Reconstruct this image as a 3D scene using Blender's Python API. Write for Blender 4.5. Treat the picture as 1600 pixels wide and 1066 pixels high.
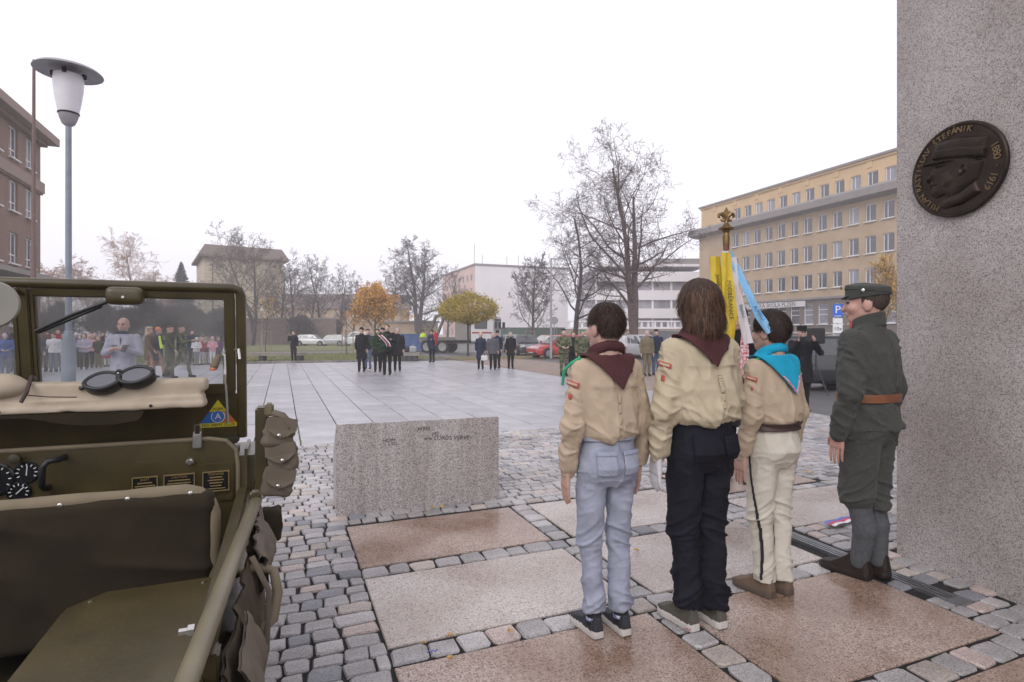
import bpy, bmesh, math, random
import numpy as np
from mathutils import Vector, Matrix
random.seed(7); RNG = np.random.default_rng(7)
for o in list(bpy.data.objects): bpy.data.objects.remove(o)
S = bpy.context.scene
# ---------------------------------------------------------------- camera, sky, sun, exposure
CAM_H = 1.463
cam = bpy.data.objects.new('camera', bpy.data.cameras.new('camera')); S.collection.objects.link(cam)
cam.location = (0, 0, CAM_H); cam.rotation_euler = (math.radians(90), 0, 0)
cam.data.lens = 20.0; cam.data.sensor_width = 36.0; cam.data.shift_y = -0.0069
cam.data.clip_start = 0.05; cam.data.clip_end = 3000
S.camera = cam
SUN_ELEV, SUN_ROT = math.radians(38), math.radians(200)
W = bpy.data.worlds.new('World'); S.world = W; W.use_nodes = True
nt = W.node_tree; bg = nt.nodes['Background']
sky = nt.nodes.new('ShaderNodeTexSky'); sky.sky_type = 'NISHITA'; sky.sun_disc = False
sky.sun_elevation = SUN_ELEV; sky.sun_rotation = SUN_ROT; sky.air_density = 1.0; sky.dust_density = 6.0
hs = nt.nodes.new('ShaderNodeHueSaturation'); hs.inputs['Saturation'].default_value = 0.12
nt.links.new(sky.outputs[0], hs.inputs['Color'])
mx = nt.nodes.new('ShaderNodeMix'); mx.data_type = 'RGBA'; mx.inputs[0].default_value = 0.72   # overcast: one even white cloud layer
nt.links.new(hs.outputs[0], mx.inputs[6]); mx.inputs[7].default_value = (12.2, 11.9, 12.95, 1)
nt.links.new(mx.outputs[2], bg.inputs['Color']); bg.inputs['Strength'].default_value = 0.10
sun = bpy.data.objects.new('sun', bpy.data.lights.new('sun', 'SUN')); S.collection.objects.link(sun)
sun.data.energy = 0.6; sun.data.angle = math.radians(25); sun.data.color = (1.0, 0.97, 0.93)
sun.rotation_euler = (math.radians(90) - SUN_ELEV, 0, math.radians(180) - SUN_ROT)
S.view_settings.view_transform = 'Standard'; S.view_settings.look = 'None'
S.view_settings.exposure = 0.24; S.view_settings.gamma = 1.0; S.view_settings.use_curve_mapping = False
S.render.engine = 'CYCLES'; S.cycles.volume_bounces = 2; S.cycles.transparent_max_bounces = 12
# ---------------------------------------------------------------- frames and tagging
GA = math.radians(22); GC, GS = math.cos(GA), math.sin(GA)
def uv(a, b, z=0.0): return (a*GC - b*GS, a*GS + b*GC, z)      # the square's paving grid -> world
COL = S.collection
def tag(o, label=None, cat=None, group=None, kind=None):
    if label: o['label'] = label
    if cat: o['category'] = cat
    if group: o['group'] = group
    if kind: o['kind'] = kind
    return o
def link(name, me, m=None, parent=None, loc=None, rot=None, smooth=False):
    o = bpy.data.objects.new(name, me); COL.objects.link(o)
    if m is not None:
        for k in (m if isinstance(m, (list, tuple)) else [m]): me.materials.append(k)
    if parent is not None: o.parent = parent
    if loc is not None: o.location = loc
    if rot is not None: o.rotation_euler = (0, 0, rot) if isinstance(rot, (int, float)) else rot
    if smooth: me.polygons.foreach_set('use_smooth', [True]*len(me.polygons))
    return o
def empty(name, loc=(0, 0, 0), rz=0, label=None, cat=None, group=None):
    o = bpy.data.objects.new(name, None); COL.objects.link(o); o.location = loc; o.rotation_euler = (0, 0, rz)
    o.empty_display_size = 0.1
    return tag(o, label, cat, group)
def copy_tree(o, parent=None):
    c = o.copy(); COL.objects.link(c)
    if parent is not None: c.parent = parent
    for ch in list(o.children): copy_tree(ch, c)
    return c
# ---------------------------------------------------------------- mesh builder
class MB:
    def __init__(s): s.v = []; s.f = []; s.mi = []
    def add(s, vs, fs, mi=0):
        n = len(s.v); s.v += [tuple(map(float, p)) for p in vs]
        for f in fs: s.f.append(tuple(int(i)+n for i in f)); s.mi.append(mi)
        return s
    def box(s, c, d, rz=0, mi=0, M=None):
        x, y, z = d[0]/2, d[1]/2, d[2]/2
        P = [(-x,-y,-z),(x,-y,-z),(x,y,-z),(-x,y,-z),(-x,-y,z),(x,-y,z),(x,y,z),(-x,y,z)]
        if M is not None: P = [tuple(M @ Vector(p)) for p in P]
        elif rz: P = [(p[0]*math.cos(rz)-p[1]*math.sin(rz), p[0]*math.sin(rz)+p[1]*math.cos(rz), p[2]) for p in P]
        P = [(p[0]+c[0], p[1]+c[1], p[2]+c[2]) for p in P]
        return s.add(P, [(0,3,2,1),(4,5,6,7),(0,1,5,4),(1,2,6,5),(2,3,7,6),(3,0,4,7)], mi)
    def b2(s, x0, x1, y0, y1, z0, z1, mi=0): return s.box(((x0+x1)/2,(y0+y1)/2,(z0+z1)/2), (abs(x1-x0),abs(y1-y0),abs(z1-z0)), 0, mi)
    def tube(s, pts, r, n=8, mi=0, cap=True, flat=1.0):
        pts = [Vector(p) for p in pts]; k = len(pts)
        rs = r if isinstance(r, (list, tuple)) else [r]*k
        rings = []; up = None
        for i in range(k):
            t = (pts[min(i+1,k-1)] - pts[max(i-1,0)]); t = t.normalized() if t.length > 1e-9 else Vector((0,0,1))
            if up is None: up = Vector((0,0,1)) if abs(t.z) < .9 else Vector((0,1,0))
            a = t.cross(up); a = a.normalized() if a.length > 1e-6 else Vector((1,0,0)); b = a.cross(t).normalized(); up = b
            rings.append([pts[i] + a*math.cos(2*math.pi*j/n)*rs[i] + b*math.sin(2*math.pi*j/n)*rs[i]*flat for j in range(n)])
        vs = [p for rg in rings for p in rg]; fs = []
        for i in range(k-1):
            for j in range(n): fs.append((i*n+j, i*n+(j+1)%n, (i+1)*n+(j+1)%n, (i+1)*n+j))
        if cap: fs.append(tuple(range(n-1,-1,-1))); fs.append(tuple((k-1)*n+j for j in range(n)))
        return s.add(vs, fs, mi)
    def lathe(s, prof, c=(0,0,0), n=16, mi=0, M=None):
        vs = []; fs = []
        for (r, z) in prof:
            for j in range(n):
                p = Vector((r*math.cos(2*math.pi*j/n), r*math.sin(2*math.pi*j/n), z))
                if M is not None: p = M @ p
                vs.append((p[0]+c[0], p[1]+c[1], p[2]+c[2]))
        for i in range(len(prof)-1):
            for j in range(n): fs.append((i*n+j, i*n+(j+1)%n, (i+1)*n+(j+1)%n, (i+1)*n+j))
        fs.append(tuple(range(n-1,-1,-1))); fs.append(tuple((len(prof)-1)*n+j for j in range(n)))
        return s.add(vs, fs, mi)
    def prism(s, poly, o, ex, ey, ez, t, mi=0):   # polygon in (ex,ey) at o, extruded t along ez
        o, ex, ey, ez = map(Vector, (o, ex, ey, ez)); n = len(poly)
        A = [o + ex*p[0] + ey*p[1] for p in poly]; B = [p + ez*t for p in A]
        fs = [tuple(range(n-1,-1,-1)), tuple(range(n, 2*n))] + [(i, (i+1)%n, n+(i+1)%n, n+i) for i in range(n)]
        return s.add(A+B, fs, mi)
    def mesh(s, name='m'):
        me = bpy.data.meshes.new(name); me.from_pydata(s.v, [], s.f)
        if any(s.mi): me.polygons.foreach_set('material_index', s.mi)
        me.update(); return me
    def build(s, name, m, parent=None, loc=None, rot=None, smooth=False, bevel=0, fixn=True, auto=None):
        me = s.mesh(name)
        if bevel or fixn:
            bm = bmesh.new(); bm.from_mesh(me)
            bmesh.ops.recalc_face_normals(bm, faces=bm.faces)
            if bevel: bmesh.ops.bevel(bm, geom=[e for e in bm.edges if len(e.link_faces)==2 and e.calc_face_angle(0) > .5], offset=bevel, segments=2, affect='EDGES', clamp_overlap=True)
            bm.to_mesh(me); bm.free()
        o = link(name, me, m, parent, loc, rot, smooth)
        if auto is not None: me.polygons.foreach_set('use_smooth', [True]*len(me.polygons)); me.set_sharp_from_angle(angle=auto)
        return o
def npmesh(name, V, F, mi=None, smooth=False, cols=None):
    V = np.asarray(V, np.float32); F = np.asarray(F, np.int32); me = bpy.data.meshes.new(name)
    k = F.shape[1]; me.vertices.add(len(V)); me.vertices.foreach_set('co', V.ravel())
    me.loops.add(F.size); me.loops.foreach_set('vertex_index', F.ravel())
    me.polygons.add(len(F)); me.polygons.foreach_set('loop_start', np.arange(0, F.size, k, dtype=np.int32))
    if mi is not None: me.polygons.foreach_set('material_index', np.asarray(mi, np.int32))
    me.polygons.foreach_set('use_smooth', [smooth]*len(F)); me.update(calc_edges=True)
    if cols is not None:
        at = me.color_attributes.new('Col', 'FLOAT_COLOR', 'POINT'); c4 = np.ones((len(V), 4), np.float32)
        c4[:, :3] = cols; at.data.foreach_set('color', c4.ravel())
    me.validate(); return me
# ---------------------------------------------------------------- numpy noise and surface nets
_H = np.random.default_rng(3).random(4096).astype(np.float32)*2-1
def vnoise(P):
    P = np.asarray(P, np.float32); I = np.floor(P).astype(np.int64); F = P-I; F = F*F*(3-2*F); r = 0
    for dx in (0,1):
        for dy in (0,1):
            for dz in (0,1):
                h = ((I[...,0]+dx)*73856093 ^ (I[...,1]+dy)*19349663 ^ (I[...,2]+dz)*83492791) & 4095
                w = (F[...,0] if dx else 1-F[...,0])*(F[...,1] if dy else 1-F[...,1])*(F[...,2] if dz else 1-F[...,2])
                r = r + w*_H[h]
    return r
def ridge(P): return 1-2*np.abs(vnoise(P))
def snets(fn, lo, hi, h):
    """surface nets of fn(P)->(d, label) ; returns V, F(quads), label per face"""
    lo = np.array(lo, np.float32); n = np.ceil((np.array(hi)-lo)/h).astype(int)+1
    ax = [lo[i]+h*np.arange(n[i], dtype=np.float32) for i in range(3)]
    P = np.stack(np.meshgrid(*ax, indexing='ij'), -1); q = 4
    if n.min() > 8:                                    # evaluate finely only near the surface
        Pc = P[::q, ::q, ::q]; dc, lc = fn(Pc); up = lambda A: np.repeat(np.repeat(np.repeat(A, q, 0), q, 1), q, 2)[:n[0], :n[1], :n[2]]
        near = np.abs(dc) < h*q*1.9; nb = near.copy()
        for a in range(3):
            for s_ in (1, -1):
                r_ = np.roll(nb, s_, a); nb = nb | r_
        mk = up(nb); d = up(dc).copy(); lab = up(lc).copy(); pts = P[mk]; df, lf = fn(pts); d[mk] = df; lab[mk] = lf
    else: d, lab = fn(P)
    d = d.copy(); ins = d < 0
    m = n-1; cnt = np.zeros(m, np.int32); pos = np.zeros(tuple(m)+(3,), np.float32)
    off = [(i,j,k) for i in (0,1) for j in (0,1) for k in (0,1)]
    sl = lambda A, o: A[o[0]:o[0]+m[0], o[1]:o[1]+m[1], o[2]:o[2]+m[2]]
    for o in off:
        for a in range(3):
            if o[a]: continue
            o2 = list(o); o2[a] = 1
            d0, d1 = sl(d, o), sl(d, o2); c = (d0 < 0) != (d1 < 0)
            t = np.where(c, d0/np.where(c, d0-d1, 1), 0)
            cnt += c
            for q in range(3): pos[..., q] += np.where(c, (o[q] + (t if q == a else 0)), 0)
    act = cnt > 0; idx = -np.ones(m, np.int64); idx[act] = np.arange(act.sum())
    ci = np.argwhere(act); V = lo + h*(ci + pos[act]/cnt[act][:, None]); labc = lab[:-1,:-1,:-1][act] if lab is not None else None
    Fs = []
    for a in range(3):
        b, c = (a+1) % 3, (a+2) % 3
        s0 = [slice(None)]*3; s1 = [slice(None)]*3; s0[a] = slice(0, -1); s1[a] = slice(1, None)
        e = ins[tuple(s0)] != ins[tuple(s1)]; e = np.argwhere(e)
        e = e[(e[:, b] > 0) & (e[:, c] > 0) & (e[:, b] < n[b]-1) & (e[:, c] < n[c]-1)]
        if not len(e): continue
        q = []
        for (db, dc) in ((-1,-1),(0,-1),(0,0),(-1,0)):
            t = e.copy(); t[:, b] += db; t[:, c] += dc; q.append(idx[t[:,0], t[:,1], t[:,2]])
        q = np.stack(q, 1); fl = ~ins[e[:,0], e[:,1], e[:,2]]; q[fl] = q[fl][:, ::-1]; Fs.append(q)
    F = np.concatenate(Fs); F = F[(F >= 0).all(1)]
    return V, F, (labc[F[:, 0]] if labc is not None else None)
def relax(V, F, it=1, k=.5):
    for _ in range(it):
        A = np.zeros_like(V); c = np.zeros(len(V))
        for i in range(4):
            for j in (1, 3): np.add.at(A, F[:, i], V[F[:, (i+j) % 4]]); np.add.at(c, F[:, i], 1)
        V = V*(1-k) + k*A/np.maximum(c, 1)[:, None]
    return V
def normals(V, F):
    N = np.zeros_like(V); q = np.cross(V[F[:,2]]-V[F[:,0]], V[F[:,3]]-V[F[:,1]])
    for i in range(4): np.add.at(N, F[:, i], q)
    return N/np.maximum(np.linalg.norm(N, axis=1, keepdims=True), 1e-9)
def d_cap(P, a, b, ra, rb, sq=None):
    a = np.array(a, np.float32); b = np.array(b, np.float32); ab = b-a; q = P-a
    t = np.clip((q@ab)/max(float(ab@ab), 1e-9), 0, 1); e = q - t[..., None]*ab
    if sq is not None: e = e*np.array(sq, np.float32)
    return np.sqrt((e*e).sum(-1)) - (ra+(rb-ra)*t)
def d_ell(P, c, r):
    q = (P-np.array(c, np.float32))/np.array(r, np.float32); L = np.sqrt((q*q).sum(-1))
    return (L-1)*min(r)
def d_rbox(P, c, hs, r, R=None):
    q = P-np.array(c, np.float32)
    if R is not None: q = q@np.array(R, np.float32)
    q = np.abs(q)-(np.array(hs, np.float32)-r)
    return np.sqrt((np.maximum(q, 0)**2).sum(-1)) + np.minimum(q.max(-1), 0) - r
def d_loft(P, rows, ex=2.0):
    """rows: (z, cx, cy, half width, half depth) ascending z, superelliptic sections"""
    R = np.array(rows, np.float32); z = P[..., 2]
    g = [np.interp(z, R[:, 0], R[:, i]) for i in range(1, 5)]
    x = np.abs(P[..., 0]-g[0])/g[2]; y = np.abs(P[..., 1]-g[1])/g[3]
    L = (x**ex + y**ex)**(1/ex); d = (L-1)*np.minimum(g[2], g[3])
    return np.maximum(d, np.maximum(R[0, 0]-z, z-R[-1, 0]))
def smin(a, b, k):
    h = np.clip(.5+.5*(b-a)/k, 0, 1); return b*(1-h)+a*h-k*h*(1-h)
def usdf(parts, k=.03):
    """parts: list of (fn(P)->d, label, k) -> fn(P)->(d,label)"""
    def f(P):
        D = None; Lb = None; best = None
        for p in parts:
            d = p[0](P); kk = p[2] if len(p) > 2 else k
            if D is None: D = d; best = d.copy(); Lb = np.full(d.shape, p[1], np.int32)
            else:
                Lb = np.where(d < best, p[1], Lb); best = np.minimum(best, d); D = smin(D, d, kk) if kk > 0 else np.minimum(D, d)
        return D, Lb
    return f
def sdf_obj(name, parts, lo, hi, h, m, parent=None, disp=None, k=.03, rlx=1, loc=None, rot=None):
    V, F, L = snets(usdf(parts, k), lo, hi, h)
    if rlx: V = relax(V, F, rlx)
    if disp is not None: V = V + normals(V, F)*disp(V)[:, None]
    me = npmesh(name, V, F, L, True)
    return link(name, me, m, parent, loc, rot)
# ---------------------------------------------------------------- materials
def mat(name, col, rough=.6, var=.12, scale=12, bump=0, bscale=150, metal=0, spec=.5, col2=None, rnd=0, attr=False, coat=0, detail=4, sheen=0, trans=0, stretch=None, wrinkle=0, wscale=7):
    m = bpy.data.materials.new(name); m.use_nodes = True; t = m.node_tree; B = t.nodes['Principled BSDF']; L = t.links.new
    B.inputs['Roughness'].default_value = rough; B.inputs['Metallic'].default_value = metal; B.inputs['Specular IOR Level'].default_value = spec
    if coat: B.inputs['Coat Weight'].default_value = coat; B.inputs['Coat Roughness'].default_value = .08
    if sheen: B.inputs['Sheen Weight'].default_value = sheen
    if trans: B.inputs['Transmission Weight'].default_value = trans
    tc = t.nodes.new('ShaderNodeTexCoord'); src = tc.outputs['Object']
    if stretch:
        mp = t.nodes.new('ShaderNodeMapping'); mp.inputs['Scale'].default_value = stretch; L(src, mp.inputs[0]); src = mp.outputs[0]
    n = t.nodes.new('ShaderNodeTexNoise'); n.inputs['Scale'].default_value = scale; n.inputs['Detail'].default_value = detail; L(src, n.inputs['Vector'])
    r = t.nodes.new('ShaderNodeValToRGB'); r.color_ramp.elements[0].position = .3; r.color_ramp.elements[1].position = .7
    c = np.array(col[:3]); c2 = np.array(col2) if col2 is not None else c*(1+var)
    c1 = c if col2 is not None else c*(1-var)
    r.color_ramp.elements[0].color = (*np.clip(c1, 0, 1), 1); r.color_ramp.elements[1].color = (*np.clip(c2, 0, 1), 1)
    L(n.outputs['Fac'], r.inputs[0]); out = r.outputs[0]
    if attr or rnd:
        mm = t.nodes.new('ShaderNodeMix'); mm.data_type = 'RGBA'; mm.blend_type = 'MULTIPLY'; mm.inputs[0].default_value = 1
        L(out, mm.inputs[6])
        if attr:
            a = t.nodes.new('ShaderNodeAttribute'); a.attribute_name = 'Col'; L(a.outputs['Color'], mm.inputs[7])
        else:
            oi = t.nodes.new('ShaderNodeObjectInfo'); mr = t.nodes.new('ShaderNodeMapRange')
            mr.inputs[3].default_value = 1-rnd; mr.inputs[4].default_value = 1+rnd; L(oi.outputs['Random'], mr.inputs[0]); L(mr.outputs[0], mm.inputs[7])
        out = mm.outputs[2]
    L(out, B.inputs['Base Color'])
    if bump:
        n2 = t.nodes.new('ShaderNodeTexNoise'); n2.inputs['Scale'].default_value = bscale; n2.inputs['Detail'].default_value = 3; L(src, n2.inputs['Vector'])
        bp = t.nodes.new('ShaderNodeBump'); bp.inputs['Strength'].default_value = bump; bp.inputs['Distance'].default_value = .01
        L(n2.outputs['Fac'], bp.inputs['Height']); L(bp.outputs[0], B.inputs['Normal'])
        if wrinkle:
            n3 = t.nodes.new('ShaderNodeTexNoise'); n3.noise_type = 'RIDGED_MULTIFRACTAL'; n3.inputs['Scale'].default_value = wscale; n3.inputs['Detail'].default_value = 2; n3.inputs['Distortion'].default_value = .6
            L(src, n3.inputs['Vector']); b2 = t.nodes.new('ShaderNodeBump'); b2.inputs['Strength'].default_value = wrinkle; b2.inputs['Distance'].default_value = .012
            L(n3.outputs['Fac'], b2.inputs['Height']); L(bp.outputs[0], b2.inputs['Normal']); L(b2.outputs[0], B.inputs['Normal'])
    return m
def granite(name, base, dark, light, sc=160, rough=.5, wet=0, bump=.25, patch=None, attr=False, streak=False):
    m = bpy.data.materials.new(name); m.use_nodes = True; t = m.node_tree; B = t.nodes['Principled BSDF']; L = t.links.new
    tc = t.nodes.new('ShaderNodeTexCoord')
    v = t.nodes.new('ShaderNodeTexVoronoi'); v.inputs['Scale'].default_value = sc; L(tc.outputs['Object'], v.inputs['Vector'])
    sp = t.nodes.new('ShaderNodeSeparateColor'); L(v.outputs['Color'], sp.inputs[0])
    r = t.nodes.new('ShaderNodeValToRGB'); e = r.color_ramp.elements; r.color_ramp.interpolation = 'LINEAR'
    e[0].position = .08; e[0].color = (*dark, 1); e[1].position = .92; e[1].color = (*light, 1)
    k = e.new(.28); k.color = (*base, 1); k = e.new(.7); k.color = (*(np.array(base)*1.12), 1); L(sp.outputs[0], r.inputs[0])
    n = t.nodes.new('ShaderNodeTexNoise'); n.inputs['Scale'].default_value = 1.6; n.inputs['Detail'].default_value = 6; L(tc.outputs['Object'], n.inputs['Vector'])
    if streak:
        mp = t.nodes.new('ShaderNodeMapping'); mp.inputs['Scale'].default_value = (7, 7, .5); L(tc.outputs['Object'], mp.inputs[0]); L(mp.outputs[0], n.inputs['Vector'])
    pr = t.nodes.new('ShaderNodeValToRGB'); pr.color_ramp.elements[0].position = .38; pr.color_ramp.elements[1].position = .62
    pc = patch if patch is not None else (.8, .78, .76)
    pr.color_ramp.elements[0].color = (*pc, 1); pr.color_ramp.elements[1].color = (1.05, 1.05, 1.05, 1); L(n.outputs['Fac'], pr.inputs[0])
    mm = t.nodes.new('ShaderNodeMix'); mm.data_type = 'RGBA'; mm.blend_type = 'MULTIPLY'; mm.inputs[0].default_value = 1
    L(r.outputs[0], mm.inputs[6]); L(pr.outputs[0], mm.inputs[7]); out = mm.outputs[2]
    if attr:
        a = t.nodes.new('ShaderNodeAttribute'); a.attribute_name = 'Col'
        m2 = t.nodes.new('ShaderNodeMix'); m2.data_type = 'RGBA'; m2.blend_type = 'MULTIPLY'; m2.inputs[0].default_value = 1
        L(out, m2.inputs[6]); L(a.outputs['Color'], m2.inputs[7]); out = m2.outputs[2]
    L(out, B.inputs['Base Color'])
    if wet:
        mr = t.nodes.new('ShaderNodeMapRange'); mr.inputs[1].default_value = .38; mr.inputs[2].default_value = .62
        mr.inputs[3].default_value = max(.08, rough-wet); mr.inputs[4].default_value = rough; L(n.outputs['Fac'], mr.inputs[0]); L(mr.outputs[0], B.inputs['Roughness'])
    else: B.inputs['Roughness'].default_value = rough
    if bump:
        bp = t.nodes.new('ShaderNodeBump'); bp.inputs['Strength'].default_value = bump; bp.inputs['Distance'].default_value = .004
        L(sp.outputs[1], bp.inputs['Height']); L(bp.outputs[0], B.inputs['Normal'])
    return m
def plain(name, col, rough=.5, metal=0, **k): return mat(name, col, rough, var=k.pop('var', .05), metal=metal, **k)
def glassmat(name, tint=(.85,.87,.88), alpha=.25, rough=.02):
    """thin window pane: clear with a dusty film"""
    m = bpy.data.materials.new(name); m.use_nodes = True; t = m.node_tree; t.nodes.clear(); L = t.links.new
    o = t.nodes.new('ShaderNodeOutputMaterial'); tr = t.nodes.new('ShaderNodeBsdfTransparent'); tr.inputs[0].default_value = (*tint, 1)
    gl = t.nodes.new('ShaderNodeBsdfGlossy'); gl.inputs['Roughness'].default_value = rough
    df = t.nodes.new('ShaderNodeBsdfDiffuse'); df.inputs[0].default_value = (.62, .6, .6, 1)
    fr = t.nodes.new('ShaderNodeFresnel'); fr.inputs[0].default_value = 1.45
    m1 = t.nodes.new('ShaderNodeMixShader'); L(fr.outputs[0], m1.inputs[0]); L(tr.outputs[0], m1.inputs[1]); L(gl.outputs[0], m1.inputs[2])
    tc = t.nodes.new('ShaderNodeTexCoord'); n = t.nodes.new('ShaderNodeTexNoise'); n.inputs['Scale'].default_value = 9; n.inputs['Detail'].default_value = 9; L(tc.outputs['Object'], n.inputs['Vector'])
    mr = t.nodes.new('ShaderNodeMapRange'); mr.inputs[1].default_value = .35; mr.inputs[2].default_value = .7; mr.inputs[3].default_value = alpha*.5; mr.inputs[4].default_value = alpha*1.3; L(n.outputs['Fac'], mr.inputs[0])
    m2 = t.nodes.new('ShaderNodeMixShader'); L(mr.outputs[0], m2.inputs[0]); L(m1.outputs[0], m2.inputs[1]); L(df.outputs[0], m2.inputs[2]); L(m2.outputs[0], o.inputs[0])
    return m
def text_mesh(s, size, depth=.002, M=None, mb=None):
    cu = bpy.data.curves.new('t', 'FONT'); cu.body = s; cu.size = size; cu.extrude = depth/2; cu.align_x = 'CENTER'; cu.align_y = 'CENTER'; cu.resolution_u = 2
    o = bpy.data.objects.new('t', cu); COL.objects.link(o); bpy.context.view_layer.update()
    me = bpy.data.meshes.new_from_object(o.evaluated_get(bpy.context.evaluated_depsgraph_get()))
    vs = [tuple((M @ v.co) if M is not None else v.co) for v in me.vertices]; fs = [tuple(p.vertices) for p in me.polygons]
    bpy.data.objects.remove(o); bpy.data.curves.remove(cu); bpy.data.meshes.remove(me)
    mb = mb or MB(); return mb.add(vs, fs)
def frame(o, ex, ey):
    ex = Vector(ex).normalized(); ey = Vector(ey).normalized(); ez = ex.cross(ey)
    M = Matrix((ex, ey, ez)).transposed().to_4x4(); M.translation = Vector(o); return M
# ================================================================ GROUND AND PAVING
def sheet(name, pts, z, m, kind='structure', parent=None, grid=True):
    mb = MB(); mb.add([((uv(p[0], p[1]) if grid else p)[0], (uv(p[0], p[1]) if grid else p)[1], z) for p in pts], [tuple(range(len(pts)))])
    o = mb.build(name, m, parent, fixn=False)
    return tag(o, kind=kind)
M_ground = mat('ground_dirt', (.115,.10,.085), .9, var=.25, scale=.4, bump=.3, bscale=20)
M_joint = mat('joint_soil', (.012,.011,.011), .85, var=.5, scale=30, bump=.9, bscale=260)
M_asph = mat('asphalt_wet', (.085,.082,.084), .5, var=.2, scale=1.2, bump=.3, bscale=120)
M_gravel = mat('gravel_path', (.24,.185,.155), .75, var=.2, scale=3, bump=.5, bscale=60)
M_lawn = mat('lawn_turf', (.10,.12,.035), .9, scale=1.0, col2=(.17,.165,.065), bump=.6, bscale=40, detail=8)
M_litter = mat('leaf_litter', (.20,.14,.07), .9, scale=4, col2=(.12,.12,.045), bump=.5, bscale=60, detail=8)
M_slab = mat('concrete_slab', (.345,.335,.36), .30, var=.20, scale=1.4, bump=.12, bscale=70, rnd=.13, detail=8)
M_sett = granite('sett_granite', (.46,.445,.455), (.30,.29,.295), (.58,.565,.57), sc=220, rough=.45, bump=.3, attr=True)
M_pink = granite('granite_slab_pink', (.36,.275,.235), (.15,.105,.085), (.52,.44,.39), sc=170, rough=.46, wet=.26, bump=.18, patch=(.62,.50,.42))
M_pale = granite('granite_slab_pale', (.45,.40,.375), (.23,.195,.18), (.58,.535,.515), sc=170, rough=.46, wet=.24, bump=.18, patch=(.78,.72,.68))
R = 1200
sheet('ground', [(-R,-R),(R,-R),(R,R),(-R,R)], -.07, M_ground, grid=False)
sheet('road', [(9.1,-12),(70,-12),(70,70),(9.1,70)], -.045, M_asph)
sheet('far_road', [(-60,46),(9.1,46),(9.1,52),(-60,52)], -.045, M_asph)
sheet('gravel_path', [(8.86,11.5),(13.5,11.5),(13.0,31),(8.86,30.6)], -.015, M_gravel)
LAWN_B = 30.75
sheet('lawn', [(-34,LAWN_B),(8.8,LAWN_B),(8.8,45.5),(-34,45.5)], .0, M_lawn)
sheet('verge', [(9.3,31.3),(30,31.3),(30,36),(9.3,36)], -.02, M_litter)
sheet('far_lawn', [(-70,52.5),(9,52.5),(9,90),(-70,90)], -.03, M_lawn)
# leaf litter and grass along the lawn edge
def blades(name, n, a0, a1, b0, b1, h, m, w=.02, flat=False, bias=1.0):
    a = RNG.uniform(a0, a1, n); b = b0+(b1-b0)*RNG.random(n)**bias; th = RNG.uniform(0, 6.28, n); hh = h*RNG.uniform(.5, 1.2, n)
    X = a*GC-b*GS; Y = a*GS+b*GC; V = np.zeros((n, 3, 3), np.float32); dx, dy = np.cos(th)*w, np.sin(th)*w
    V[:,0] = np.stack([X-dx, Y-dy, np.full(n, .003)], 1); V[:,1] = np.stack([X+dx, Y+dy, np.full(n, .003 if not flat else .012)], 1)
    lx, ly = (-dy*1.6, dx*1.6) if flat else (RNG.normal(0, .3, n)*hh, RNG.normal(0, .3, n)*hh)
    V[:,2] = np.stack([X+lx, Y+ly, hh if not flat else np.full(n, .02)], 1)
    return tag(link(name, npmesh(name, V.reshape(-1, 3), np.arange(3*n).reshape(-1, 3)), m), kind='stuff')
M_blade = mat('grass_blade', (.09,.13,.03), .7, col2=(.19,.19,.06), scale=.8)
M_fleaf = mat('fallen_leaf_dull', (.30,.17,.06), .7, col2=(.42,.28,.09), scale=2)
blades('grass', 26000, -20, 8.7, LAWN_B+.1, 45, .07, M_blade, bias=1.6)
blades('leaf_litter', 5000, -16, 8.7, LAWN_B+.05, 36, .02, M_fleaf, w=.035, flat=True, bias=2.2)
# plaza edge kerb: low granite kerb stones
kerb = tag(link('kerb', MB().b2(-34, 8.8, 30.52, 30.54, -.06, .0).mesh(), M_joint, rot=GA), kind='structure')
M_kerb = mat('kerb_stone', (.19,.175,.165), .6, var=.25, scale=5, bump=.2, rnd=.2)
kme = MB().box((0,0,0), (.97, .16, .16)).mesh('kerb_stone'); kme.materials.append(M_kerb)
for i in range(42):
    o = bpy.data.objects.new('kerb_stone', kme); COL.objects.link(o); o.parent = kerb; o.location = (-33+i*1.0, 30.64, .025+random.uniform(-.008,.008)); o.rotation_euler = (0, 0, random.uniform(-.01,.01))
# ---- plaza of concrete slabs
PL_B0, PL_B1, PL_A0, PL_A1 = 7.95, 30.5, -22, 8.86
plaza = tag(link('plaza', MB().add([(PL_A0,PL_B0,0),(PL_A1,PL_B0,0),(PL_A1,PL_B1,0),(PL_A0,PL_B1,0)], [(0,1,2,3)]).mesh(), M_joint, rot=GA, loc=(0,0,-.018)), kind='structure')
def slab_mesh(l, w, t, bv):
    mb = MB(); x, y = l/2, w/2
    mb.add([(-x,-y,-t),(x,-y,-t),(x,y,-t),(-x,y,-t),(-x,-y,-bv),(x,-y,-bv),(x,y,-bv),(-x,y,-bv),(-x+bv,-y+bv,0),(x-bv,-y+bv,0),(x-bv,y-bv,0),(-x+bv,y-bv,0)],
           [(0,1,5,4),(1,2,6,5),(2,3,7,6),(3,0,4,7),(4,5,9,8),(5,6,10,9),(6,7,11,10),(7,4,8,11),(8,9,10,11)])
    return mb
SW, SL = .585, .92
slabs = []
a = PL_A0
while a < PL_A1-.1:
    w = min(SW, PL_A1-a); b = PL_B0; first = random.uniform(.3, 1)*SL
    while b < PL_B1-.05:
        l = min(first if b == PL_B0 else SL*random.choice((.75, 1, 1, 1.0, 1.25)), PL_B1-b)
        if PL_B1-b-l < .25: l = PL_B1-b
        slabs.append((a+w/2, b+l/2, w, l)); b += l
    a += SW
def inview(a, b, m=40):
    x, y, _ = uv(a, b)
    if y < .6: return False
    px = 800+889*x/y; return -m < px < 1600+m
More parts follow.
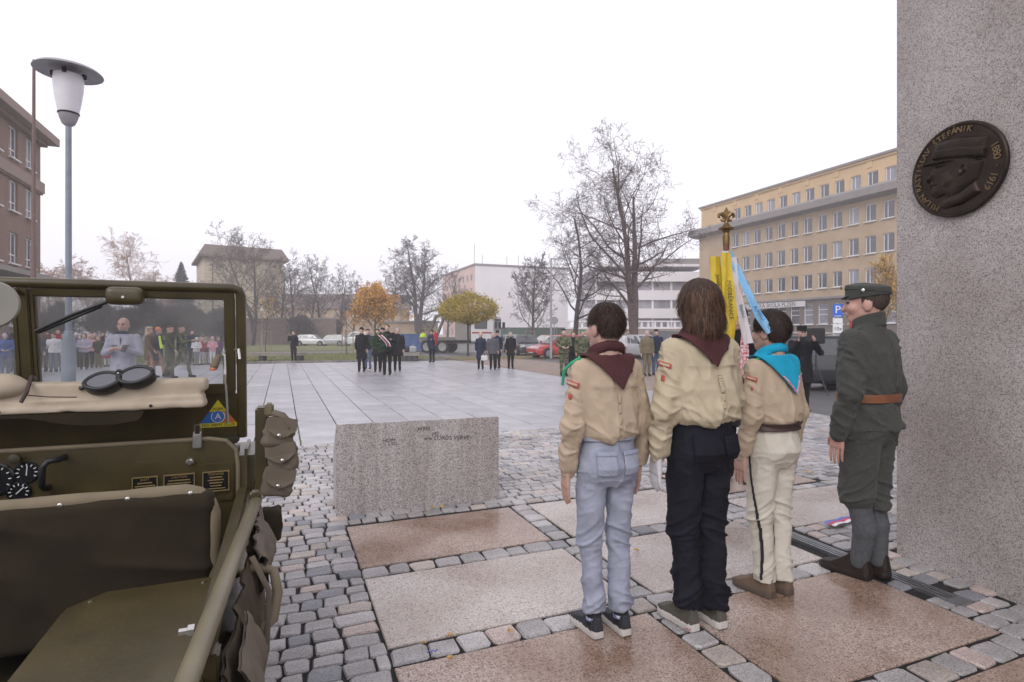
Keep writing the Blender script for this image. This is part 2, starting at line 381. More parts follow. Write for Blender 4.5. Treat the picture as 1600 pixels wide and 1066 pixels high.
def hidden_jeep(a, b):
    x, y, _ = uv(a, b); px = 800+889*x/y; py = 522+1300.6/y; return px < 380 and py > 600
slabs.sort(key=lambda s: (not inview(s[0], s[1]) or hidden_jeep(s[0], s[1]), uv(s[0], s[1])[1]))
sme = slab_mesh(1, 1, .02, .006).mesh('paving_slab'); sme.materials.append(M_slab)
rest = MB()
for i, (ca, cb, w, l) in enumerate(slabs):
    dz = random.uniform(-.003, .003)
    if i < 300:
        o = bpy.data.objects.new('paving_slab', sme); COL.objects.link(o); o.parent = plaza
        o.location = (ca, cb, .018+dz); o.scale = (w-.014, l-.008, 1); o.rotation_euler = (random.uniform(-.002,.002), random.uniform(-.003,.003), 0)
    else:
        x, y = w/2-.007, l/2-.004; z = .018+dz
        rest.add([(ca-x,cb-y,0),(ca+x,cb-y,0),(ca+x,cb+y,0),(ca-x,cb+y,0),(ca-x,cb-y,z),(ca+x,cb-y,z),(ca+x,cb+y,z),(ca-x,cb+y,z)], [(4,5,6,7),(0,1,5,4),(1,2,6,5),(2,3,7,6),(3,0,4,7)])
tag(rest.build('paving_slab_field', M_slab, plaza, fixn=False), kind='stuff')
# moss in the joints near the cobbles
M_moss = mat('joint_moss', (.10,.12,.03), .9, var=.4, scale=30)
mm_ = MB()
for (a_, b0_, b1_) in ((PL_A0+SW*38, 7.98, 9.6), (PL_A0+SW*40, 8.0, 8.7), (PL_A0+SW*41, 8.0, 8.5)):
    b = b0_
    while b < b1_: l = random.uniform(.03,.12); mm_.box((a_+random.uniform(-.006,.006), b, .012), (random.uniform(.012,.03), l, .018)); b += l*random.uniform(1.0, 1.8)
tag(mm_.build('joint_moss', M_moss, plaza, fixn=False), kind='stuff')
# ---- cobbled apron with granite slabs
CB_A0, CB_A1, CB_B0, CB_B1 = -9, 9.1, -1.5, PL_B0
cob = tag(link('cobble_pavement', MB().add([(CB_A0,CB_B0,0),(CB_A1,CB_B0,0),(CB_A1,CB_B1,0),(CB_A0,CB_B1,0)], [(0,1,2,3)]).mesh(), M_joint, rot=GA, loc=(0,0,-.012)), kind='structure')
GSL = []
for ia, (a0, a1) in enumerate(((.45,1.785),(1.95,3.28))):
    for ib, (b0, b1) in enumerate(((-.27,.55),(.71,1.53),(1.69,2.51),(2.67,3.48),(3.65,4.475))):
        GSL.append((a0, a1, b0, b1, (ia+ib) % 2 if not (ia == 1 and ib in (3, 4)) else 1))
GSL[2] = GSL[2][:4]+(0,); GSL[3] = GSL[3][:4]+(1,); GSL[4] = GSL[4][:4]+(0,); GSL[7] = GSL[7][:4]+(0,); GSL[8] = GSL[8][:4]+(1,)
GSL += [(3.62,4.95,3.2,3.95,1),(3.62,4.95,4.12,4.9,0),(3.6,3.62,3.2,3.2,1)][:2]
gi = 0
for (a0, a1, b0, b1, c) in GSL:
    l, w = a1-a0-.012, b1-b0-.012
    o = slab_mesh(l, w, .05, .005).build('granite_slab', M_pale if c else M_pink, cob, fixn=False)
    o.location = ((a0+a1)/2, (b0+b1)/2, .012+random.uniform(-.002,.002)); gi += 1
BLK = (.40, 1.77, 4.72, 5.40)
MON = (3.80, 6.2, -1.5, 2.565)          # footprint of the pillar
DRN = (3.375, 3.475, 1.93, 3.15)
def blocked(a0, a1, b0, b1):
    for r in [g[:4] for g in GSL] + [(BLK[0]+.09, BLK[1]-.05, BLK[2]+.05, BLK[3]-.04), MON, DRN]:
        if a0 < r[1]-.02 and a1 > r[0]+.02 and b0 < r[3]-.02 and b1 > r[2]+.02: return True
    return False
setts = []   # ca, cb, length(a), width(b)
def row(a0, a1, cb, w, lmin, lmax, axis='a'):
    p = a0
    while p < a1-.04:
        l = min(random.uniform(lmin, lmax), a1-p)
        if a1-p-l < .06: l = a1-p
        r = (p, p+l, cb-w/2, cb+w/2) if axis == 'a' else (cb-w/2, cb+w/2, p, p+l)
        if not blocked(*r): setts.append(((r[0]+r[1])/2, (r[2]+r[3])/2, r[1]-r[0], r[3]-r[2]))
        p += l
# strips between the granite slabs: one sett wide
for cb in (.63, 1.61, 2.59, 3.565): row(.45, 3.28, cb, .15, .13, .19)
for b0, b1 in ((-.27,.55),(.71,1.53),(1.69,2.51),(2.67,3.48),(3.65,4.475)): row(b0, b1, 1.867, .155, .12, .17, 'b')
b = CB_B0
while b < CB_B1-.03:
    w = random.uniform(.098, .122); w = min(w, CB_B1-b)
    for (a0, a1) in (((CB_A0, .45), (3.29, CB_A1)) if b < 4.475 else ((CB_A0, CB_A1),)):
        if b < 4.475 and a0 < 0:
            row(a0+random.uniform(0,.1), a1, b+w/2, w, .10, .165)
        else: row(a0, a1, b+w/2, w, .10, .165)
    b += w
def sett_poly(l, w, j=.0075):
    x, y = l/2-.0055, w/2-.0055; r = min(x, y)*.22; P = []
    for (sx, sy, o) in ((1,1,0),(-1,1,1),(-1,-1,0),(1,-1,1)):
        c = [(sx*x, sy*(y-r)), (sx*(x-r), sy*y)]
        P += c if o == 0 else c[::-1]
    return [(p[0]+random.uniform(-j,j), p[1]+random.uniform(-j,j)) for p in P]
def sett_geo(l, w):
    P = sett_poly(l, w); t = random.uniform(-.004, .005); tx, ty = random.uniform(-.035,.035), random.uniform(-.035,.035)
    V = [(p[0], p[1], -.03) for p in P] + [(p[0], p[1], .013+t+p[0]*tx+p[1]*ty) for p in P] + [(p[0]*.91, p[1]*.90, .0205+t+p[0]*tx+p[1]*ty+random.uniform(-.002,.002)) for p in P] + [(0, 0, .023+t)]
    F = []
    for k in (0, 8):
        for i in range(8): F.append((k+i, k+(i+1) % 8, k+8+(i+1) % 8)); F.append((k+i, k+8+(i+1) % 8, k+8+i))
    for i in range(8): F.append((16+i, 16+(i+1) % 8, 24))
    return V, F
def sett_tone():
    k = random.random(); g = random.uniform(.66, 1.0)
    if k < .07: return (g*1.08, g*.98, g*.88)
    if k < .17: return (g*.62, g*.64, g*.70)
    if k < .20: return (g*1.14, g*.96, g*.88)
    return (g, g*.99, g*.985)
setts.sort(key=lambda s: (not inview(s[0], s[1]) or hidden_jeep(s[0], s[1]) or blocked(s[0]-.01,s[0]+.01,s[1]-.01,s[1]+.01), uv(s[0], s[1])[1]))
var_me = []
for i in range(28):
    V, F = sett_geo(.13, .11); var_me.append(npmesh('sett', V, F, smooth=False, cols=np.tile(np.array(sett_tone(), np.float32), (len(V), 1)))); var_me[-1].materials.append(M_sett)
AV, AF, AC = [], [], []; base = 0
for i, (ca, cb, l, w) in enumerate(setts):
    if i < 300:
        o = bpy.data.objects.new('sett', random.choice(var_me)); COL.objects.link(o); o.parent = cob
        o.location = (ca, cb, -.008); o.scale = (l/.13, w/.11, 1); o.rotation_euler = (0, 0, random.uniform(-.02,.02)+random.choice((0, math.pi)))
    else:
        V, F = sett_geo(l, w); V = np.array(V)+(ca, cb, -.008); AV.append(V); AF.append(np.array(F)+base); base += len(V); AC.append(np.tile(sett_tone(), (len(V), 1)))
tag(link('sett_field', npmesh('sett_field', np.concatenate(AV), np.concatenate(AF), cols=np.concatenate(AC)), M_sett, cob), kind='stuff')
# ---- slot drain beside the pillar
M_steel = mat('drain_steel', (.32,.33,.35), .35, var=.15, metal=.85)
M_dark = plain('dark_void', (.012,.012,.013), .7)
dr = empty('slot_drain', uv((DRN[0]+DRN[1])/2, DRN[2], 0), GA, 'steel slot drain channel set in the setts beside the pillar', 'drain')
L_ = DRN[3]-DRN[2]
for sx in (-.042, -.012, .018, .042): MB().box((sx, L_/2, -.004), (.012, L_, .03)).build('rail', M_steel, dr)
MB().box((0, L_/2, -.02), (.09, L_, .012)).build('channel', M_dark, dr)
MB().box((0, .03, .002), (.10, .07, .022)).build('end_plate', M_steel, dr, bevel=.002)
# ---- wedge shaped granite stone
M_block = granite('granite_block', (.40,.37,.365), (.19,.17,.17), (.58,.55,.545), sc=150, rough=.55, bump=.25, patch=(.86,.83,.81), streak=True)
blk = empty('granite_wedge_stone', uv((BLK[0]+BLK[1])/2, BLK[2], 0), GA-.045, 'low wedge shaped grey granite stone standing on the setts with scratched writing', 'stone block')
w2 = (BLK[1]-BLK[0])/2
prof = [(0,-.03),(.0,.735),(.03,.732),(.62,.42),(.64,-.03)]
mb = MB(); mb.prism([(p[0], p[1]) for p in prof], (-w2,0,0), (0,1,0), (0,0,1), (1,0,0), 2*w2); mb.build('stone', M_block, blk, bevel=.006)
M_scr = plain('scratch_dark', (.07,.06,.06), .8)
for s_, x_, z_, sz in (('MTM', .02, .66, .05), ('M2', .12, .615, .045), ('ww LORDS VERVE', .22, .575, .05), ('HOH', -.27, .585, .045), ('LIDL', -.235, .555, .04)):
    text_mesh(s_, sz, .001, frame((x_, -.0015, z_), (1,.0,random.uniform(-.05,.05)), (.15,0,1))).build('scratched_writing', M_scr, blk)
# ---- pillar with bronze medallion
M_pil = granite('pillar_stone', (.38,.345,.335), (.20,.18,.172), (.50,.465,.455), sc=190, rough=.85, bump=.9, patch=(.84,.80,.79))
pil = empty('monument_pillar', uv(MON[0], MON[3], 0), GA-.105, 'tall rough grey stone monument pillar beside the standing soldier', 'monument')
MB().b2(0, 1.6, -3.2, 0, -.05, 6.5).build('shaft', M_pil, pil, bevel=.012)
M_brz = mat('bronze_dark', (.030,.020,.015), .45, var=.35, scale=9, metal=.75, bump=.25, bscale=60)
M_brz_hi = mat('bronze_rubbed', (.20,.135,.075), .4, var=.3, scale=20, metal=.8)
th = GA-.105; ux = Vector((math.cos(th), math.sin(th), 0)); vy = Vector((-math.sin(th), math.cos(th), 0))
# centre on the pillar face: where the ray through the medallion meets the plane
o0 = Vector(uv(MON[0], MON[3])); dray = Vector((.787, 1, 0)); kk = o0.dot(ux)/dray.dot(ux); mc = dray*kk; mc.z = 1.463+(522-266)/889*mc.y
med = empty('bronze_medallion', mc, 0, 'round dark bronze portrait medallion with raised lettering on the pillar', 'medallion')
ex_, ey_, ez_ = vy*-1, Vector((0,0,1)), ux*-1     # ex points right along the face, ez out of the wall
MM = Matrix((ex_, ey_, ez_)).transposed().to_4x4()
RD = .278
MB().lathe([(RD-.01,-.005),(RD,.012),(RD,.026),(RD-.006,.033),(RD-.016,.033),(RD-.022,.027),(.0,.027)], n=72, M=MM).build('disc', M_brz, med, smooth=False, auto=.6)
def relief(polys, name, m):
    """height-field relief: list of (polygon, height, soft)"""
    n = 150; g = np.linspace(-.25, .25, n); X, Y = np.meshgrid(g, g, indexing='ij'); Hh = np.zeros((n, n))
    def pdist(poly):
        P = np.array(poly); ins = np.zeros((n, n), bool); D = np.full((n, n), 9.)
        for i in range(len(P)):
            a, b = P[i], P[(i+1) % len(P)]; e = b-a; q = np.stack([X-a[0], Y-a[1]], -1); t = np.clip((q@e)/(e@e), 0, 1); D = np.minimum(D, np.linalg.norm(q-t[..., None]*e, axis=-1))
            c = (a[1] > Y) != (b[1] > Y); xi = (b[0]-a[0])*(Y-a[1])/(b[1]-a[1]+1e-12)+a[0]; ins ^= c & (X < xi)
        return np.where(ins, D, -D)
    M_ = np.zeros((n, n), bool)
    for poly, hgt, soft in polys:
        d = pdist(poly); t = np.clip(d/soft, 0, 1); add = hgt*np.sqrt(1-(1-t)**2); Hh = Hh+add if hgt < 0 else np.maximum(Hh, np.where(d > 0, Hh*0.25+add, 0)); M_ |= d > -.004
    idx = -np.ones((n, n), int); idx[M_] = np.arange(M_.sum())
    V = np.stack([X[M_], Y[M_], .0265+Hh[M_]-.001*(Hh[M_] == 0)], 1)
    a, b, c, d = idx[:-1,:-1], idx[1:,:-1], idx[1:,1:], idx[:-1,1:]; ok = (a >= 0)&(b >= 0)&(c >= 0)&(d >= 0)
    F = np.stack([a[ok], b[ok], c[ok], d[ok]], 1); Mx = np.array(MM.to_3x3()); return link(name, npmesh(name, V@Mx.T, F, smooth=True), m, med)
sc_ = .55/152.   # from the medallion's own drawing, centred
def pp(L):
    R_ = []
    for (x, y) in L:
        d = Vector(((1390+x/5.33-800)/889, 1, (522-160-y/5.33)/889)); q = d*(o0.dot(ux)/d.dot(ux)); q.z += CAM_H; q = q-mc; R_.append((q.dot(ex_), q.z))
    return R_
face = pp([(395,515),(390,560),(345,640),(335,672),(372,682),(370,705),(385,730),(378,752),(385,790),(430,802),(500,775),(560,800),(700,700),(770,640),(820,480),(600,440)])
cap_ = pp([(385,515),(410,395),(430,340),(620,290),(860,280),(830,460),(700,470),(520,495)])
visor = pp([(285,545),(400,500),(560,478),(600,490),(420,525)])
collar = pp([(480,810),(600,770),(760,650),(800,745),(640,850),(500,890),(470,885)])
band = pp([(395,490),(410,410),(620,375),(845,375),(830,455),(600,465)])
ear = pp([(620,560),(660,500),(695,510),(690,570),(640,620),(615,610)])
earin = pp([(635,560),(662,520),(680,530),(672,570),(645,595)])
eye = pp([(425,560),(450,538),(490,540),(480,560),(440,572)])
cheek = pp([(460,600),(540,560),(600,640),(560,720),(470,730)])
nose = pp([(395,580),(345,645),(340,668),(400,665),(430,600)])
brow = pp([(395,535),(500,512),(540,535),(430,552)])
mouth = pp([(372,700),(440,690),(445,706),(380,722)])
relief([(face,.020,.05),(cheek,.026,.06),(nose,.027,.03),(brow,.026,.02),(cap_,.026,.05),(band,.024,.012),(visor,.032,.012),(collar,.026,.03),(ear,.026,.014),(earin,-.010,.012),(eye,-.006,.01),(mouth,-.006,.008)], 'portrait_relief', M_brz)
def ring_text(s, r, a0, a1, size, inward):
    n = len(s)
    for i, ch in enumerate(s):
        if ch == ' ': continue
        t = math.radians(a0+(a1-a0)*i/(n-1)); rad = Vector((math.cos(t), math.sin(t), 0)); tan = Vector((math.sin(t), -math.cos(t), 0))
        M = MM @ frame(rad*r + Vector((0,0,.03)), tan, rad)
        yield text_mesh(ch, size, .008, M)
tx_ = MB()
an_ = lambda x, y: math.degrees(math.atan2(*pp([(x, y)])[0][::-1])) % 360
for mb_ in ring_text('MILAN RASTISLAV ŠTEFÁNIK', .232, an_(425,880), an_(700,225), .050, False): tx_.add(mb_.v, mb_.f)
tx_.build('name_lettering', M_brz_hi, med)
tx_ = MB()
for mb_ in ring_text('1880 · 1919', .226, an_(900,360), an_(840,705)-360, .056, False): tx_.add(mb_.v, mb_.f)
tx_.build('date_lettering', M_brz_hi, med)
# ---- small things on the paving
M_yleaf = mat('yellow_leaf', (.52,.36,.06), .55, col2=(.60,.44,.10), scale=60)
M_bleaf = mat('tan_leaf', (.50,.30,.12), .6, col2=(.58,.38,.16), scale=60)
def leaf(px, py, s, m, label):
    Y = 1300.6/(py-522); X = (px-800)/889*Y; pts = []
    for i in range(14):
        t = 2*math.pi*i/14; r = s*(1.0 if i % 2 == 0 else .55)*random.uniform(.8,1.15); pts.append((r*math.cos(t), r*math.sin(t)*.8, .006+.012*random.random()*(i % 2)))
    mb = MB(); n = len(pts); mb.add(pts+[(0,0,.006)]+[(p[0],p[1],p[2]-.0015) for p in pts]+[(0,0,.0035)], [(i,(i+1) % n,n) for i in range(n)]+[((i+1) % n+n+1,i+n+1,2*n+1) for i in range(n)]+[(i,i+n+1,(i+1)%n+n+1,(i+1)%n) for i in range(n)])
    mb.tube([(s*.5,0,.005),(s*1.6,.2*s,.006)], .0012, 4)
    tag(mb.build('fallen_leaf', m, loc=(X, Y, .018), rot=random.uniform(0,6)), label, 'leaf', 'fallen leaves on the paving')
for (px, py, s, m, lb) in ((676,797,.026,M_yleaf,'smaller yellow leaf on setts under the wedge stone'),(690,796,.03,M_yleaf,'yellow leaf lying on setts at the foot of the wedge stone'),(703,1000,.024,M_bleaf,'tan leaf lying across a sett strip between pink slabs'),(703,1036,.024,M_bleaf,'tan maple leaf lying on the bare pink slab'),(797,993,.02,M_bleaf,'small tan leaf caught between setts'),(995,865,.028,M_bleaf,'tan leaf lying on a pale slab between two scouts'),(663,1012,.018,M_bleaf,'small tan leaf in the joint beside a blue scrap'),(1265,741,.05,M_bleaf,'tan leaf lying on setts before the black car'),(1107,757,.03,M_bleaf,'tan leaf lying on setts behind the tall scout')):
    leaf(px, py, s, m, lb)
def ribbon_scrap(px, py, L, w, cols, label, rz):
    Y = 1300.6/(py-522); X = (px-800)/889*Y; r = empty('ribbon_scrap', (X, Y, .024), rz, label, 'ribbon')
    k = len(cols)
    for i, c in enumerate(cols):
        mb = MB(); n = 9; vs = []
        for j in range(n):
            x = L*(j/(n-1)-.5); z = .012*math.sin(j*1.1)**2+.001; vs += [(x, w*(i/k-.5), z), (x, w*((i+1)/k-.5), z)]
        mb.add(vs, [(2*j, 2*j+2, 2*j+3, 2*j+1) for j in range(n-1)]); mb.add([(v[0],v[1],v[2]-.001) for v in vs], [(2*j, 2*j+1, 2*j+3, 2*j+2) for j in range(n-1)])
        mb.build('stripe', c, r, fixn=False)
M_rw = plain('ribbon_white', (.72,.72,.74), .5); M_rr = plain('ribbon_red', (.55,.05,.09), .5); M_rb = plain('ribbon_blue', (.10,.14,.5), .5)
ribbon_scrap(1322, 818, .42, .09, (M_rw, M_rr, M_rb), 'white red and blue ribbon lying behind the soldier', .5)
ribbon_scrap(1074, 992, .035, .012, (M_rr, M_rw), 'tiny red and white scrap on the slab edge', -.6)
ribbon_scrap(676, 1028, .05, .01, (M_rb,), 'tiny blue scrap lying between setts and slab', .3)
# ================================================================ BUILDINGS
def facade(name, m, parent, s, y0, y1, z0, z1, cols, rows, w, depth=.2, x=0.0):
    """wall sheet at local x, facing s*x, with recessed openings; returns opening list"""
    ys = sorted({y0, y1} | {c-w/2 for c in cols} | {c+w/2 for c in cols}); zs = sorted({z0, z1} | {r[0] for r in rows} | {r[1] for r in rows})
    mb = MB(); vid = {}
    def v(i, j, d=0):
        k = (i, j, d)
        if k not in vid: vid[k] = len(mb.v); mb.v.append((x-s*d*depth, ys[i], zs[j]))
        return vid[k]
    ops = []
    for i in range(len(ys)-1):
        for j in range(len(zs)-1):
            ym, zm = (ys[i]+ys[i+1])/2, (zs[j]+zs[j+1])/2
            if any(abs(ym-c) < w/2 for c in cols) and any(r[0] < zm < r[1] for r in rows):
                q = [(i,j),(i+1,j),(i+1,j+1),(i,j+1)]
                for k in range(4): mb.f.append((v(*q[k]), v(*q[(k+1) % 4]), v(*q[(k+1) % 4], 1), v(*q[k], 1))); mb.mi.append(0)
                ops.append((ym, zs[j], zs[j+1]))
            else: mb.f.append((v(i,j), v(i+1,j), v(i+1,j+1), v(i,j+1))); mb.mi.append(0)
    mb.build(name, m, parent); return ops
M_wfr = plain('window_frame_white', (.72,.71,.72), .4)
M_pane = mat('window_glass', (.09,.09,.115), .07, var=.5, scale=.35, spec=.8)
M_pane2 = mat('window_glass_curtained', (.25,.25,.30), .12, var=.3, scale=.8, spec=.8)
_wm = {}
def window(parent, s, x, y, z0, z1, w, bars, sill, m_sill=None, pane=None):
    key = (s, round(w, 3), round(z1-z0, 3), bars, sill)
    if key not in _wm:
        hh = z1-z0; t = .09; mb = MB()
        for (a0, a1, b0, b1) in [(-w/2, w/2, 0, t), (-w/2, w/2, hh-t, hh), (-w/2, -w/2+t, t, hh-t), (w/2-t, w/2, t, hh-t)] + [(q[0]*w-.035, q[0]*w+.035, t, hh-t) if q[1] == 'v' else (-w/2+t, w/2-t, q[0]*hh-.035, q[0]*hh+.035) for q in bars]:
            mb.b2(-s*.06, 0, a0, a1, b0, b1)
        pm = MB(); pm.b2(-s*.035, -s*.045, -w/2+t*.6, w/2-t*.6, t*.6, hh-t*.6)
        sm = MB(); sm.b2(-s*.02, s*.32, -w/2-.1, w/2+.1, -.09, -.01)
        _wm[key] = (mb.mesh('window'), pm.mesh('pane'), sm.mesh('sill'))
        _wm[key][0].materials.append(M_wfr); _wm[key][1].materials.append(M_pane); _wm[key][2].materials.append(m_sill or M_wfr)
    wm, pm, sm = _wm[key]
    o = bpy.data.objects.new('window', wm); COL.objects.link(o); o.parent = parent; o.location = (x-s*.13, y, z0)
    p = bpy.data.objects.new('pane', pm); COL.objects.link(p); p.parent = o
    if random.random() < .3: p.material_slots[0].link = 'OBJECT'; p.material_slots[0].material = M_pane2
    if sill: q = bpy.data.objects.new('sill', sm); COL.objects.link(q); q.parent = o
# ---- long school building on the right
M_peach = mat('render_peach', (.60,.42,.24), .85, var=.08, scale=.5, bump=.1, bscale=30)
M_tan = mat('render_tan', (.44,.325,.215), .85, var=.14, scale=.4, bump=.1, bscale=30)
M_stone = mat('stone_base', (.17,.135,.115), .8, var=.15, scale=.8, bump=.2, bscale=20)
M_corn = mat('cornice_grey', (.25,.225,.22), .7, var=.1, scale=1)
sch = empty('school_building', uv(57.8, 68.3, 0), GA, 'long five storey school building with peach top floor and rows of windows', 'building')
LB = 68.3-30
cols_ = [63.0-68.3-1.94*i+.0 for i in range(18)]; cols_ = [c for c in cols_ if c > -LB+1]
rows_ = [(6.75,8.5),(10.0,11.86),(13.4,15.25)]
def allw(ops, bars, sill, w, s, par, x=0):
    for (y, z0, z1) in ops: window(par, s, x, y, z0, z1, w, bars, sill)
allw(facade('wall', M_tan, sch, -1, -LB, 0, 5.75, 16.0, cols_[1:], rows_, 1.2), ((.12,'v'),), True, 1.2, -1, sch)
allw(facade('attic_wall', M_peach, sch, -1, -LB, 0, 17.0, 19.9, cols_, [(17.15,18.75)], 1.2, x=.35), ((.12,'v'),), False, 1.2, -1, sch, .35)
allw(facade('ground_floor_wall', M_stone, sch, -1, -LB, 0, -.1, 5.5, cols_[2:], [(2.6,4.85)], 1.3, x=.1), ((.5,'h'),(.75,'h')), True, 1.3, -1, sch, .1)
MB().b2(.1,14,-.02,-.01,-.1,5.5).b2(0.0,14,0,.01,5.5,16).b2(.35,14,-.01,0,17,20).build('end_wall', M_tan, sch)
mb = MB(); mb.prism([(-1.15,16.0),(0,15.75),(14,15.75),(14,17.0),(-.95,17.0),(-1.15,16.75)], (0,-LB,0), (1,0,0), (0,0,1), (0,1,0), LB+1.1); mb.build('cornice', M_corn, sch)
MB().b2(-.18,14,-LB,.15,5.5,5.75).build('string_course', M_corn, sch)
MB().b2(.2,14,-LB,.12,19.9,20.15).build('parapet', M_peach, sch); MB().b2(.05,14.2,-LB,.3,20.15,20.4).build('coping', M_corn, sch)
for i in range(9): MB().b2(.27,.36,-3.9*i-3.2,-3.9*i-2.6,19.2,19.9).build('parapet_panel', M_peach, sch)
M_sign = plain('sign_white', (.62,.60,.60), .6); M_ink = plain('lettering_dark', (.035,.035,.045), .6)
sg = MB().b2(-.12,-.04,-18.6,-7.2,4.75,5.42).build('name_board', M_sign, sch)
text_mesh('TECHNICKÁ ŠKOLA PLZEŇ', .72, .01, frame((-.13,-12.9,5.07), (0,-1,0), (0,0,1))).build('board_lettering', M_ink, sg)
# ---- brown building on the left
M_brown = mat('render_brown', (.20,.118,.085), .85, var=.14, scale=.5, bump=.1, bscale=30)
M_fas = mat('fascia_brown', (.26,.18,.15), .75, var=.1)
lb = empty('brown_building', uv(-16.4, 51.5, 0), GA, 'brown rendered four storey building with white casement windows and flat overhanging roof', 'building')
lcols = [49.6-51.5-2.6*i for i in range(5)]
lrows = [(2.0,4.2),(6.1,8.14),(9.55,11.56),(13.0,15.1)]
allw(facade('wall', M_brown, lb, 1, -14, 0, -.1, 15.5, lcols, lrows, 1.3), ((0,'v'),(.28,'h')), True, 1.3, 1, lb)
MB().b2(-12,0,0,.02,-.1,15.5).build('end_wall', M_brown, lb)
MB().b2(-12.5,.9,-14.5,.9,15.5,16.05).build('roof_slab', M_fas, lb); MB().b2(-12,.35,-14,.3,15.2,15.5).build('eaves_band', M_brown, lb)
MB().b2(-12,.22,-14,.18,11.75,12.5).build('string_course', M_fas, lb); MB().b2(-12,.14,-14,.1,11.62,11.75).build('string_course', M_brown, lb)
MB().b2(-12,1.4,-14,-.1,5.2,5.5).build('canopy', M_corn, lb)
# ---- cream building with hipped roof
M_cream = mat('render_cream', (.52,.44,.33), .85, var=.06, scale=.4); M_roof = mat('roof_brown', (.16,.12,.105), .8, var=.15, scale=2)
cb_ = empty('cream_building', (-46.1, 85, 0), math.radians(33), 'cream walled building with brown hipped roof behind bare trees', 'building')
ops = facade('side_wall', M_cream, cb_, -1, 0, 13, -.1, 13.2, [3.5, 6.5, 9.5], [(3,4.6),(6.4,8),(9.8,11.4)], 1.1); allw(ops, ((0,'v'),), True, 1.1, -1, cb_)
MB().b2(0,11.3,-.01,.01,-.1,13.2).build('gable_wall', M_cream, cb_); MB().b2(11.29,11.31,0,13,-.1,13.2).build('rear_wall', M_cream, cb_)
mb = MB(); e = .7
mb.add([(-e,-e,13.0),(11.3+e,-e,13.0),(11.3+e,13+e,13.0),(-e,13+e,13.0),(-e,-e,13.35),(11.3+e,-e,13.35),(11.3+e,13+e,13.35),(-e,13+e,13.35),(.2,.4,15.0),(11.1,.4,15.0),(11.1,12.6,15.0),(.2,12.6,15.0)],
 [(0,3,2,1),(0,1,5,4),(1,2,6,5),(2,3,7,6),(3,0,4,7),(4,5,9,8),(5,6,10,9),(6,7,11,10),(7,4,8,11),(8,9,10,11)]); mb.build('roof', M_roof, cb_)
MB().tube([(1.2,-.1,0),(1.2,-.1,13)], .07, 6).build('downpipe', M_roof, cb_)
# ---- pale block with pink side
M_white = mat('render_white', (.78,.75,.77), .85, var=.04, scale=.3); M_pinkw = mat('render_pink', (.66,.47,.42), .85, var=.08, scale=.3)
wb = empty('panel_block', (-7.8, 120, 0), GA, 'pale apartment block with blank white end and pink windowed side', 'building')
MB().b2(0,22,0,.02,-.1,16).build('end_wall', M_white, wb)
allw(facade('pink_wall', M_pinkw, wb, -1, 0, 26, -.1, 16, [2.5+3*i for i in range(8)], [(1.2+2.9*i,2.7+2.9*i) for i in range(5)], 1.6), ((0,'v'),), False, 1.6, -1, wb)
MB().b2(-.2,22.2,-.2,26.2,16,16.35).build('roof_edge', M_corn, wb)
for (ax, ay, ah) in ((-.0,.3,4.2),(3,4,2.5),(8,2,2.2),(12,5,3)): MB().tube([(ax,ay,16.3),(ax,ay,16.3+ah)], .05, 5).build('aerial', M_corn, wb)
# ---- modern white building with dark window bands
mo = empty('office_building', (13, 100, 0), 0, 'white modern building with dark horizontal window bands behind the tall tree', 'building')
MB().b2(0,21,0,14,-.1,12.3).build('core', mat('window_band', (.26,.25,.28), .25, var=.5, scale=.4), mo)
for i, z in enumerate((1.0, 4.2, 7.4, 10.6)): MB().b2(-.4 + (2.5 if i == 3 else 0),21,-.5 - (.6 if i % 2 else 0),.0,z,z+1.7).build('spandrel', M_white, mo)
MB().b2(2,21,-1.2,14,13.2,13.6).build('roof_slab', M_white, mo)
for i in range(6): MB().b2(1.6+3.3*i,1.9+3.3*i,-.35,.02,2.7,12.3).build('pier', M_white, mo)
MB().b2(12,20.5,-.9,-.85,13.6,14.6).build('railing', M_corn, mo)
# ---- low terrace wall with a pierced white balustrade
tw = empty('terrace_wall', (6.2, 66, 0), 0, 'low tan terrace wall topped by a white pierced balustrade behind parked cars', 'wall')
MB().b2(0,20,0,.4,-.1,2.05).build('wall', mat('render_sand', (.33,.26,.22), .85, var=.1), tw)
MB().b2(0,20,-.06,.46,2.85,3.0).build('top_rail', M_white, tw); MB().b2(0,20,-.06,.46,2.05,2.2).build('bottom_rail', M_white, tw)
bme = MB().b2(-.12,.12,.05,.3,2.2,2.85).mesh('baluster'); bme.materials.append(M_white)
for i in range(26): o = bpy.data.objects.new('baluster', bme); COL.objects.link(o); o.parent = tw; o.location = (.4+i*.77, 0, 0)
# ---- green hoarding, brick wall, pale sheds, misty roofline
gf = empty('green_hoarding', (-3.5, 74, 0), 0, 'green mesh construction hoarding behind the parked cars', 'fence')
M_gmesh = mat('hoarding_green', (.07,.11,.085), .8, var=.2)
for i in range(4): MB().b2(3.1*i+.05,3.1*i+3.05,-.02,.02,.15,2.3).build('panel', M_gmesh, gf)
for i in range(5): MB().tube([(3.1*i,0,0),(3.1*i,0,2.4)], .05, 6).build('post', M_corn, gf)
hs_ = empty('brown_boundary_wall', (-42, 80, 0), .05, 'long brown boundary wall behind the lawn trees', 'wall')
MB().b2(0,17,0,.3,-.1,3.6).build('wall', mat('brick_brown', (.17,.125,.11), .85, var=.2, scale=2), hs_); MB().b2(-.1,17.1,-.06,.36,3.6,3.75).build('coping', M_corn, hs_)
sh = empty('tan_shed', (-21.5, 92, 0), 0, 'low flat roofed tan shed behind the orange tree', 'shed')
MB().b2(0,9,0,4,-.1,3.3).build('wall', M_tan, sh); MB().b2(-.3,9.3,-.3,4.3,3.3,3.6).build('roof', M_corn, sh)
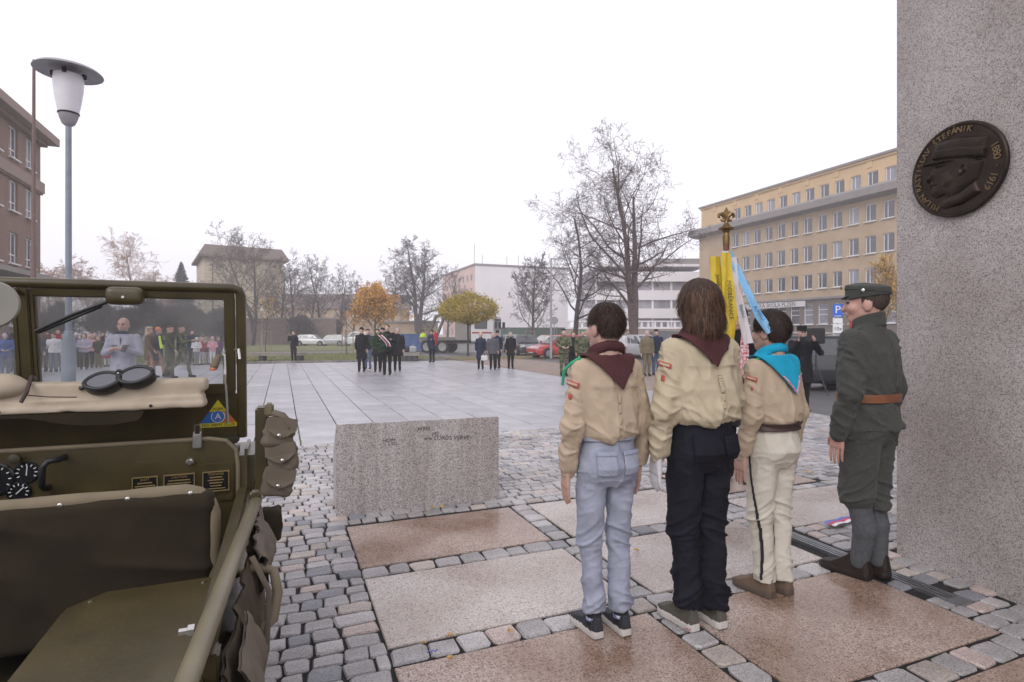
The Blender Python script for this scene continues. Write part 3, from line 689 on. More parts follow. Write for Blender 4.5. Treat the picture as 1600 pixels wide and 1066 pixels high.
bt = empty('terraced_house', (-75, 120, 0), .1, 'long misty house with brown pitched roof behind the birches', 'building')
MB().b2(0,52,0,9,-.1,7).build('wall', M_tan, bt); mb = MB(); mb.prism([(-.4,7),(9.4,7),(4.5,10.4)], (-.5,0,0), (0,1,0), (0,0,1), (1,0,0), 53); mb.build('roof', M_roof, bt)
# ================================================================ TREES
def segs_mesh(P0, P1, R0, R1, n):
    P0, P1 = np.array(P0, np.float32), np.array(P1, np.float32); R0, R1 = np.array(R0, np.float32), np.array(R1, np.float32); k = len(P0)
    t = P1-P0; t /= np.maximum(np.linalg.norm(t, axis=1, keepdims=True), 1e-6)
    ref = np.where(np.abs(t[:, 2:3]) < .9, np.array([[0,0,1]], np.float32), np.array([[1,0,0]], np.float32))
    a = np.cross(t, ref); a /= np.maximum(np.linalg.norm(a, axis=1, keepdims=True), 1e-6); b = np.cross(t, a)
    V = np.zeros((k, 2*n, 3), np.float32)
    for j in range(n):
        c, s = math.cos(2*math.pi*j/n), math.sin(2*math.pi*j/n); d = a*c+b*s
        V[:, j] = P0+d*R0[:, None]; V[:, n+j] = P1+d*R1[:, None]
    f = np.array([(j, (j+1) % n, n+(j+1) % n, n+j) for j in range(n)]); F = (np.arange(k)*2*n)[:, None, None]+f[None]
    return V.reshape(-1, 3), F.reshape(-1, 4)
def skel(H, r0, rnd, nch, spread=.55, trunk=.25, up=.12, fork=1, droop=0, lean=0, lf=.55, rmin=.0075):
    """grow a branching skeleton; returns lists of segments (p0,p1,r0,r1,level)"""
    out = []
    def grow(p, d, L, r, lv):
        k = (9, 7, 5, 3, 2)[min(lv, 4)]; pts = [p]; ds = []
        for i in range(k):
            wob = (.05, .13, .2, .28, .3)[min(lv, 4)]
            d = (d + Vector((rnd.gauss(0, wob), rnd.gauss(0, wob), rnd.gauss(0, wob)*.6 + (up if lv else .03) - (droop if lv > 1 else 0)))).normalized()
            q = pts[-1] + d*(L/k); ra = r*(1-.72*i/k) if lv else r*(1-.8*i/k); rb = r*(1-.72*(i+1)/k) if lv else r*(1-.8*(i+1)/k)
            out.append((pts[-1], q, max(ra, rmin), max(rb, rmin*.8), lv)); pts.append(q); ds.append((d, rb))
        if lv >= len(nch): return
        for c in range(nch[lv]):
            f = (trunk + (1-trunk)*(c+rnd.random())/nch[lv]) if lv == 0 else (.2+.8*(c+rnd.random())/nch[lv])
            i = min(int(f*k), k-1); base, rb = ds[i]; pp_ = pts[i] + (pts[i+1]-pts[i])*(f*k-i)
            az = rnd.uniform(0, 6.283) if lv else c*2.4+rnd.uniform(-.5,.5); ref = Vector((0,0,1)) if abs(base.z) < .95 else Vector((1,0,0))
            s1 = base.cross(ref).normalized(); s2 = base.cross(s1); side = s1*math.cos(az)+s2*math.sin(az)
            an = spread*rnd.uniform(.7, 1.35)*(1.15 if lv else (1.25-.5*f)); nd = (base*math.cos(an)+side*math.sin(an)).normalized()
            ln = L*lf*rnd.uniform(.7, 1.15)*(1.25-.75*f if lv == 0 else 1-.35*f)
            grow(pp_, nd, ln, max(rb*(.55 if lv else .46), rmin), lv+1)
    for k in range(fork):
        ang = 6.283*k/fork+.4; d = Vector((math.cos(ang)*.12*(fork > 1)+lean, math.sin(ang)*.05*(fork > 1), 1)).normalized()
        grow(Vector((0,0,0)) if k == 0 else Vector((0,0,H*.13)), d, H*.92, r0*(1 if k == 0 else .8), 0)
    return out
def leaves_mesh(pts, size, rnd, n):
    c = np.array(pts, np.float32); idx = rnd.integers(0, len(c), n); P = c[idx]+rnd.normal(0, size*1.6, (n, 3)); a = rnd.normal(0, 1, (n, 3)); a /= np.linalg.norm(a, axis=1, keepdims=True)
    b = rnd.normal(0, 1, (n, 3)); b = np.cross(a, b); b /= np.linalg.norm(b, axis=1, keepdims=True); s = size*rnd.uniform(.5, 1.2, (n, 1))
    V = np.stack([P-a*s, P+b*s*.7, P+a*s, P-b*s*.7], 1).astype(np.float32); return V.reshape(-1, 3), np.arange(4*n).reshape(-1, 4)
M_bark = mat('bark_dark', (.065,.052,.048), .9, var=.3, scale=6, bump=.6, bscale=14)
M_barkr = mat('bark_reddish', (.10,.066,.06), .9, var=.3, scale=6, bump=.6, bscale=14)
M_twig = mat('twigs_grey', (.07,.056,.056), .9, var=.2, scale=3)
M_twigr = mat('twigs_reddish', (.09,.062,.062), .9, var=.2, scale=3)
M_twigb = mat('twigs_birch', (.30,.165,.115), .9, var=.25, scale=1)
def tree(label, px, Y, H, r0, seed, nch=(12,8,6,4), m1=None, m2=None, group='bare trees round the square', lv_trunk=1, name='bare_tree', leafm=None, nleaf=0, lsize=.06, **kw):
    rnd = random.Random(seed); kw.setdefault('rmin', .010 if Y < 60 else .017); sg = skel(H, r0, rnd, nch, **kw); zm = max(s[1].z for s in sg); sc = H/zm
    t = empty(name, ((px-800)/889*Y, Y, -.05), rnd.uniform(0, 6.28) if kw.get('fork', 1) == 1 else 0, label, 'tree', group)
    A = [s for s in sg if s[4] <= lv_trunk]; B = [s for s in sg if s[4] > lv_trunk]
    fl = [(r0*1.5, 0), (r0*1.1, .35), (r0, .9)]
    for nm, LL, n, m in (('trunk', A, 7, m1 or M_bark), ('crown', B, 3, m2 or M_twig)):
        if not LL: continue
        V, F = segs_mesh([s[0]*sc for s in LL], [s[1]*sc for s in LL], [s[2] for s in LL], [s[3] for s in LL], n)
        o = link(nm, npmesh(nm, V, F, smooth=(nm == 'trunk')), m, t)
    if nleaf:
        V, F = leaves_mesh([tuple(s[1]*sc) for s in B if s[4] >= lv_trunk+1], lsize, np.random.default_rng(seed), nleaf)
        link('foliage', npmesh('foliage', V, F), leafm, t)
    return t
M_leafy = mat('leaves_yellow', (.52,.27,.03), .7, col2=(.62,.40,.08), scale=1.2)
M_leafo = mat('leaves_orange', (.55,.24,.03), .7, col2=(.66,.38,.07), scale=1.0)
M_leafg = mat('leaves_olive', (.24,.20,.02), .7, col2=(.50,.36,.05), scale=2.0)
tree('tall bare tree forking into two stems beside parked cars', 989, 40.6, 16.0, .36, 11, (13,9,6,4), M_barkr, M_twigr, fork=2, spread=.95, trunk=.24, up=.035, lf=.56)
tree('bare tree with one straight leader between the street light and forked tree', 897, 50, 14.8, .27, 12, (16,9,6,4), spread=1.0, trunk=.18, up=.06, lf=.55)
tree('smaller bare tree before the green hoarding', 832, 66, 11.2, .22, 13, (16,10,7,4), spread=.85, trunk=.16, up=.10, lf=.5)
tree('broad bare tree behind the blue skip', 652, 88, 17.2, .48, 14, (14,10,8,4), fork=2, spread=.95, trunk=.22, up=.03, lf=.52)
tree('wide bare tree in front of the cream building', 395, 74, 16.2, .26, 15, (16,9,5,3), m2=mat('twigs_pale', (.15,.125,.11), .9), spread=.8, trunk=.12, up=.08, fork=2, lf=.55)
for i, (px, Y, H, sd, lb_) in enumerate(((462,80,13.8,21,'crooked bare tree right of the cream building'),(500,86,13.6,22,'bare tree behind the woman on the phone'),(438,84,13.0,23,'slim bare tree at the cream building corner'),(530,92,13.2,24,'thin bare tree left of the orange tree'),(480,96,14.0,25,'far bare tree among the lawn trees'),(552,100,12.0,26,'far bare tree behind the orange tree'),(700,104,14.5,27,'bare tree before the pink block'),(612,100,13.5,28,'bare tree beyond the white parked cars'))):
    tree(lb_, px, Y, H, .24, sd, (13,8,6,3), spread=.85, trunk=.2, up=.08, lf=.5, lean=random.uniform(-.15,.15))
for i, (px, Y, H, sd, lb_) in enumerate(((100,84,13.5,31,'rusty birch tree beside the brown building'),(212,90,18.5,32,'tall pale birch behind the crowd'),(150,92,12,33,'lower rusty tree between two birches'),(75,80,11.5,34,'rusty tree touching the brown building edge'),(245,95,13,35,'thin birch right of the tall pale birch'))):
    tree(lb_, px, Y, H, .2, sd, (16,8,6,4), M_barkr, M_twigb, spread=.6, trunk=.15, up=.05, droop=.12, group='birches behind the crowd', nleaf=2500, leafm=mat('birch_leaf%d' % i, (.42,.19,.09), .8, var=.3), lsize=.05)
SHL = ('brown leafless shrub behind the red jacketed person', 'brown shrub behind the girl in the red skirt', 'brown shrub behind the walking fur coat', 'brown shrub behind the striding camouflaged soldier', 'low brown shrub behind the row of small children', 'brown shrub at the foot of the brown building', 'low shrub behind the bald man', 'low shrub between the two walking soldiers', 'dark shrub under the lawn trees left of the phone woman', 'dark shrub under the lawn trees near the orange tree')
for i, (px, Y, H, sd) in enumerate(((90,60,5,41),(160,62,5.6,42),(235,64,6,43),(300,64,5.2,44),(345,68,5,45),(40,58,5,46),(200,56,4.4,47),(270,58,4.6,48),(470,78,4.5,49),(520,84,4.2,50))):
    tree(SHL[i], px, Y, H, .09, sd, (14,9,7,3), M_barkr, M_twigr if i % 2 else M_twig, spread=.7, trunk=.02, up=.1, fork=3, group='leafless shrubs', name='shrub', lf=.7, nleaf=1500 if px < 400 else 0, leafm=M_litter, lsize=.05)
tree('small tree with orange autumn crown behind the wreath party', 588, 50, 6.3, .11, 51, (18,9,6), M_bark, M_twig, group='autumn trees', name='autumn_tree', spread=1.05, trunk=.34, up=.10, lf=.62, nleaf=9500, leafm=M_leafo, lsize=.085)
tree('yellow autumn tree before the school beside the soldier cap', 1375, 40, 7.2, .1, 53, (14,8,6), M_bark, M_twig, group='autumn trees', name='autumn_tree', spread=.5, trunk=.25, up=.16, nleaf=4500, leafm=M_leafy, lsize=.06)
# clipped ball-crowned tree
bt_ = empty('ball_tree', ((731-800)/889*38, 38, -.03), 0, 'clipped flat ball crowned tree with olive yellow leaves before the truck', 'tree', 'autumn trees')
rnd = random.Random(5); sg = [(Vector((0,0,0)), Vector((.02,0,1.2)), .085, .075, 0), (Vector((.02,0,1.2)), Vector((0,.02,2.3)), .075, .07, 0)]
for i in range(26):
    a_ = i*2.4; e_ = Vector((math.cos(a_)*rnd.uniform(.5,1.6), math.sin(a_)*rnd.uniform(.5,1.6), rnd.uniform(2.5,3.7))); sg.append((Vector((0,.02,rnd.uniform(2.0,2.35))), e_, .03, .012, 1))
V, F = segs_mesh([s[0] for s in sg], [s[1] for s in sg], [s[2] for s in sg], [s[3] for s in sg], 6); link('trunk', npmesh('trunk', V, F, smooth=True), M_bark, bt_)
g = np.random.default_rng(8); n = 11000; q = g.normal(0, 1, (n, 3)); q /= np.linalg.norm(q, axis=1, keepdims=True); rr = g.uniform(.45, 1, n)**.33; lump = 1+.16*vnoise(q*2.5)+.12*vnoise(q*6)
C_ = np.stack([q[:,0]*1.92*rr*lump, q[:,1]*1.92*rr*lump, 3.05+np.where(q[:,2] > 0, 1.12, .85)*q[:,2]*rr*lump], 1)
V, F = leaves_mesh(C_, .06, g, n); link('crown', npmesh('crown', V, F), M_leafg, bt_)
# spruce
sp_ = empty('spruce_tree', ((283-800)/889*100, 100, 0), 0, 'dark conical spruce tree left of the cream building', 'tree')
P0, P1, R0, R1 = [], [], [], []; rnd = random.Random(3)
for i in range(420):
    f = i/420; z = 2+12*f; a_ = i*2.399; L = 3.3*(1-f)**.85+.15; L *= rnd.uniform(.75,1.1); d = Vector((math.cos(a_), math.sin(a_), -.25+.35*f)); p = Vector((0,0,z))
    for j in range(4): P0.append(p+d*L*j/4); P1.append(p+d*L*(j+1)/4); R0.append(.22*(1-j/5)); R1.append(.22*(1-(j+1)/5))
V, F = segs_mesh(P0, P1, R0, R1, 4); V += np.random.default_rng(1).normal(0, .05, V.shape).astype(np.float32)
link('crown', npmesh('crown', V, F), mat('spruce_needles', (.035,.055,.045), .8, var=.4, scale=2), sp_); MB().tube([(0,0,0),(0,0,14)], [.2,.03], 6).build('trunk', M_bark, sp_)
# young staked saplings on the lawn
M_stake = mat('stake_wood', (.24,.19,.15), .8)
def sapling(px, Y, H, label, leafy):
    t = empty('sapling', ((px-800)/889*Y, Y, 0), 0, label, 'tree', 'young trees on the lawn'); rnd = random.Random(px)
    sg = skel(H, .035, rnd, (9, 5), spread=.6, trunk=.55, up=.1, rmin=.008)
    V, F = segs_mesh([s[0] for s in sg], [s[1] for s in sg], [s[2] for s in sg], [s[3] for s in sg], 5); link('trunk', npmesh('trunk', V, F), M_bark, t)
    for k in range(3): a_ = k*2.09; MB().tube([(math.cos(a_)*.45, math.sin(a_)*.45, 0), (math.cos(a_)*.42, math.sin(a_)*.42, 1.75)], .035, 6).build('stake', M_stake, t)
    MB().tube([(math.cos(k*2.09)*.43, math.sin(k*2.09)*.43, 1.65) for k in (0,1,2,0)], .025, 5).build('brace', M_stake, t)
    if leafy: V, F = leaves_mesh([tuple(s[1]) for s in sg if s[4] > 0], .07, np.random.default_rng(px), leafy); link('foliage', npmesh('foliage', V, F), M_leafy, t)
sapling(415, 46, 3.9, 'young staked sapling with a few yellow leaves near the long bench', 170)
sapling(542, 40, 3.2, 'bare staked sapling beside the wreath party', 0)
sapling(826, 41, 4.2, 'bare staked sapling right of the man in black', 0)
# ================================================================ LAMPS, POLES, SIGNS, BENCHES
M_pole = mat('pole_grey_paint', (.22,.25,.30), .45, var=.12, scale=8); M_polerust = mat('pole_brown', (.13,.075,.065), .6, var=.2)
M_hat = mat('lamp_hat_grey', (.30,.29,.31), .5, var=.1); M_globe = mat('lamp_globe_opal', (.72,.70,.74), .25, var=.03)
def lamp(px, Y, label, base=True, Hh=4.33, fine=24, tilt=0):
    t = empty('street_lamp', ((px-800)/889*Y, Y, 0), 0, label, 'street lamp', 'disc topped street lamps')
    MB().tube([(0,0,1.4),(0,0,Hh-.55)], [.031,.028], fine//2).build('pole', M_pole, t, auto=.6)
    mb = MB(); mb.lathe([(.08,0),(.066,.04),(.066,1.36),(.05,1.45),(.033,1.5)], n=fine); mb.build('sleeve', M_pole, t, auto=.5)
    MB().b2(-.035,.035,-.070,-.06,.5,.85).build('hatch', M_pole, t)
    MB().lathe([(0.0355,Hh-.6),(0.0592,Hh-.58),(0.0829,Hh-.52),(0.0932,Hh-.475)], n=fine).build('cup', M_hat, t, auto=.6)
    MB().lathe([(0.0940,Hh-.476),(0.1011,Hh-.47),(0.1011,Hh-.462),(0.0940,Hh-.456)], n=fine).build('band', M_dark, t)
    MB().lathe([(0.0940,Hh-.462),(0.1185,Hh-.33),(0.1359,Hh-.2),(0.1406,Hh-.1),(0.1359,Hh-.05)], n=fine).build('globe', M_globe, t, auto=.8)
    for k in range(4): a_ = k*1.57+.4; MB().box((math.cos(a_)*.142, math.sin(a_)*.142, Hh-.045), (.03,.03,.05)).build('bracket', M_dark, t)
    M = Matrix.Rotation(tilt, 3, 'Y'); MB().lathe([(0.0000,Hh+.055),(0.1580,Hh+.05),(0.2844,Hh+.012),(0.3121,Hh-.012),(0.3160,Hh-.02),(0.3105,Hh-.022),(0.2804,Hh-.006),(0.1343,Hh+.02),(0.0000,Hh+.02)], n=fine*2).build('hat', M_hat, t, auto=.7)
    return t
lamp(107, 6.2, 'grey street lamp with disc hat and opal globe beside the brown mast', tilt=.0)
lamp(375, 41, 'far disc topped street lamp before the cream building', fine=12)
lamp(409, 60, 'small far street lamp above the young sapling', fine=8)
fp = tag(MB().tube([((52-800)/889*20, 20, -.05), ((52-800)/889*20, 20, 4.5), ((52-800)/889*20, 20, 4.6), ((53-800)/889*20, 20, 11.1)], [.10,.085,.065,.045], 12).build('flagpole', M_polerust, auto=.6), 'tall thin brown flagpole rising behind the street lamp hat', 'flagpole')
sl = empty('street_light', ((861-800)/889*34, 34, 0), 0, 'thin pale steel street light with long arm before the red car', 'street light')
MB().tube([(0,0,0),(0,0,3.2),(0,0,6.0)], [.075,.06,.045], 10).build('pole', M_hat, sl); MB().tube([(0,0,5.95),(1.2,0,6.0),(2.1,0,5.96)], .03, 6).build('arm', M_hat, sl); MB().box((2.3,0,5.93), (.6,.2,.1)).build('lantern', M_hat, sl)
# parking sign
M_signblue = plain('sign_blue', (.03,.13,.62), .4); M_signw = plain('sign_face_white', (.75,.75,.77), .4)
ps = empty('parking_sign', ((1309-800)/889*19, 19, 0), math.radians(-12), 'blue parking sign with two white plates below on a thin post', 'road sign')
MB().tube([(0,.03,0),(0,.03,2.5)], .03, 8).build('post', M_hat, ps)
zc = lambda y: 1.463+(522-y)/889*19
def plate(y0, y1, m, nm): return MB().box((0,0,(zc(y0)+zc(y1))/2), (.30,.015,zc(y0)-zc(y1)-.012)).build(nm, m, ps, bevel=.006)
b_ = plate(475, 496, M_signblue, 'blue_plate'); text_mesh('P', .36, .004, frame((0,-.012,zc(484.5)), (1,0,0), (0,0,1))).build('letter', M_signw, b_)
MB().box((0,-.011,zc(494)), (.22,.004,.02)).build('bar', M_signw, b_)
plate(497, 505.5, M_signw, 'blank_plate'); b_ = plate(506.5, 524, M_signw, 'number_plate'); text_mesh('10x', .17, .004, frame((0,-.012,zc(514)), (1,0,0), (0,0,1))).build('letter', M_ink, b_); MB().box((0,-.011,zc(522)), (.22,.004,.03)).build('bar', M_ink, b_)
# round traffic sign seen from behind
rs = empty('round_sign', ((866-800)/889*44, 44, 0), 0, 'round grey traffic sign seen edge on by the street light', 'road sign'); MB().tube([(0,0,0),(0,0,2.7)], .03, 6).build('post', M_hat, rs); MB().lathe([(.3,-.01),(.3,.01)], c=(0,-.04,2.5), n=20, M=Matrix.Rotation(math.pi/2, 3, 'X')).build('disc', M_hat, rs)
# long benches at the lawn edge
M_bench = mat('bench_concrete', (.27,.235,.21), .7, var=.2, scale=3); M_bleg = plain('bench_leg_dark', (.04,.04,.04), .6)
def bench(px0, px1, Y, label):
    x0, x1 = (px0-800)/889*Y, (px1-800)/889*Y; t = empty('long_bench', ((x0+x1)/2, Y, 0), .02, label, 'bench'); w = (x1-x0)
    for k in range(3): MB().b2(-w/2,w/2,-.3+.2*k,-.12+.2*k,.40,.47).build('seat_plank', M_bench, t)
    MB().b2(-w/2,w/2,-.28,.28,.30,.395).build('apron', M_bench, t)
    for k in range(3): x = (-w/2+.25)+(w-.5)*k/2; MB().b2(x-.12,x+.12,-.25,.25,0,.30).build('leg', M_bleg, t)
bench(345, 476, 30.6, 'long low concrete bench behind the woman on the phone')
bench(626, 656, 30.6, 'short low concrete bench carrying black bags')
M_bag = mat('bag_black', (.02,.02,.022), .5, var=.3); M_bagg = mat('bag_grey', (.30,.31,.33), .6)
for (px, w, m, lb_) in ((632, .5, M_bag, 'bulging black bag on the short bench'), (645, .38, M_bagg, 'grey and white bag on the short bench')):
    b_ = empty('shoulder_bag', ((px-800)/889*30.6, 30.6, .47), .2, lb_, 'bag')
    sdf_obj('body', [(lambda P, w=w: d_rbox(P, (0,0,.17), (w/2,.14,.17), .1), 0)], (-.4,-.3,-.05), (.4,.3,.42), .03, m, b_, disp=lambda V: .02*vnoise(V*9)); MB().tube([(-w*.3,0,.3),(0,0,.45),(w*.3,0,.3)], .015, 5).build('strap', m, b_)
# ================================================================ VEHICLES
M_tyre = plain('tyre_rubber', (.018,.018,.018), .8); M_rim = plain('rim_alloy', (.30,.30,.31), .35, .7); M_cglass = mat('car_glass', (.035,.038,.045), .05, var=.2, spec=.9)
M_lampw = plain('headlight_clear', (.6,.6,.62), .15); M_lampr = plain('tail_light_red', (.35,.02,.02), .25); M_plast = plain('trim_black', (.025,.025,.027), .5); M_chrome = plain('trim_bright', (.5,.5,.5), .25, .9)
def wheel(parent, x, y, r, w):
    t = MB(); Mx = Matrix.Rotation(math.pi/2, 3, 'X'); t.lathe([(r*.62,-w/2),(r*.95,-w/2),(r,-w*.35),(r,w*.35),(r*.95,w/2),(r*.62,w/2)], c=(x,y,r), n=20, M=Mx); o = t.build('wheel', M_tyre, parent, auto=.6)
    s = -1 if y < 0 else 1; MB().lathe([(r*.1,s*.02),(r*.62,s*.01),(r*.64,-s*.05),(r*.3,-s*.04)], c=(x,y+s*w*.45,r), n=12, M=Matrix.Rotation(-math.pi/2*s, 3, 'X')).build('rim', M_rim, o)
def car(label, loc, rz, paint, L=4.3, Wd=1.72, H=1.45, kind='hatch', detail=True, name='parked_car', group='parked cars'):
    t = empty(name, loc, rz, label, 'car', group); w = Wd/2; hl = L/2
    belt = .62*H
    st = [(-hl,.55*H,.80),(-hl+.06,.60*H,.90),(-hl+.5,belt+.02,.985),(-.3,belt,1.0),(hl-1.25,belt-.02,1.0),(hl-.95,belt-.05,.985),(hl-.25,.50*H,.90),(hl-.03,.42*H,.78)]
    mb = MB(); vs = []; n = 10
    for (x, zb, f) in st:
        hw = w*f; z0 = .20
        for (yy, zz) in ((-.86,0),(-.97,.12),(-1.0,.45),(-.985,.72),(-.9,1.0),(.9,1.0),(.985,.72),(1.0,.45),(.97,.12),(.86,0)): vs.append((x, hw*yy, z0+(zb-z0)*zz))
    fs = []
    for i in range(len(st)-1):
        for j in range(n): fs.append((i*n+j, i*n+(j+1) % n, (i+1)*n+(j+1) % n, (i+1)*n+j))
    fs += [tuple(range(n-1,-1,-1)), tuple((len(st)-1)*n+j for j in range(n))]; mb.add(vs, fs)
    mb.build('body', paint, t, auto=.45)
    xr = -hl+(.12 if kind != 'sedan' else .75); xf = hl-1.05; tr = xr+(.45 if kind == 'hatch' else (.2 if kind == 'estate' else .65)); tf = xf-.75
    def gh(x, z, f): return [(x, -w*f, z), (x, w*f, z)]
    V = gh(xr,belt-.02,.9)+gh(tr,H-.03,.70)+gh(tf,H-.02,.72)+gh(xf,belt-.06,.92)+gh((tr+tf)/2,H,.74)
    mb = MB(); mb.add(V, [(0,1,3,2),(2,3,9,8),(8,9,5,4),(4,5,7,6),(0,2,8,4,6),(1,7,5,9,3)]); mb.build('cabin', paint, t, bevel=.05)
    def quad(nm, P, m, off):
        P = [Vector(p) for p in P]; N = (P[1]-P[0]).cross(P[-1]-P[0]).normalized()*off; k = len(P); mb = MB(); mb.add([p+N for p in P]+[p-N*2 for p in P], [tuple(range(k))]+[(i, i+k, (i+1) % k+k, (i+1) % k) for i in range(k)]); mb.build(nm, m, t)
    lerp = lambda a, b, f: tuple(a[i]+(b[i]-a[i])*f for i in range(3))
    for s in (-1, 1):
        bl, tl, tR, br = (xr,s*w*.9,belt-.02), (tr,s*w*.70,H-.03), (tf,s*w*.72,H-.02), (xf,s*w*.92,belt-.06)
        b = lambda u, v: lerp(lerp(bl, br, u), lerp(tl, tR, u), v)
        for (u0, u1) in ((.05,.28),(.31,.60),(.63,.93)): P = [b(u0,.12), b(u1,.12), b(min(u1,.97),.86), b(max(u0,.03),.86)]; quad('side_window', P if s < 0 else P[::-1], M_cglass, .012)
    P = [(xf-.04,-w*.8,belt),(xf-.04,w*.8,belt),(tf+.06,w*.62,H-.1),(tf+.06,-w*.62,H-.1)]; quad('windscreen', P, M_cglass, .03)
    P = [(xr+.05,w*.78,belt+.06),(xr+.05,-w*.78,belt+.06),(tr-.05,-w*.6,H-.12),(tr-.05,w*.6,H-.12)]; quad('rear_window', P, M_cglass, .03)
    for x in (-hl+.78, hl-.82):
        for y in (-w+.07, w-.07): wheel(t, x, y, .31, .2)
        for s in (-1, 1): MB().lathe([(.37,-.01),(.37,.01)], c=(x,s*(w*.975),.32), n=16, M=Matrix.Rotation(math.pi/2, 3, 'X')).build('wheel_arch', M_plast, t)
    for s in (-1, 1):
        MB().box((hl-.13,s*w*.66,.40*H+.06), (.16,.34,.13)).build('headlight', M_lampw, t, bevel=.03); MB().box((-hl+.04,s*w*.72,.52*H), (.12,.22,.2)).build('tail_light', M_lampr, t, bevel=.02)
        MB().box((xf-.25,s*(w+.06),belt+.06), (.12,.16,.11)).build('wing_mirror', M_plast, t, bevel=.03)
    MB().box((hl-.06,0,.30), (.16,Wd*.82,.16)).build('bumper', M_plast, t, bevel=.04); MB().box((hl-.01,0,.33), (.04,.5,.11)).build('number_plate', M_lampw, t); MB().box((-hl+.04,0,.32), (.16,Wd*.84,.2)).build('bumper', M_plast, t, bevel=.04); MB().box((-hl-.02,0,.55), (.03,.5,.11)).build('number_plate', M_lampw, t)
    return t
def paint(n, c, r=.22): return mat(n, c, r, var=.05, coat=.6, scale=2)
P_black = paint('paint_black', (.012,.013,.018)); P_red = paint('paint_red', (.42,.03,.025)); P_wine = paint('paint_wine', (.20,.02,.03)); P_silver = paint('paint_silver', (.34,.35,.37), .3); P_dark = paint('paint_charcoal', (.05,.053,.06)); P_white = paint('paint_white', (.62,.62,.63)); P_blue = paint('paint_blue', (.05,.08,.16))
def at(px, Y): return ((px-800)/889*Y, Y, -.045)
bc = car('black estate car with roof rails parked beside the man with a camera', (7.55, 15.9, -.045), math.radians(168), P_black, 4.6, 1.8, 1.47, 'estate')
for s in (-1,1): MB().tube([(-1.9,s*.6,1.42),(-1.6,s*.62,1.52),(.2,s*.63,1.53),(.6,s*.63,1.46)], .02, 6).build('roof_rail', M_chrome, bc)
car('silver car behind the black estate car', at(1205, 25), math.radians(170), P_silver, 4.2, 1.7, 1.42)
car('dark car parked behind the loudspeaker', at(1330, 27), math.radians(172), P_dark, 4.4, 1.75, 1.46, 'estate'); car('pale silver car in the row before the school', at(1275, 34), math.radians(172), P_white, 4.2, 1.7, 1.42)
car('bright red hatchback half hidden by the camouflaged soldier', at(872, 36), math.radians(205), P_red, 3.9, 1.66, 1.45); car('dark silver car facing the square beside the thin trunk', at(822, 41), math.radians(-82), P_dark, 4.3, 1.72, 1.44)
car('wine red car parked before the green hoarding', at(852, 56), math.radians(170), P_wine, 4.4, 1.72, 1.42, 'sedan'); car('grey car partly behind the man in black', at(800, 48), math.radians(-80), P_silver, 4.2, 1.7, 1.45)
car('silver hatchback with open dark windows behind the tan uniformed man', at(1003, 35), math.radians(-60), P_silver, 4.0, 1.68, 1.47); car('dark van like car behind the forked tree', at(1022, 47), math.radians(175), P_dark, 4.5, 1.8, 1.75, 'estate'); car('white car beside the tall scout', at(1062, 40), math.radians(178), P_white, 4.3, 1.72, 1.42)
for i, (px, lb_, p_) in enumerate(((488,'white car parked beyond the lawn, left of its row',P_white),(518,'white car with blue stripe parked beyond the lawn',P_silver),(556,'white van like car beyond the lawn by the sapling',P_white),(602,'pale car beyond the orange tree trunk',P_silver),(925,'pale car behind the single leader tree',P_white),(958,'blue car near the forked tree trunk',P_blue))):
    car(lb_, at(px, 72 if px < 700 else 58), math.radians(random.choice((0, 180))+random.uniform(-6,6)), p_, 4.2, 1.7, 1.42 if i != 2 else 1.8, 'estate' if i == 2 else 'hatch')
# ---- skip truck
tk = empty('skip_truck', at(748, 45), math.radians(-12), 'white cabbed skip truck with grey lifting arms parked behind the ball tree', 'truck')
M_twhite = plain('truck_white', (.62,.61,.62), .4); M_tgrey = mat('truck_grey', (.13,.125,.12), .6, var=.2)
sdf_obj('cab', [(lambda P: d_rbox(P, (.6,0,1.9), (.95,1.2,1.05), .14), 0)], (-.5,-1.4,.7), (1.7,1.4,3.1), .07, M_twhite, tk)
MB().b2(.0,1.0,-1.23,-1.19,1.9,2.65).build('door_window', M_cglass, tk); MB().b2(1.53,1.57,-1.05,1.05,1.85,2.7).build('windscreen', M_cglass, tk); MB().b2(-.2,1.5,-1.22,-1.205,1.55,1.66).build('red_stripe', M_lampr, tk)
MB().b2(-4.6,1.5,-.45,.45,.75,1.0).build('chassis', M_tgrey, tk); MB().b2(-1.6,-.4,-1.15,1.15,1.0,2.5).build('locker', M_corn, tk, bevel=.05); MB().b2(-4.6,-1.6,-1.15,1.15,1.0,1.25).build('deck', M_tgrey, tk)
for s in (-1, 1): MB().tube([(-3.9,s*1.0,1.2),(-3.2,s*1.0,2.9),(-2.1,s*1.0,3.1)], .14, 6).build('lifting_arm', M_tgrey, tk); MB().box((1.72,s*1.35,2.2), (.2,.15,.5)).build('mirror', M_plast, tk)
for x in (.7, -2.6, -3.9):
    for y in (-1.05, 1.05): wheel(tk, x, y, .5, .3)
MB().box((1.58,0,.85), (.14,2.3,.4)).build('bumper', M_tgrey, tk)
for s in (-1,1): MB().box((1.62,s*.85,.95), (.1,.4,.18)).build('headlight', M_lampw, tk)
sk = empty('blue_skip', at(648, 50), .05, 'blue steel skip container standing on the lawn edge', 'container'); M_skip = mat('skip_blue', (.05,.10,.26), .5, var=.2, scale=2)
mb = MB(); mb.prism([(-1.35,.1),(1.35,.1),(1.55,1.5),(-1.55,1.5)], (0,-.9,0), (1,0,0), (0,0,1), (0,1,0), 1.8); mb.build('tub', M_skip, sk)
for x in (-.9,-.3,.3,.9): MB().box((x,-.93,.8), (.09,.07,1.4)).build('rib', M_skip, sk)
MB().b2(-1.6,1.6,-.97,-.88,1.42,1.52).build('rim', M_skip, sk)
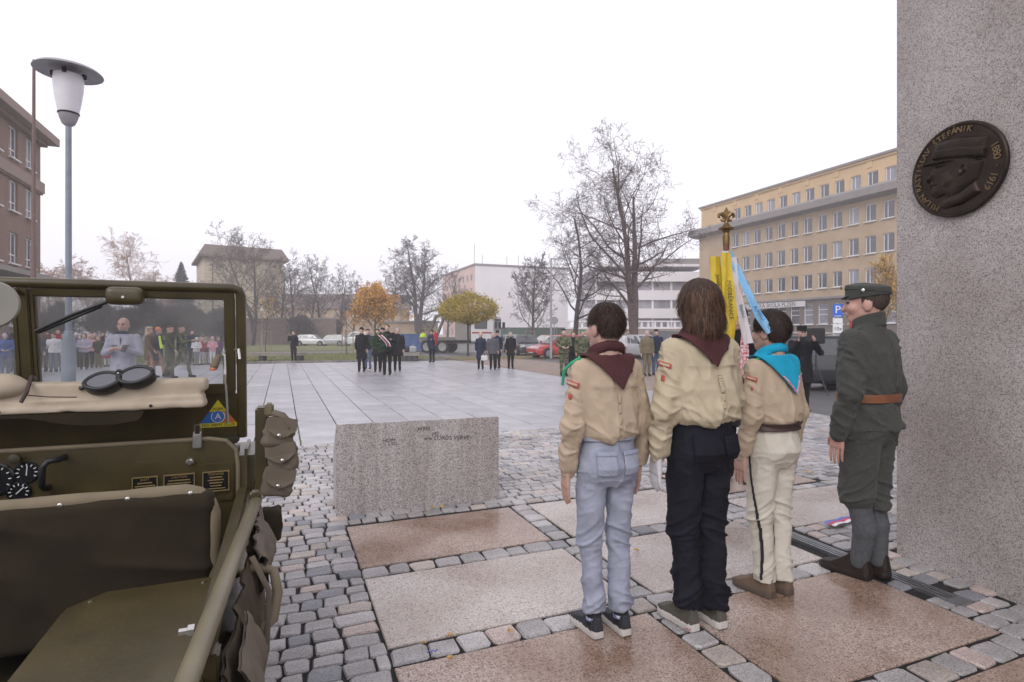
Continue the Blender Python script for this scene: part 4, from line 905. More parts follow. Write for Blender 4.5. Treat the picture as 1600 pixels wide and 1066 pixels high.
# ================================================================ PEOPLE
def head_parts(c, s, yaw=0, pitch=0, skin=0, eye=None, k=.018):
    R = np.array((Matrix.Rotation(yaw, 3, 'Z') @ Matrix.Rotation(pitch, 3, 'X')), np.float32); c = np.array(c, np.float32)
    Q = lambda P: ((P-c)@R)/s
    E = lambda cc, r: (lambda P: d_ell(Q(P), cc, r)*s)
    K = lambda a, b, ra, rb: (lambda P: d_cap(Q(P), a, b, ra, rb)*s)
    L = [(E((0,-.012,.022),(.076,.095,.090)),skin,k), (E((0,.026,-.035),(.061,.068,.086)),skin,k), (E((0,.055,-.094),(.033,.030,.024)),skin,k)]
    for x in (-1, 1): L += [(K((x*.047,-.005,-.062),(x*.012,.058,-.098),.021,.018),skin,k), (E((x*.078,-.012,-.022),(.011,.024,.033)),skin,.006), (E((x*.04,.062,-.035),(.026,.026,.026)),skin,k)]
    L += [(K((0,.088,-.002),(0,.110,-.040),.008,.013),skin,.012), (K((-.034,.080,.016),(.034,.080,.016),.012,.012),skin,.014), (K((-.02,.088,-.068),(.02,.088,-.068),.009,.009),skin,.012)]
    L += [(lambda P: d_cap(P, tuple(c+np.array((0,-.02*s,-.06*s))), tuple(c+np.array((0,-.035*s,-.20*s))), .053*s, .058*s), skin, .02)]
    return L, Q
def hand_parts(w, d, nrm, side, s=1.0, curl=.35, lab=0):
    """w wrist, d finger direction, nrm palm normal (palm side); side +1 thumb towards nrm x d"""
    w, d, nrm = Vector(w), Vector(d).normalized(), Vector(nrm).normalized(); t = d.cross(nrm).normalized()*side; L = []
    cap = lambda a, b, ra, rb, kk=.006: L.append((lambda P, a=tuple(a), b=tuple(b): d_cap(P, a, b, ra, rb), lab, kk))
    for i in range(4): x = (i-1.5)*.0195*s; cap(w+t*x*.6-nrm*.002, w+d*.085*s+t*x*1.02, .0155*s, .0115*s, .012)
    for i, ln in enumerate((.058,.068,.078,.070)):
        b = w+d*.088*s+t*(i-1.5)*.0212*s; p = b; dd = d.copy()
        for j, f in enumerate((.45,.32,.23)):
            dd = (dd+nrm*curl*(.55+.35*j)).normalized(); q = p+dd*ln*f*1.35*s; cap(p, q, (.0087-.0009*j)*s, (.0080-.0010*j)*s, .003); p = q
    p = w+d*.028*s+t*.026*s; q = p+(d*.62+t*.62+nrm*.35).normalized()*.042*s; r = q+(d*.9+t*.18+nrm*.3).normalized()*.036*s; cap(p, q, .0135*s, .0105*s, .008); cap(q, r, .0102*s, .0085*s, .003)
    return L
ARMS = {'down': ((.045,-.02,-.275),(.0,.045,-.25)), 'clasp': ((.06,.03,-.265),(-.15,.17,-.06)), 'phone': ((.07,.12,-.2),(-.07,.06,.24)), 'hold': ((.07,.03,-.265),(-.16,.2,.05)),
        'salute': ((.2,.08,-.06),(-.2,.08,.2)), 'carry': ((.05,.12,-.24),(-.06,.23,.05)), 'camera': ((.1,.14,-.2),(-.14,.12,.22)), 'swingf': ((.04,.1,-.26),(.0,.14,-.2)), 'swingb': ((.05,-.13,-.24),(.0,-.04,-.25)), 'side': ((.07,-.01,-.27),(.05,.03,-.24))}
_pc = {}
def person_mesh(key, h, wide, armR, armL, coat, hat, longhair, stride, fat, skirt, vox, hood, bend):
    k = h/1.75; kid = h < 1.5; hsz = (1.0 if not kid else 1.08)
    parts = []; A = lambda f, l, kk=.025: parts.append((f, l, kk)); w = wide
    C = lambda a, b, ra, rb, l, kk=.025: A(lambda P: d_cap(P, tuple(np.array(a)*k), tuple(np.array(b)*k), ra*k, rb*k), l, kk)
    lean = bend
    rows = [(1.00,0,0,.165*w,.12*w*fat),(1.15,0,lean*.2,.165*w,.122*w*fat),(1.30,0,lean*.6,.185*w,.125*w),(1.42,0,lean,.165*w,.10*w),(1.50,0,lean,.07,.07)]
    if coat < 1.0: rows = [(coat,0,0,.185*w*(1.12 if coat < .7 else 1),.14*w*fat)]+[(max(coat+.1,.95),0,0,.172*w,.13*w*fat)]+rows[1:]
    rows = [tuple(np.array(r)*k) for r in rows]; A(lambda P: d_loft(P, rows), 2, .03)
    for s in (-1, 1):
        sh = np.array((s*.185*w, lean, 1.415)); e, u = ARMS[armR if s > 0 else armL]; el = sh+np.array((s*e[0], e[1], e[2])); wr = el+np.array((s*u[0], u[1], u[2]))
        C(sh, el, .055*w, .049*w, 2); C(el, wr, .050*w, .039*w, 2); dv = (wr-el)/np.linalg.norm(wr-el); C(wr+dv*.02, wr+dv*.10, .032, .03, 0, .01); C(wr+dv*.1, wr+dv*.16, .027, .018, 0, .01); C(wr+dv*.04, wr+dv*.08+np.array((-s*.035,.015,0)), .015, .013, 0, .01)
        sy = stride*s; hip = np.array((s*.088,0,.90)); kn = np.array((s*.092, .55*sy+.01+abs(sy)*.1, .49+.02*abs(sy))); an = np.array((s*.095, sy*(1.0 if sy > 0 else 1.25)-.02, .09+(.06 if sy < 0 else 0)))
        C(hip, kn, .088*w**.5, .062, 3); C(kn, an, .062, .05, 3 if not skirt else 3); C(an+np.array((0,-.03,-.045)), an+np.array((0,.15,-.055)), .042, .036, 4, .01)
    A(lambda P: d_ell(P, (0,0,.93*k), (.168*k*w,.12*k*w,.13*k)), 3)
    if skirt: rw = [tuple(np.array(r)*k) for r in ((.5,0,0,.21,.18),(.75,0,0,.19,.15),(1.0,0,0,.165,.12))]; A(lambda P: d_loft(P, rw), 5)
    hc = np.array((0, lean*1.35+.012, 1.632))*k; hs = k*hsz*(1.05 if not kid else 1.12); hp, Q = head_parts(hc, hs, 0, 0); fine = vox < .015; body_parts = list(parts)
    parts.extend(hp)
    if fine:
        for x in (-1, 1): A(lambda P, x=x: d_ell(Q(P), (x*.031,.083,-.002), (.014,.012,.007))*hs, 4, .002); A(lambda P, x=x: d_cap(Q(P), (x*.014,.093,.019), (x*.046,.083,.021), .006, .004)*hs, 1, .002)
    nb_ = len(body_parts)
    if hood: A(lambda P: np.maximum(d_ell(Q(P), (0,-.022,.01), (.105,.115,.13))*hs, (Q(P)[...,1]-.035)*hs), 1, .01)
    elif hat == 'cap': A(lambda P: np.maximum(d_ell(Q(P), (0,-.01,.05), (.09,.108,.085))*hs, (.025-Q(P)[...,2])*hs), 1, .008); A(lambda P: d_ell(Q(P), (0,.10,.035), (.06,.05,.01))*hs, 1, .008)
    elif hat == 'beanie': A(lambda P: np.maximum(d_ell(Q(P), (0,-.012,.04), (.088,.107,.1))*hs, (.015-Q(P)[...,2])*hs), 1, .008)
    elif hat == 'beret': A(lambda P: d_ell(Q(P), (.015,-.012,.088), (.105,.118,.035))*hs, 1, .012); A(lambda P: d_ell(Q(P), (0,-.03,.0), (.080,.085,.07))*hs, 5, .01)
    elif hat == 'kepi': A(lambda P: np.maximum(np.maximum((np.sqrt((Q(P)[...,0]/.088)**2+((Q(P)[...,1]+.012)/.106)**2)-1)*.088, Q(P)[...,2]-.135), .03-Q(P)[...,2])*hs, 1, .008); A(lambda P: d_ell(Q(P), (0,.10,.032), (.065,.05,.009))*hs, 1, .006)
    elif hat != 'bald': A(lambda P: d_ell(Q(P), (0,-.026,.035), (.086,.102,.092))*hs, 1, .008)
    if longhair: C(hc/k+np.array((0,-.055,.02)), hc/k+np.array((0,-.075,-.17)), .08, .075, 1, .02)
    X = .62*k+abs(stride)*.2; Yx = .42*k+abs(stride)*1.1
    if fine:
        V, F, L = snets(usdf(body_parts), (-X,-Yx,-.01), (X, Yx+.1, h*1.1), vox); V = relax(V, F, 1, .4)
        V2, F2, L2 = snets(usdf(parts[nb_:]), (hc[0]-.14, hc[1]-.17, hc[2]-.2), (hc[0]+.14, hc[1]+.18, hc[2]+.19), .0055); V2 = relax(V2, F2, 1, .3); F = np.concatenate([F, F2+len(V)]); V = np.concatenate([V, V2]); L = np.concatenate([L, L2])
    else: V, F, L = snets(usdf(parts), (-X,-Yx,-.01), (X, Yx+.1, h*1.1), vox); V = relax(V, F, 1, .4)
    N = normals(V, F); dis = np.zeros(len(V)); vl = np.zeros(len(V), int); vl[F[:,0]] = L
    cl = (vl == 2)|(vl == 3); dis[cl] = (.010*ridge(V[cl]*np.array((9,9,5)))+.007*vnoise(V[cl]*21))*k
    return npmesh('person', V+N*dis[:, None], F, L, True)
def skinm(): return M_skin
M_skin = mat('skin', (.46,.285,.23), .55, var=.08, scale=9); M_skin2 = mat('skin_ruddy', (.46,.26,.21), .5, var=.1, scale=9)
def cloth(name, c, **k): return mat('cloth_'+name, c, k.pop('rough', .85), var=.14, scale=6, bump=.35, bscale=180, wrinkle=.5, wscale=6, spec=.15, **k)
CL = {n: cloth(n, c) for n, c in dict(black=(.014,.014,.017), navy=(.02,.027,.055), grey=(.085,.085,.1), lgrey=(.22,.22,.25), white=(.60,.58,.60), red=(.42,.03,.045), pink=(.62,.32,.36), blue=(.06,.10,.27), jeans=(.09,.12,.2), khaki=(.17,.14,.09), olive=(.06,.065,.04), brown=(.13,.08,.055), plum=(.10,.04,.06), purple=(.13,.09,.17), teal=(.05,.13,.15), tan=(.30,.21,.13), fur=(.34,.25,.19), orange=(.65,.20,.08), hivis=(.55,.75,.06), shoe=(.02,.018,.017), hairb=(.035,.024,.018), hairbl=(.50,.38,.24), hairbr=(.10,.055,.03), hairg=(.32,.31,.31), greenb=(.03,.20,.10), wine=(.22,.02,.04), stock=(.35,.19,.14), lilac=(.42,.40,.50), jacketp=(.40,.385,.46)).items()}
def camo():
    m = mat('camouflage', (.09,.10,.055), .9, bump=.3, bscale=180); t = m.node_tree; r = [n for n in t.nodes if n.type == 'VALTORGB'][0]; n = [n for n in t.nodes if n.type == 'TEX_NOISE' and n.inputs['Scale'].default_value == 12][0]; n.inputs['Detail'].default_value = 2
    r.color_ramp.interpolation = 'CONSTANT'; e = r.color_ramp.elements; e[0].position = 0; e[0].color = (.03,.03,.022,1); e[1].position = .62; e[1].color = (.12,.085,.05,1)
    for p, c in ((.40,(.055,.075,.035,1)),(.52,(.15,.15,.085,1))): x = e.new(p); x.color = c
    return m
CL['camo'] = camo()
def person(label, px, Y, h, face, top, legs, shoes='shoe', hair='hairb', group=None, wide=1.0, arms=('down','down'), coat=.86, hat=None, longhair=False, stride=0, fat=1.0, skirt=None, vox=None, hood=False, bend=0, extra=None, skin=None, dx=0, z=0):
    vox = vox or (.021 if Y > 12 else .014); key = (round(h,2), wide, arms, coat, hat, longhair, stride, fat, bool(skirt), vox, hood, bend)
    if key not in _pc: me = person_mesh(key, h, wide, arms[0], arms[1], coat, hat, longhair, stride, fat, bool(skirt), vox, hood, bend); _pc[key] = me; [me.materials.append(CL['black']) for _ in range(6)]
    o = bpy.data.objects.new('person', _pc[key]); COL.objects.link(o); X = (px-800)/889*Y+dx
    o.location = (X, Y, z); o.rotation_euler = (0, 0, math.pi+face-math.atan2(X, Y)*.0)      # face 0: towards the camera side
    for i, m in enumerate((skin or M_skin, CL[hair], CL[top], CL[legs], CL[shoes], CL[skirt or extra or hair])): o.material_slots[i].link = 'OBJECT'; o.material_slots[i].material = m
    return tag(o, label, 'person', group)
CR = 'crowd watching behind the square'
r_ = math.radians
crowd = [(8,19,1.5,'blue','jeans',dict(hair='blue',hood=True),'child in blue hooded jacket leaning at the crowd end'),(30,20,1.78,'black','black',dict(hat='beanie',hair='black'),'adult in long black coat and black hat'),(22,22,1.4,'navy','grey',dict(hat='beanie',hair='white'),'child in navy jacket and white hat'),
 (58,21,1.6,'grey','black',dict(hat='beanie',hair='white'),'person in grey jacket with pale hat beside the mast'),(67,22,1.74,'brown','black',dict(hat='kepi',hair='brown'),'adult in brown coat and dark peaked hat'),(75,22.5,1.55,'plum','black',dict(hair='hairb'),'person in plum jacket holding hands together'),(84,22,1.5,'white','jeans',dict(hat='beanie',hair='wine'),'child in white jacket beside the red jacket'),(91,22.6,1.66,'red','jeans',dict(hair='hairbr'),'person in open red jacket and jeans'),(99,22.4,1.5,'navy','jeans',dict(hat='beanie',hair='grey'),'child in navy jacket near the lamp sleeve'),(105,23.5,1.62,'blue','navy',dict(hood=True,hair='plum'),'person in blue jacket with wine hood'),
 (119,25,1.5,'purple','black',dict(hat='beanie',hair='white'),'child in purple jacket with white hat right of the lamp'),(131,23.4,1.46,'lilac','black',dict(hood=True,hair='plum',extra='pink'),'child in lilac and pink jacket with raised hood'),(140,24.5,1.44,'pink','navy',dict(hood=True,hair='pink'),'child in pink hood behind the lilac jacket'),(148,25.5,1.5,'khaki','black',dict(hood=True,hair='fur'),'child with pale fur trimmed hood'),(154,24.6,1.36,'olive','khaki',dict(hood=True,hair='khaki'),'small child in olive jacket holding paper'),(167,25.5,1.34,'purple','white',dict(hat='beanie',hair='red',skirt='red'),'girl in red hat red skirt and white tights'),
 (300,27,1.66,'navy','black',dict(hair='hairb'),'adult in navy coat behind the children in pale tights'),(307,26.6,1.28,'white','lgrey',dict(hat='beanie',hair='white'),'child in white jacket behind the walking party'),(315,27,1.26,'red','white',dict(hat='beanie',hair='pink'),'child in red jacket with pink hat and white tights'),(324,27.5,1.24,'grey','white',dict(hat='beanie',hair='lgrey'),'child in grey jacket with white tights'),(332,27,1.32,'pink','white',dict(hat='beanie',hair='pink'),'child in pink coat with white tights'),(341,27.4,1.3,'purple','purple',dict(hat='beanie',hair='lgrey'),'child in purple coat at the end of the row'),(288,28,1.5,'teal','black',dict(hair='hairbr',longhair=True),'young person in teal jacket among the small children'),
 (40,24.5,1.58,'olive','black',dict(hat='beanie',hair='black'),'person in olive jacket in the back row by the black coat'),(112,26.5,1.6,'plum','black',dict(hood=True,hair='plum'),'person in plum hood in the back row'),(160,27,1.56,'black','black',dict(hair='hairb'),'person in black at the back by the red skirted girl'),(178,26.5,1.4,'blue','jeans',dict(hat='beanie',hair='navy'),'child in blue jacket half behind the photographer')]
for (px, Y, h, top, legs, kw, lb_) in crowd:
    person(lb_, px, Y, h, r_(35)+random.uniform(-.3,.3), top, legs, group=CR, arms=random.choice((('down','down'),('clasp','clasp'),('side','down'))), wide=1.12 if h < 1.55 else 1.06, **kw)
ph = person('bald man in pale padded jacket looking at his phone', 193, 9.7, 1.74, r_(14), 'jacketp', 'lgrey', hair='hairg', wide=1.05, arms=('hold','hold'), coat=.80, hat='bald', fat=1.15, skin=M_skin2)
MB().box((0,.128,1.12), (.012,.02,.56)).build('zip', CL['grey'], ph); MB().tube([(.085*math.cos(t), .012+.085*math.sin(t), 1.475+.02*math.sin(t)) for t in np.linspace(0, 6.283, 17)], .026, 8).build('collar', CL['navy'], ph, smooth=True)
for s_ in (-1, 1): MB().box((s_*.095,.118,1.0), (.10,.03,.10)).build('pocket', CL['jacketp'], ph, bevel=.01); MB().box((s_*.09,.125,1.27), (.11,.02,.012)).build('seam', CL['grey'], ph)
pm_ = tag(MB().box((0,0,0), (.08,.015,.15)).build('phone', M_plast, loc=((196-800)/889*9.45, 9.42, 1.22), rot=(r_(-50),0,r_(14)), bevel=.008), 'dark phone held by the bald man', 'phone')
WK = 'walking wreath party'
person('woman in brown fur coat and tan stockings walking past', 233, 19.2, 1.70, r_(100), 'brown', 'stock', hair='hairbl', longhair=True, group=WK, stride=.22, coat=.62, arms=('swingf','swingb'), hat='beret', extra='wine')
person('person in navy coat with orange scarf walking past', 247, 19.4, 1.68, r_(100), 'navy', 'stock', hair='orange', hat='beanie', group=WK, stride=.26, coat=.6, arms=('carry','carry'))
hv = tag(MB().tube([(0,0,.42),(.03,0,.2),(.08,0,0)], [.035,.045,.06], 8, flat=.35).build('hi_vis_sash', CL['hivis'], loc=((249-800)/889*19.1, 19.1, .98)), 'bright yellow sash hanging from the walker in navy', 'sash')
person('soldier in dark greatcoat walking past', 265, 18.9, 1.74, r_(100), 'olive', 'olive', hat='cap', hair='olive', group=WK, stride=.14, coat=.55, arms=('swingf','swingb'))
person('soldier in camouflage striding behind the windscreen', 283, 19.3, 1.76, r_(100), 'camo', 'camo', hat='cap', hair='olive', group=WK, stride=.34, arms=('carry','carry'))
person('woman in black jacket talking on a phone by the long bench', 459, 29.6, 1.62, r_(-5), 'black', 'black', hair='hairbr', longhair=True, arms=('phone','down'), coat=.78)
WP = 'wreath laying party'
person('woman in long black coat and small black hat', 565, 22, 1.71, r_(5), 'black', 'black', hair='black', hat='beanie', group=WP, coat=.52)
person('policeman in light uniform trousers behind the party', 575, 23.8, 1.66, r_(0), 'navy', 'jeans', hair='hairb', hat='beret', group=WP)
person('bearded man in black coat carrying green flowers', 590, 22, 1.65, r_(5), 'black', 'black', hair='hairb', group=WP, wide=1.15, coat=.66, arms=('carry','carry'))
person('man in dark suit with tricolour sash carrying the wreath', 605, 20.3, 1.80, r_(4), 'black', 'black', hair='hairbr', group=WP, wide=1.15, arms=('carry','carry'), coat=.80)
person('man in black coat walking behind the wreath bearer', 621, 22.3, 1.70, r_(8), 'black', 'black', hair='hairg', group=WP, wide=1.12, coat=.62)
person('officer in dark cap half hidden behind the wreath', 598, 23.2, 1.70, r_(0), 'navy', 'black', hair='navy', hat='kepi', group=WP)
M_fir = mat('fir_green', (.035,.07,.03), .8, var=.5, scale=20); M_fir2 = mat('leaf_green', (.10,.17,.06), .8, var=.5, scale=20)
def wreath(loc, R_, r_t, m, label, n, seed):
    t = empty('wreath', loc, 0, label, 'wreath'); g = np.random.default_rng(seed); a_ = g.uniform(0, 6.283, n); p_ = g.uniform(0, 6.283, n); q = r_t*np.sqrt(g.random(n))
    C_ = np.stack([(R_+q*np.cos(p_))*np.cos(a_), q*np.sin(p_)*.8, (R_+q*np.cos(p_))*np.sin(a_)], 1); V, F = leaves_mesh(C_, .03, g, n); link('greenery', npmesh('greenery', V, F), m, t)
    MB().tube([(R_*math.cos(k*.5236), 0, R_*math.sin(k*.5236)) for k in range(13)], r_t*.5, 8).build('ring', m, t); return t
w1 = wreath((-4.62, 19.92, 1.19), .2, .11, M_fir, 'round fir wreath with white and red ribbon carried in front', 2200, 3)
for i, (c_, dx_) in enumerate(((M_rw,.02),(M_rr,.08),(M_rw,.14))): MB().tube([(dx_-.06,-.12,.24),(dx_+.06,-.16,.14),(dx_+.22,-.14,-.05),(dx_+.25,-.13,-.16)], .035, 6, flat=.3).build('ribbon', c_, w1)
w2_ = wreath((-5.12, 21.6, 1.15), .12, .1, M_fir2, 'bunch of pale green leaves carried by the bearded man', 1200, 4)
person('woman in dark jacket carrying a toddler on her arm', 675, 29.3, 1.66, r_(-20), 'navy', 'black', hair='hairb', hat='beanie', coat=.72, arms=('down','carry'), wide=1.1)
person('toddler in bright pink overall carried on an arm', 681, 29.1, .85, r_(60), 'red', 'red', hair='red', hood=True, wide=1.15, z=.78, stride=.05)
person('worker in yellow safety vest beside the blue skip', 661, 47, 1.78, r_(180), 'hivis', 'jeans', hair='hairb', hat='beanie')
GR = 'guests standing on the square'
person('blonde woman in long dark coat and plum scarf with a white bag', 751, 23.5, 1.53, r_(-2), 'navy', 'black', hair='hairbl', longhair=True, coat=.5, group=GR, extra='plum')
person('man in grey jacket standing beside the blonde woman', 770, 23.2, 1.52, r_(0), 'grey', 'black', hair='hairg', coat=.74, wide=1.15, group=GR)
person('police officer in cap behind the man in grey', 777, 24.2, 1.60, r_(-25), 'navy', 'black', hair='black', hat='kepi', coat=.6, group=GR)
person('white haired man in black coat standing alone', 798, 23.9, 1.54, r_(12), 'black', 'black', hair='hairg', coat=.66, group=GR)
hb = empty('handbag', ((757-800)/889*23.3, 23.25, .38), 0, 'white handbag held by the blonde woman', 'bag'); sdf_obj('body', [(lambda P: d_rbox(P, (0,0,.1), (.14,.07,.11), .05), 0)], (-.2,-.15,-.05), (.2,.15,.25), .02, CL['white'], hb); MB().tube([(-.08,0,.2),(0,0,.33),(.08,0,.2)], .01, 5).build('handle', CL['white'], hb)
SO = 'uniformed people on the gravel path'
person('soldier in camouflage and dark beret with hands clasped', 881, 19.8, 1.63, r_(12), 'camo', 'camo', hair='navy', hat='beret', extra='hairg', arms=('clasp','clasp'), wide=1.15, group=SO)
person('woman in black coat with red scarf between two soldiers', 896, 20.6, 1.55, r_(5), 'black', 'black', hair='hairbr', longhair=True, coat=.4, group=SO)
person('soldier in camouflage with bright green beret', 910, 20.1, 1.60, r_(12), 'camo', 'camo', hair='greenb', hat='beret', extra='hairb', wide=1.2, group=SO)
person('man in tan military uniform behind the short haired scout', 1011, 19.8, 1.58, r_(10), 'khaki', 'khaki', hair='hairg', wide=1.1, group=SO)
person('man in navy padded jacket and black cap beside the tan uniform', 1025, 20.2, 1.62, r_(10), 'navy', 'jeans', hair='black', hat='beanie', wide=1.18, group=SO)
person('person in dark clothes standing against the forked tree', 981, 38, 1.7, r_(20), 'navy', 'black', hair='hairb', group=SO)
person('man in pale jacket half hidden behind the short haired scout', 974, 30, 1.6, r_(20), 'white', 'khaki', hair='hairb', group=SO)
su = person('dark haired man in black coat and patterned tie saluting', 1153, 5.7, 1.745, r_(-35), 'black', 'black', hair='hairb', vox=.011, arms=('salute','down'), coat=.55, wide=1.08)
M_tie = mat('tie_red_pattern', (.62,.5,.5), .6, col2=(.35,.02,.06), scale=60, detail=0)
tx0 = (1153-800)/889*5.7; tie = tag(MB().prism([(-.03,.0),(.03,.0),(.055,-.36),(0,-.42),(-.055,-.36)], (tx0+.0,5.54,1.46), (.82,-.57,0), (.03,.05,1), (.57,.82,0), .012).build('necktie', M_tie, bevel=.003), 'red and white patterned necktie of the saluting man', 'tie')
cm = person('man in dark uniform and peaked cap taking a photograph', 1253, 10.7, 1.60, r_(-8), 'black', 'black', hair='black', hat='kepi', arms=('camera','camera'), wide=1.12, coat=.6, vox=.014)
ca_ = empty('camera_compact', ((1254-800)/889*10.45, 10.42, 1.375), 0, 'black camera held up to the face of the man in peaked cap', 'camera'); MB().box((0,0,0), (.13,.06,.085)).build('body', M_plast, ca_, bevel=.01); MB().lathe([(.032,0),(.032,.05),(.026,.055)], n=14, M=Matrix.Rotation(math.pi/2, 3, 'X')).build('lens', M_dark, ca_)
ls = empty('loudspeaker', ((1275-800)/889*14.2, 14.2, 0), .1, 'black loudspeaker box on a tripod stand behind the photographer', 'loudspeaker')
sdf_obj('cabinet', [(lambda P: d_rbox(P, (0,0,1.42), (.16,.15,.20), .03), 0)], (-.2,-.2,1.18), (.2,.2,1.66), .02, mat('speaker_black', (.015,.015,.016), .6), ls); MB().b2(-.13,.13,-.158,-.152,1.26,1.58).build('grille', M_dark, ls); MB().tube([(0,0,.4),(0,0,1.24)], .02, 8).build('pole', M_plast, ls)
for k in range(3): MB().tube([(0,0,.75),(math.cos(k*2.09+.5)*.5,math.sin(k*2.09+.5)*.5,-.03)], .014, 6).build('leg', M_plast, ls)
# ================================================================ THE FOUR IN THE FOREGROUND
def cr(x, p=1.5): return np.clip(x, 0, 1)**p
def folds_top(k, amp=1.0):
    def f(V):
        v = V/k; x, y, z = v[:,0], v[:,1], v[:,2]; arm = np.clip((np.abs(x)-.185)/.03, 0, 1); sg = np.sign(x)
        q = v+.035*np.stack([vnoise(v*7), vnoise(v*7+11), vnoise(v*7+23)], 1); x, y, z = q[:,0], q[:,1], q[:,2]
        up = np.clip((1.49-z)/.16, .12, 1)
        a = cr(ridge(np.stack([x*12+z*4*sg, y*7, z*3.0-np.abs(x)*6], 1)+3.1), 1.6)*.014
        b = cr(ridge(np.stack([x*6, y*5, z*16+x*7], 1)+2.6), 1.6)*.013*np.clip((1.22-z)/.14, .12, 1)
        e = cr(ridge(np.stack([x*19-z*9*sg, y*11, z*8+x*6], 1)+8.8), 2)*.006
        c = cr(ridge(np.stack([x*7+z*5, y*7, z*18-y*8], 1)+7.7), 1.6)*.013+cr(ridge(np.stack([x*14, y*14, z*24+x*9], 1)+1.1), 2)*.005
        n = vnoise(v*np.array((8,8,5)))*.004+vnoise(v*34)*.0014
        return amp*k*((a+b+e-.009)*(1-arm)*up + (c-.007)*arm*up + n)
    return f
def folds_leg(k, amp=1.0, stack=1.0):
    def f(V):
        v = V/k; q = v+.03*np.stack([vnoise(v*8), vnoise(v*8+11), vnoise(v*8+23)], 1); x, y, z = q[:,0], q[:,1], q[:,2]
        w1 = np.exp(-((z-.50)/.13)**2)+stack*np.exp(-((z-.16)/.13)**2)*1.3+.8*np.exp(-((z-.80)/.08)**2)
        a = cr(ridge(np.stack([x*6, y*8+z*2, z*18+np.abs(x)*10+y*5], 1)+1.3), 1.6)*.012*(w1+.22); b = cr(ridge(np.stack([x*11, y*11, z*3.2], 1)+4.4), 1.6)*.007; e = cr(ridge(np.stack([x*16, y*16, z*26+y*12], 1)+6.1), 2)*.004*(w1+.3)
        return amp*k*(a+b+e-.006+vnoise(v*np.array((8,8,5)))*.003+vnoise(v*30)*.0012)
    return f
def hair_strips(pts, nrm, flow, L, w, rnd, col, droop=.35, seg=4, lift=.25):
    n = len(pts); V = np.zeros((n, seg+1, 2, 3), np.float32); p = pts.copy(); d = flow+nrm*lift+rnd.normal(0, .22, (n, 3)); d /= np.linalg.norm(d, axis=1, keepdims=True)
    side = np.cross(d, nrm); side /= np.maximum(np.linalg.norm(side, axis=1, keepdims=True), 1e-6); ln = L*rnd.uniform(.6, 1.15, (n, 1))
    for s in range(seg+1):
        ww = w*(1-s/seg*.9); V[:, s, 0] = p-side*ww; V[:, s, 1] = p+side*ww
        d = d+np.array((0,0,-droop))*.5-nrm*.12*(s > 0)+rnd.normal(0, .05, (n, 3)); d /= np.linalg.norm(d, axis=1, keepdims=True); p = p+d*ln/seg
    F = []
    for s in range(seg): o = s*2; F.append([o, o+2, o+3, o+1])
    F = (np.arange(n)*(seg+1)*2)[:, None, None]+np.array(F)[None]; t = rnd.uniform(.3, 2.3, n); C_ = np.repeat(np.array(col)[None]*t[:, None], (seg+1)*2, 0)
    return V.reshape(-1, 3), F.reshape(-1, 4), C_
M_hair = mat('hair_strands', (1,1,1), .6, var=.02, attr=True, spec=.25)
def hair(parent, hdparts, Q, hc, hs, region, col, L, ns, seed, thick=.013, long=None, flow=None, droop=.35, lift=.25, w=.0016):
    cran = lambda P: d_ell(Q(P), (0,-.014,.024), (.077,.097,.091))*hs
    f = lambda P: (np.maximum(smin(cran(P), long(P), .03) if long else cran(P), 0*P[...,0]-9)-thick*hs)
    g = lambda P: (np.maximum(f(P), region(Q(P))*hs), np.zeros(P.shape[:-1], np.int32))
    c = np.array(hc); V, F, _ = snets(g, c-np.array((.15,.18,.32 if long else .17)), c+np.array((.15,.16,.17)), .0055); V = relax(V, F, 2); N = normals(V, F)
    r = np.random.default_rng(seed); q = Q(V); az = np.arctan2(q[:,0], q[:,1]); V = V+N*((vnoise(np.stack([az*7, q[:,2]*9, q[:,1]*9], 1))*.005+vnoise(np.stack([az*22, q[:,2]*14, q[:,1]*14], 1))*.0025)*hs)[:, None]
    keep = N@np.array((0,0,-1)) < .75; idx = r.choice(np.where(keep)[0], ns); ctr = c+np.array((0,-.03,.09))*hs; fl = V[idx]-ctr
    fl = fl-(fl*N[idx]).sum(1, keepdims=True)*N[idx]; fl += np.array((0,0,-.03)); fl /= np.maximum(np.linalg.norm(fl, axis=1, keepdims=True), 1e-6)
    if flow is not None: fl = fl+np.array(flow)
    SV, SF, SC = hair_strips(V[idx]-N[idx]*.002, N[idx], fl, L, w, r, col, droop, lift=lift)
    Vc = np.concatenate([V, SV]); Fc = np.concatenate([F, SF+len(V)]); Cc = np.concatenate([np.tile(np.array(col)*.55, (len(V), 1)), SC])
    return link('hair', npmesh('hair', Vc, Fc, smooth=True, cols=Cc), M_hair, parent)
def lab0(f, l=0): return lambda P: (f(P), np.full(P.shape[:-1], l, np.int32))
def field(name, f, lo, hi, h, m, parent, disp=None, rlx=1, labels=None):
    V, F, L = snets(f if labels else lab0(f), lo, hi, h)
    if rlx: V = relax(V, F, rlx, .45)
    if disp is not None: V = V+normals(V, F)*disp(V)[:, None]
    return link(name, npmesh(name, V, F, L if labels else None, True), m, parent)
def uni(parts, k=.03):
    g = usdf([(p[0], 0, p[2] if len(p) > 2 else k) for p in parts]); return lambda P: g(P)[0]
def shell(f, off, th, region): return lambda P: np.maximum(np.abs(f(P)-off)-th, region(P))
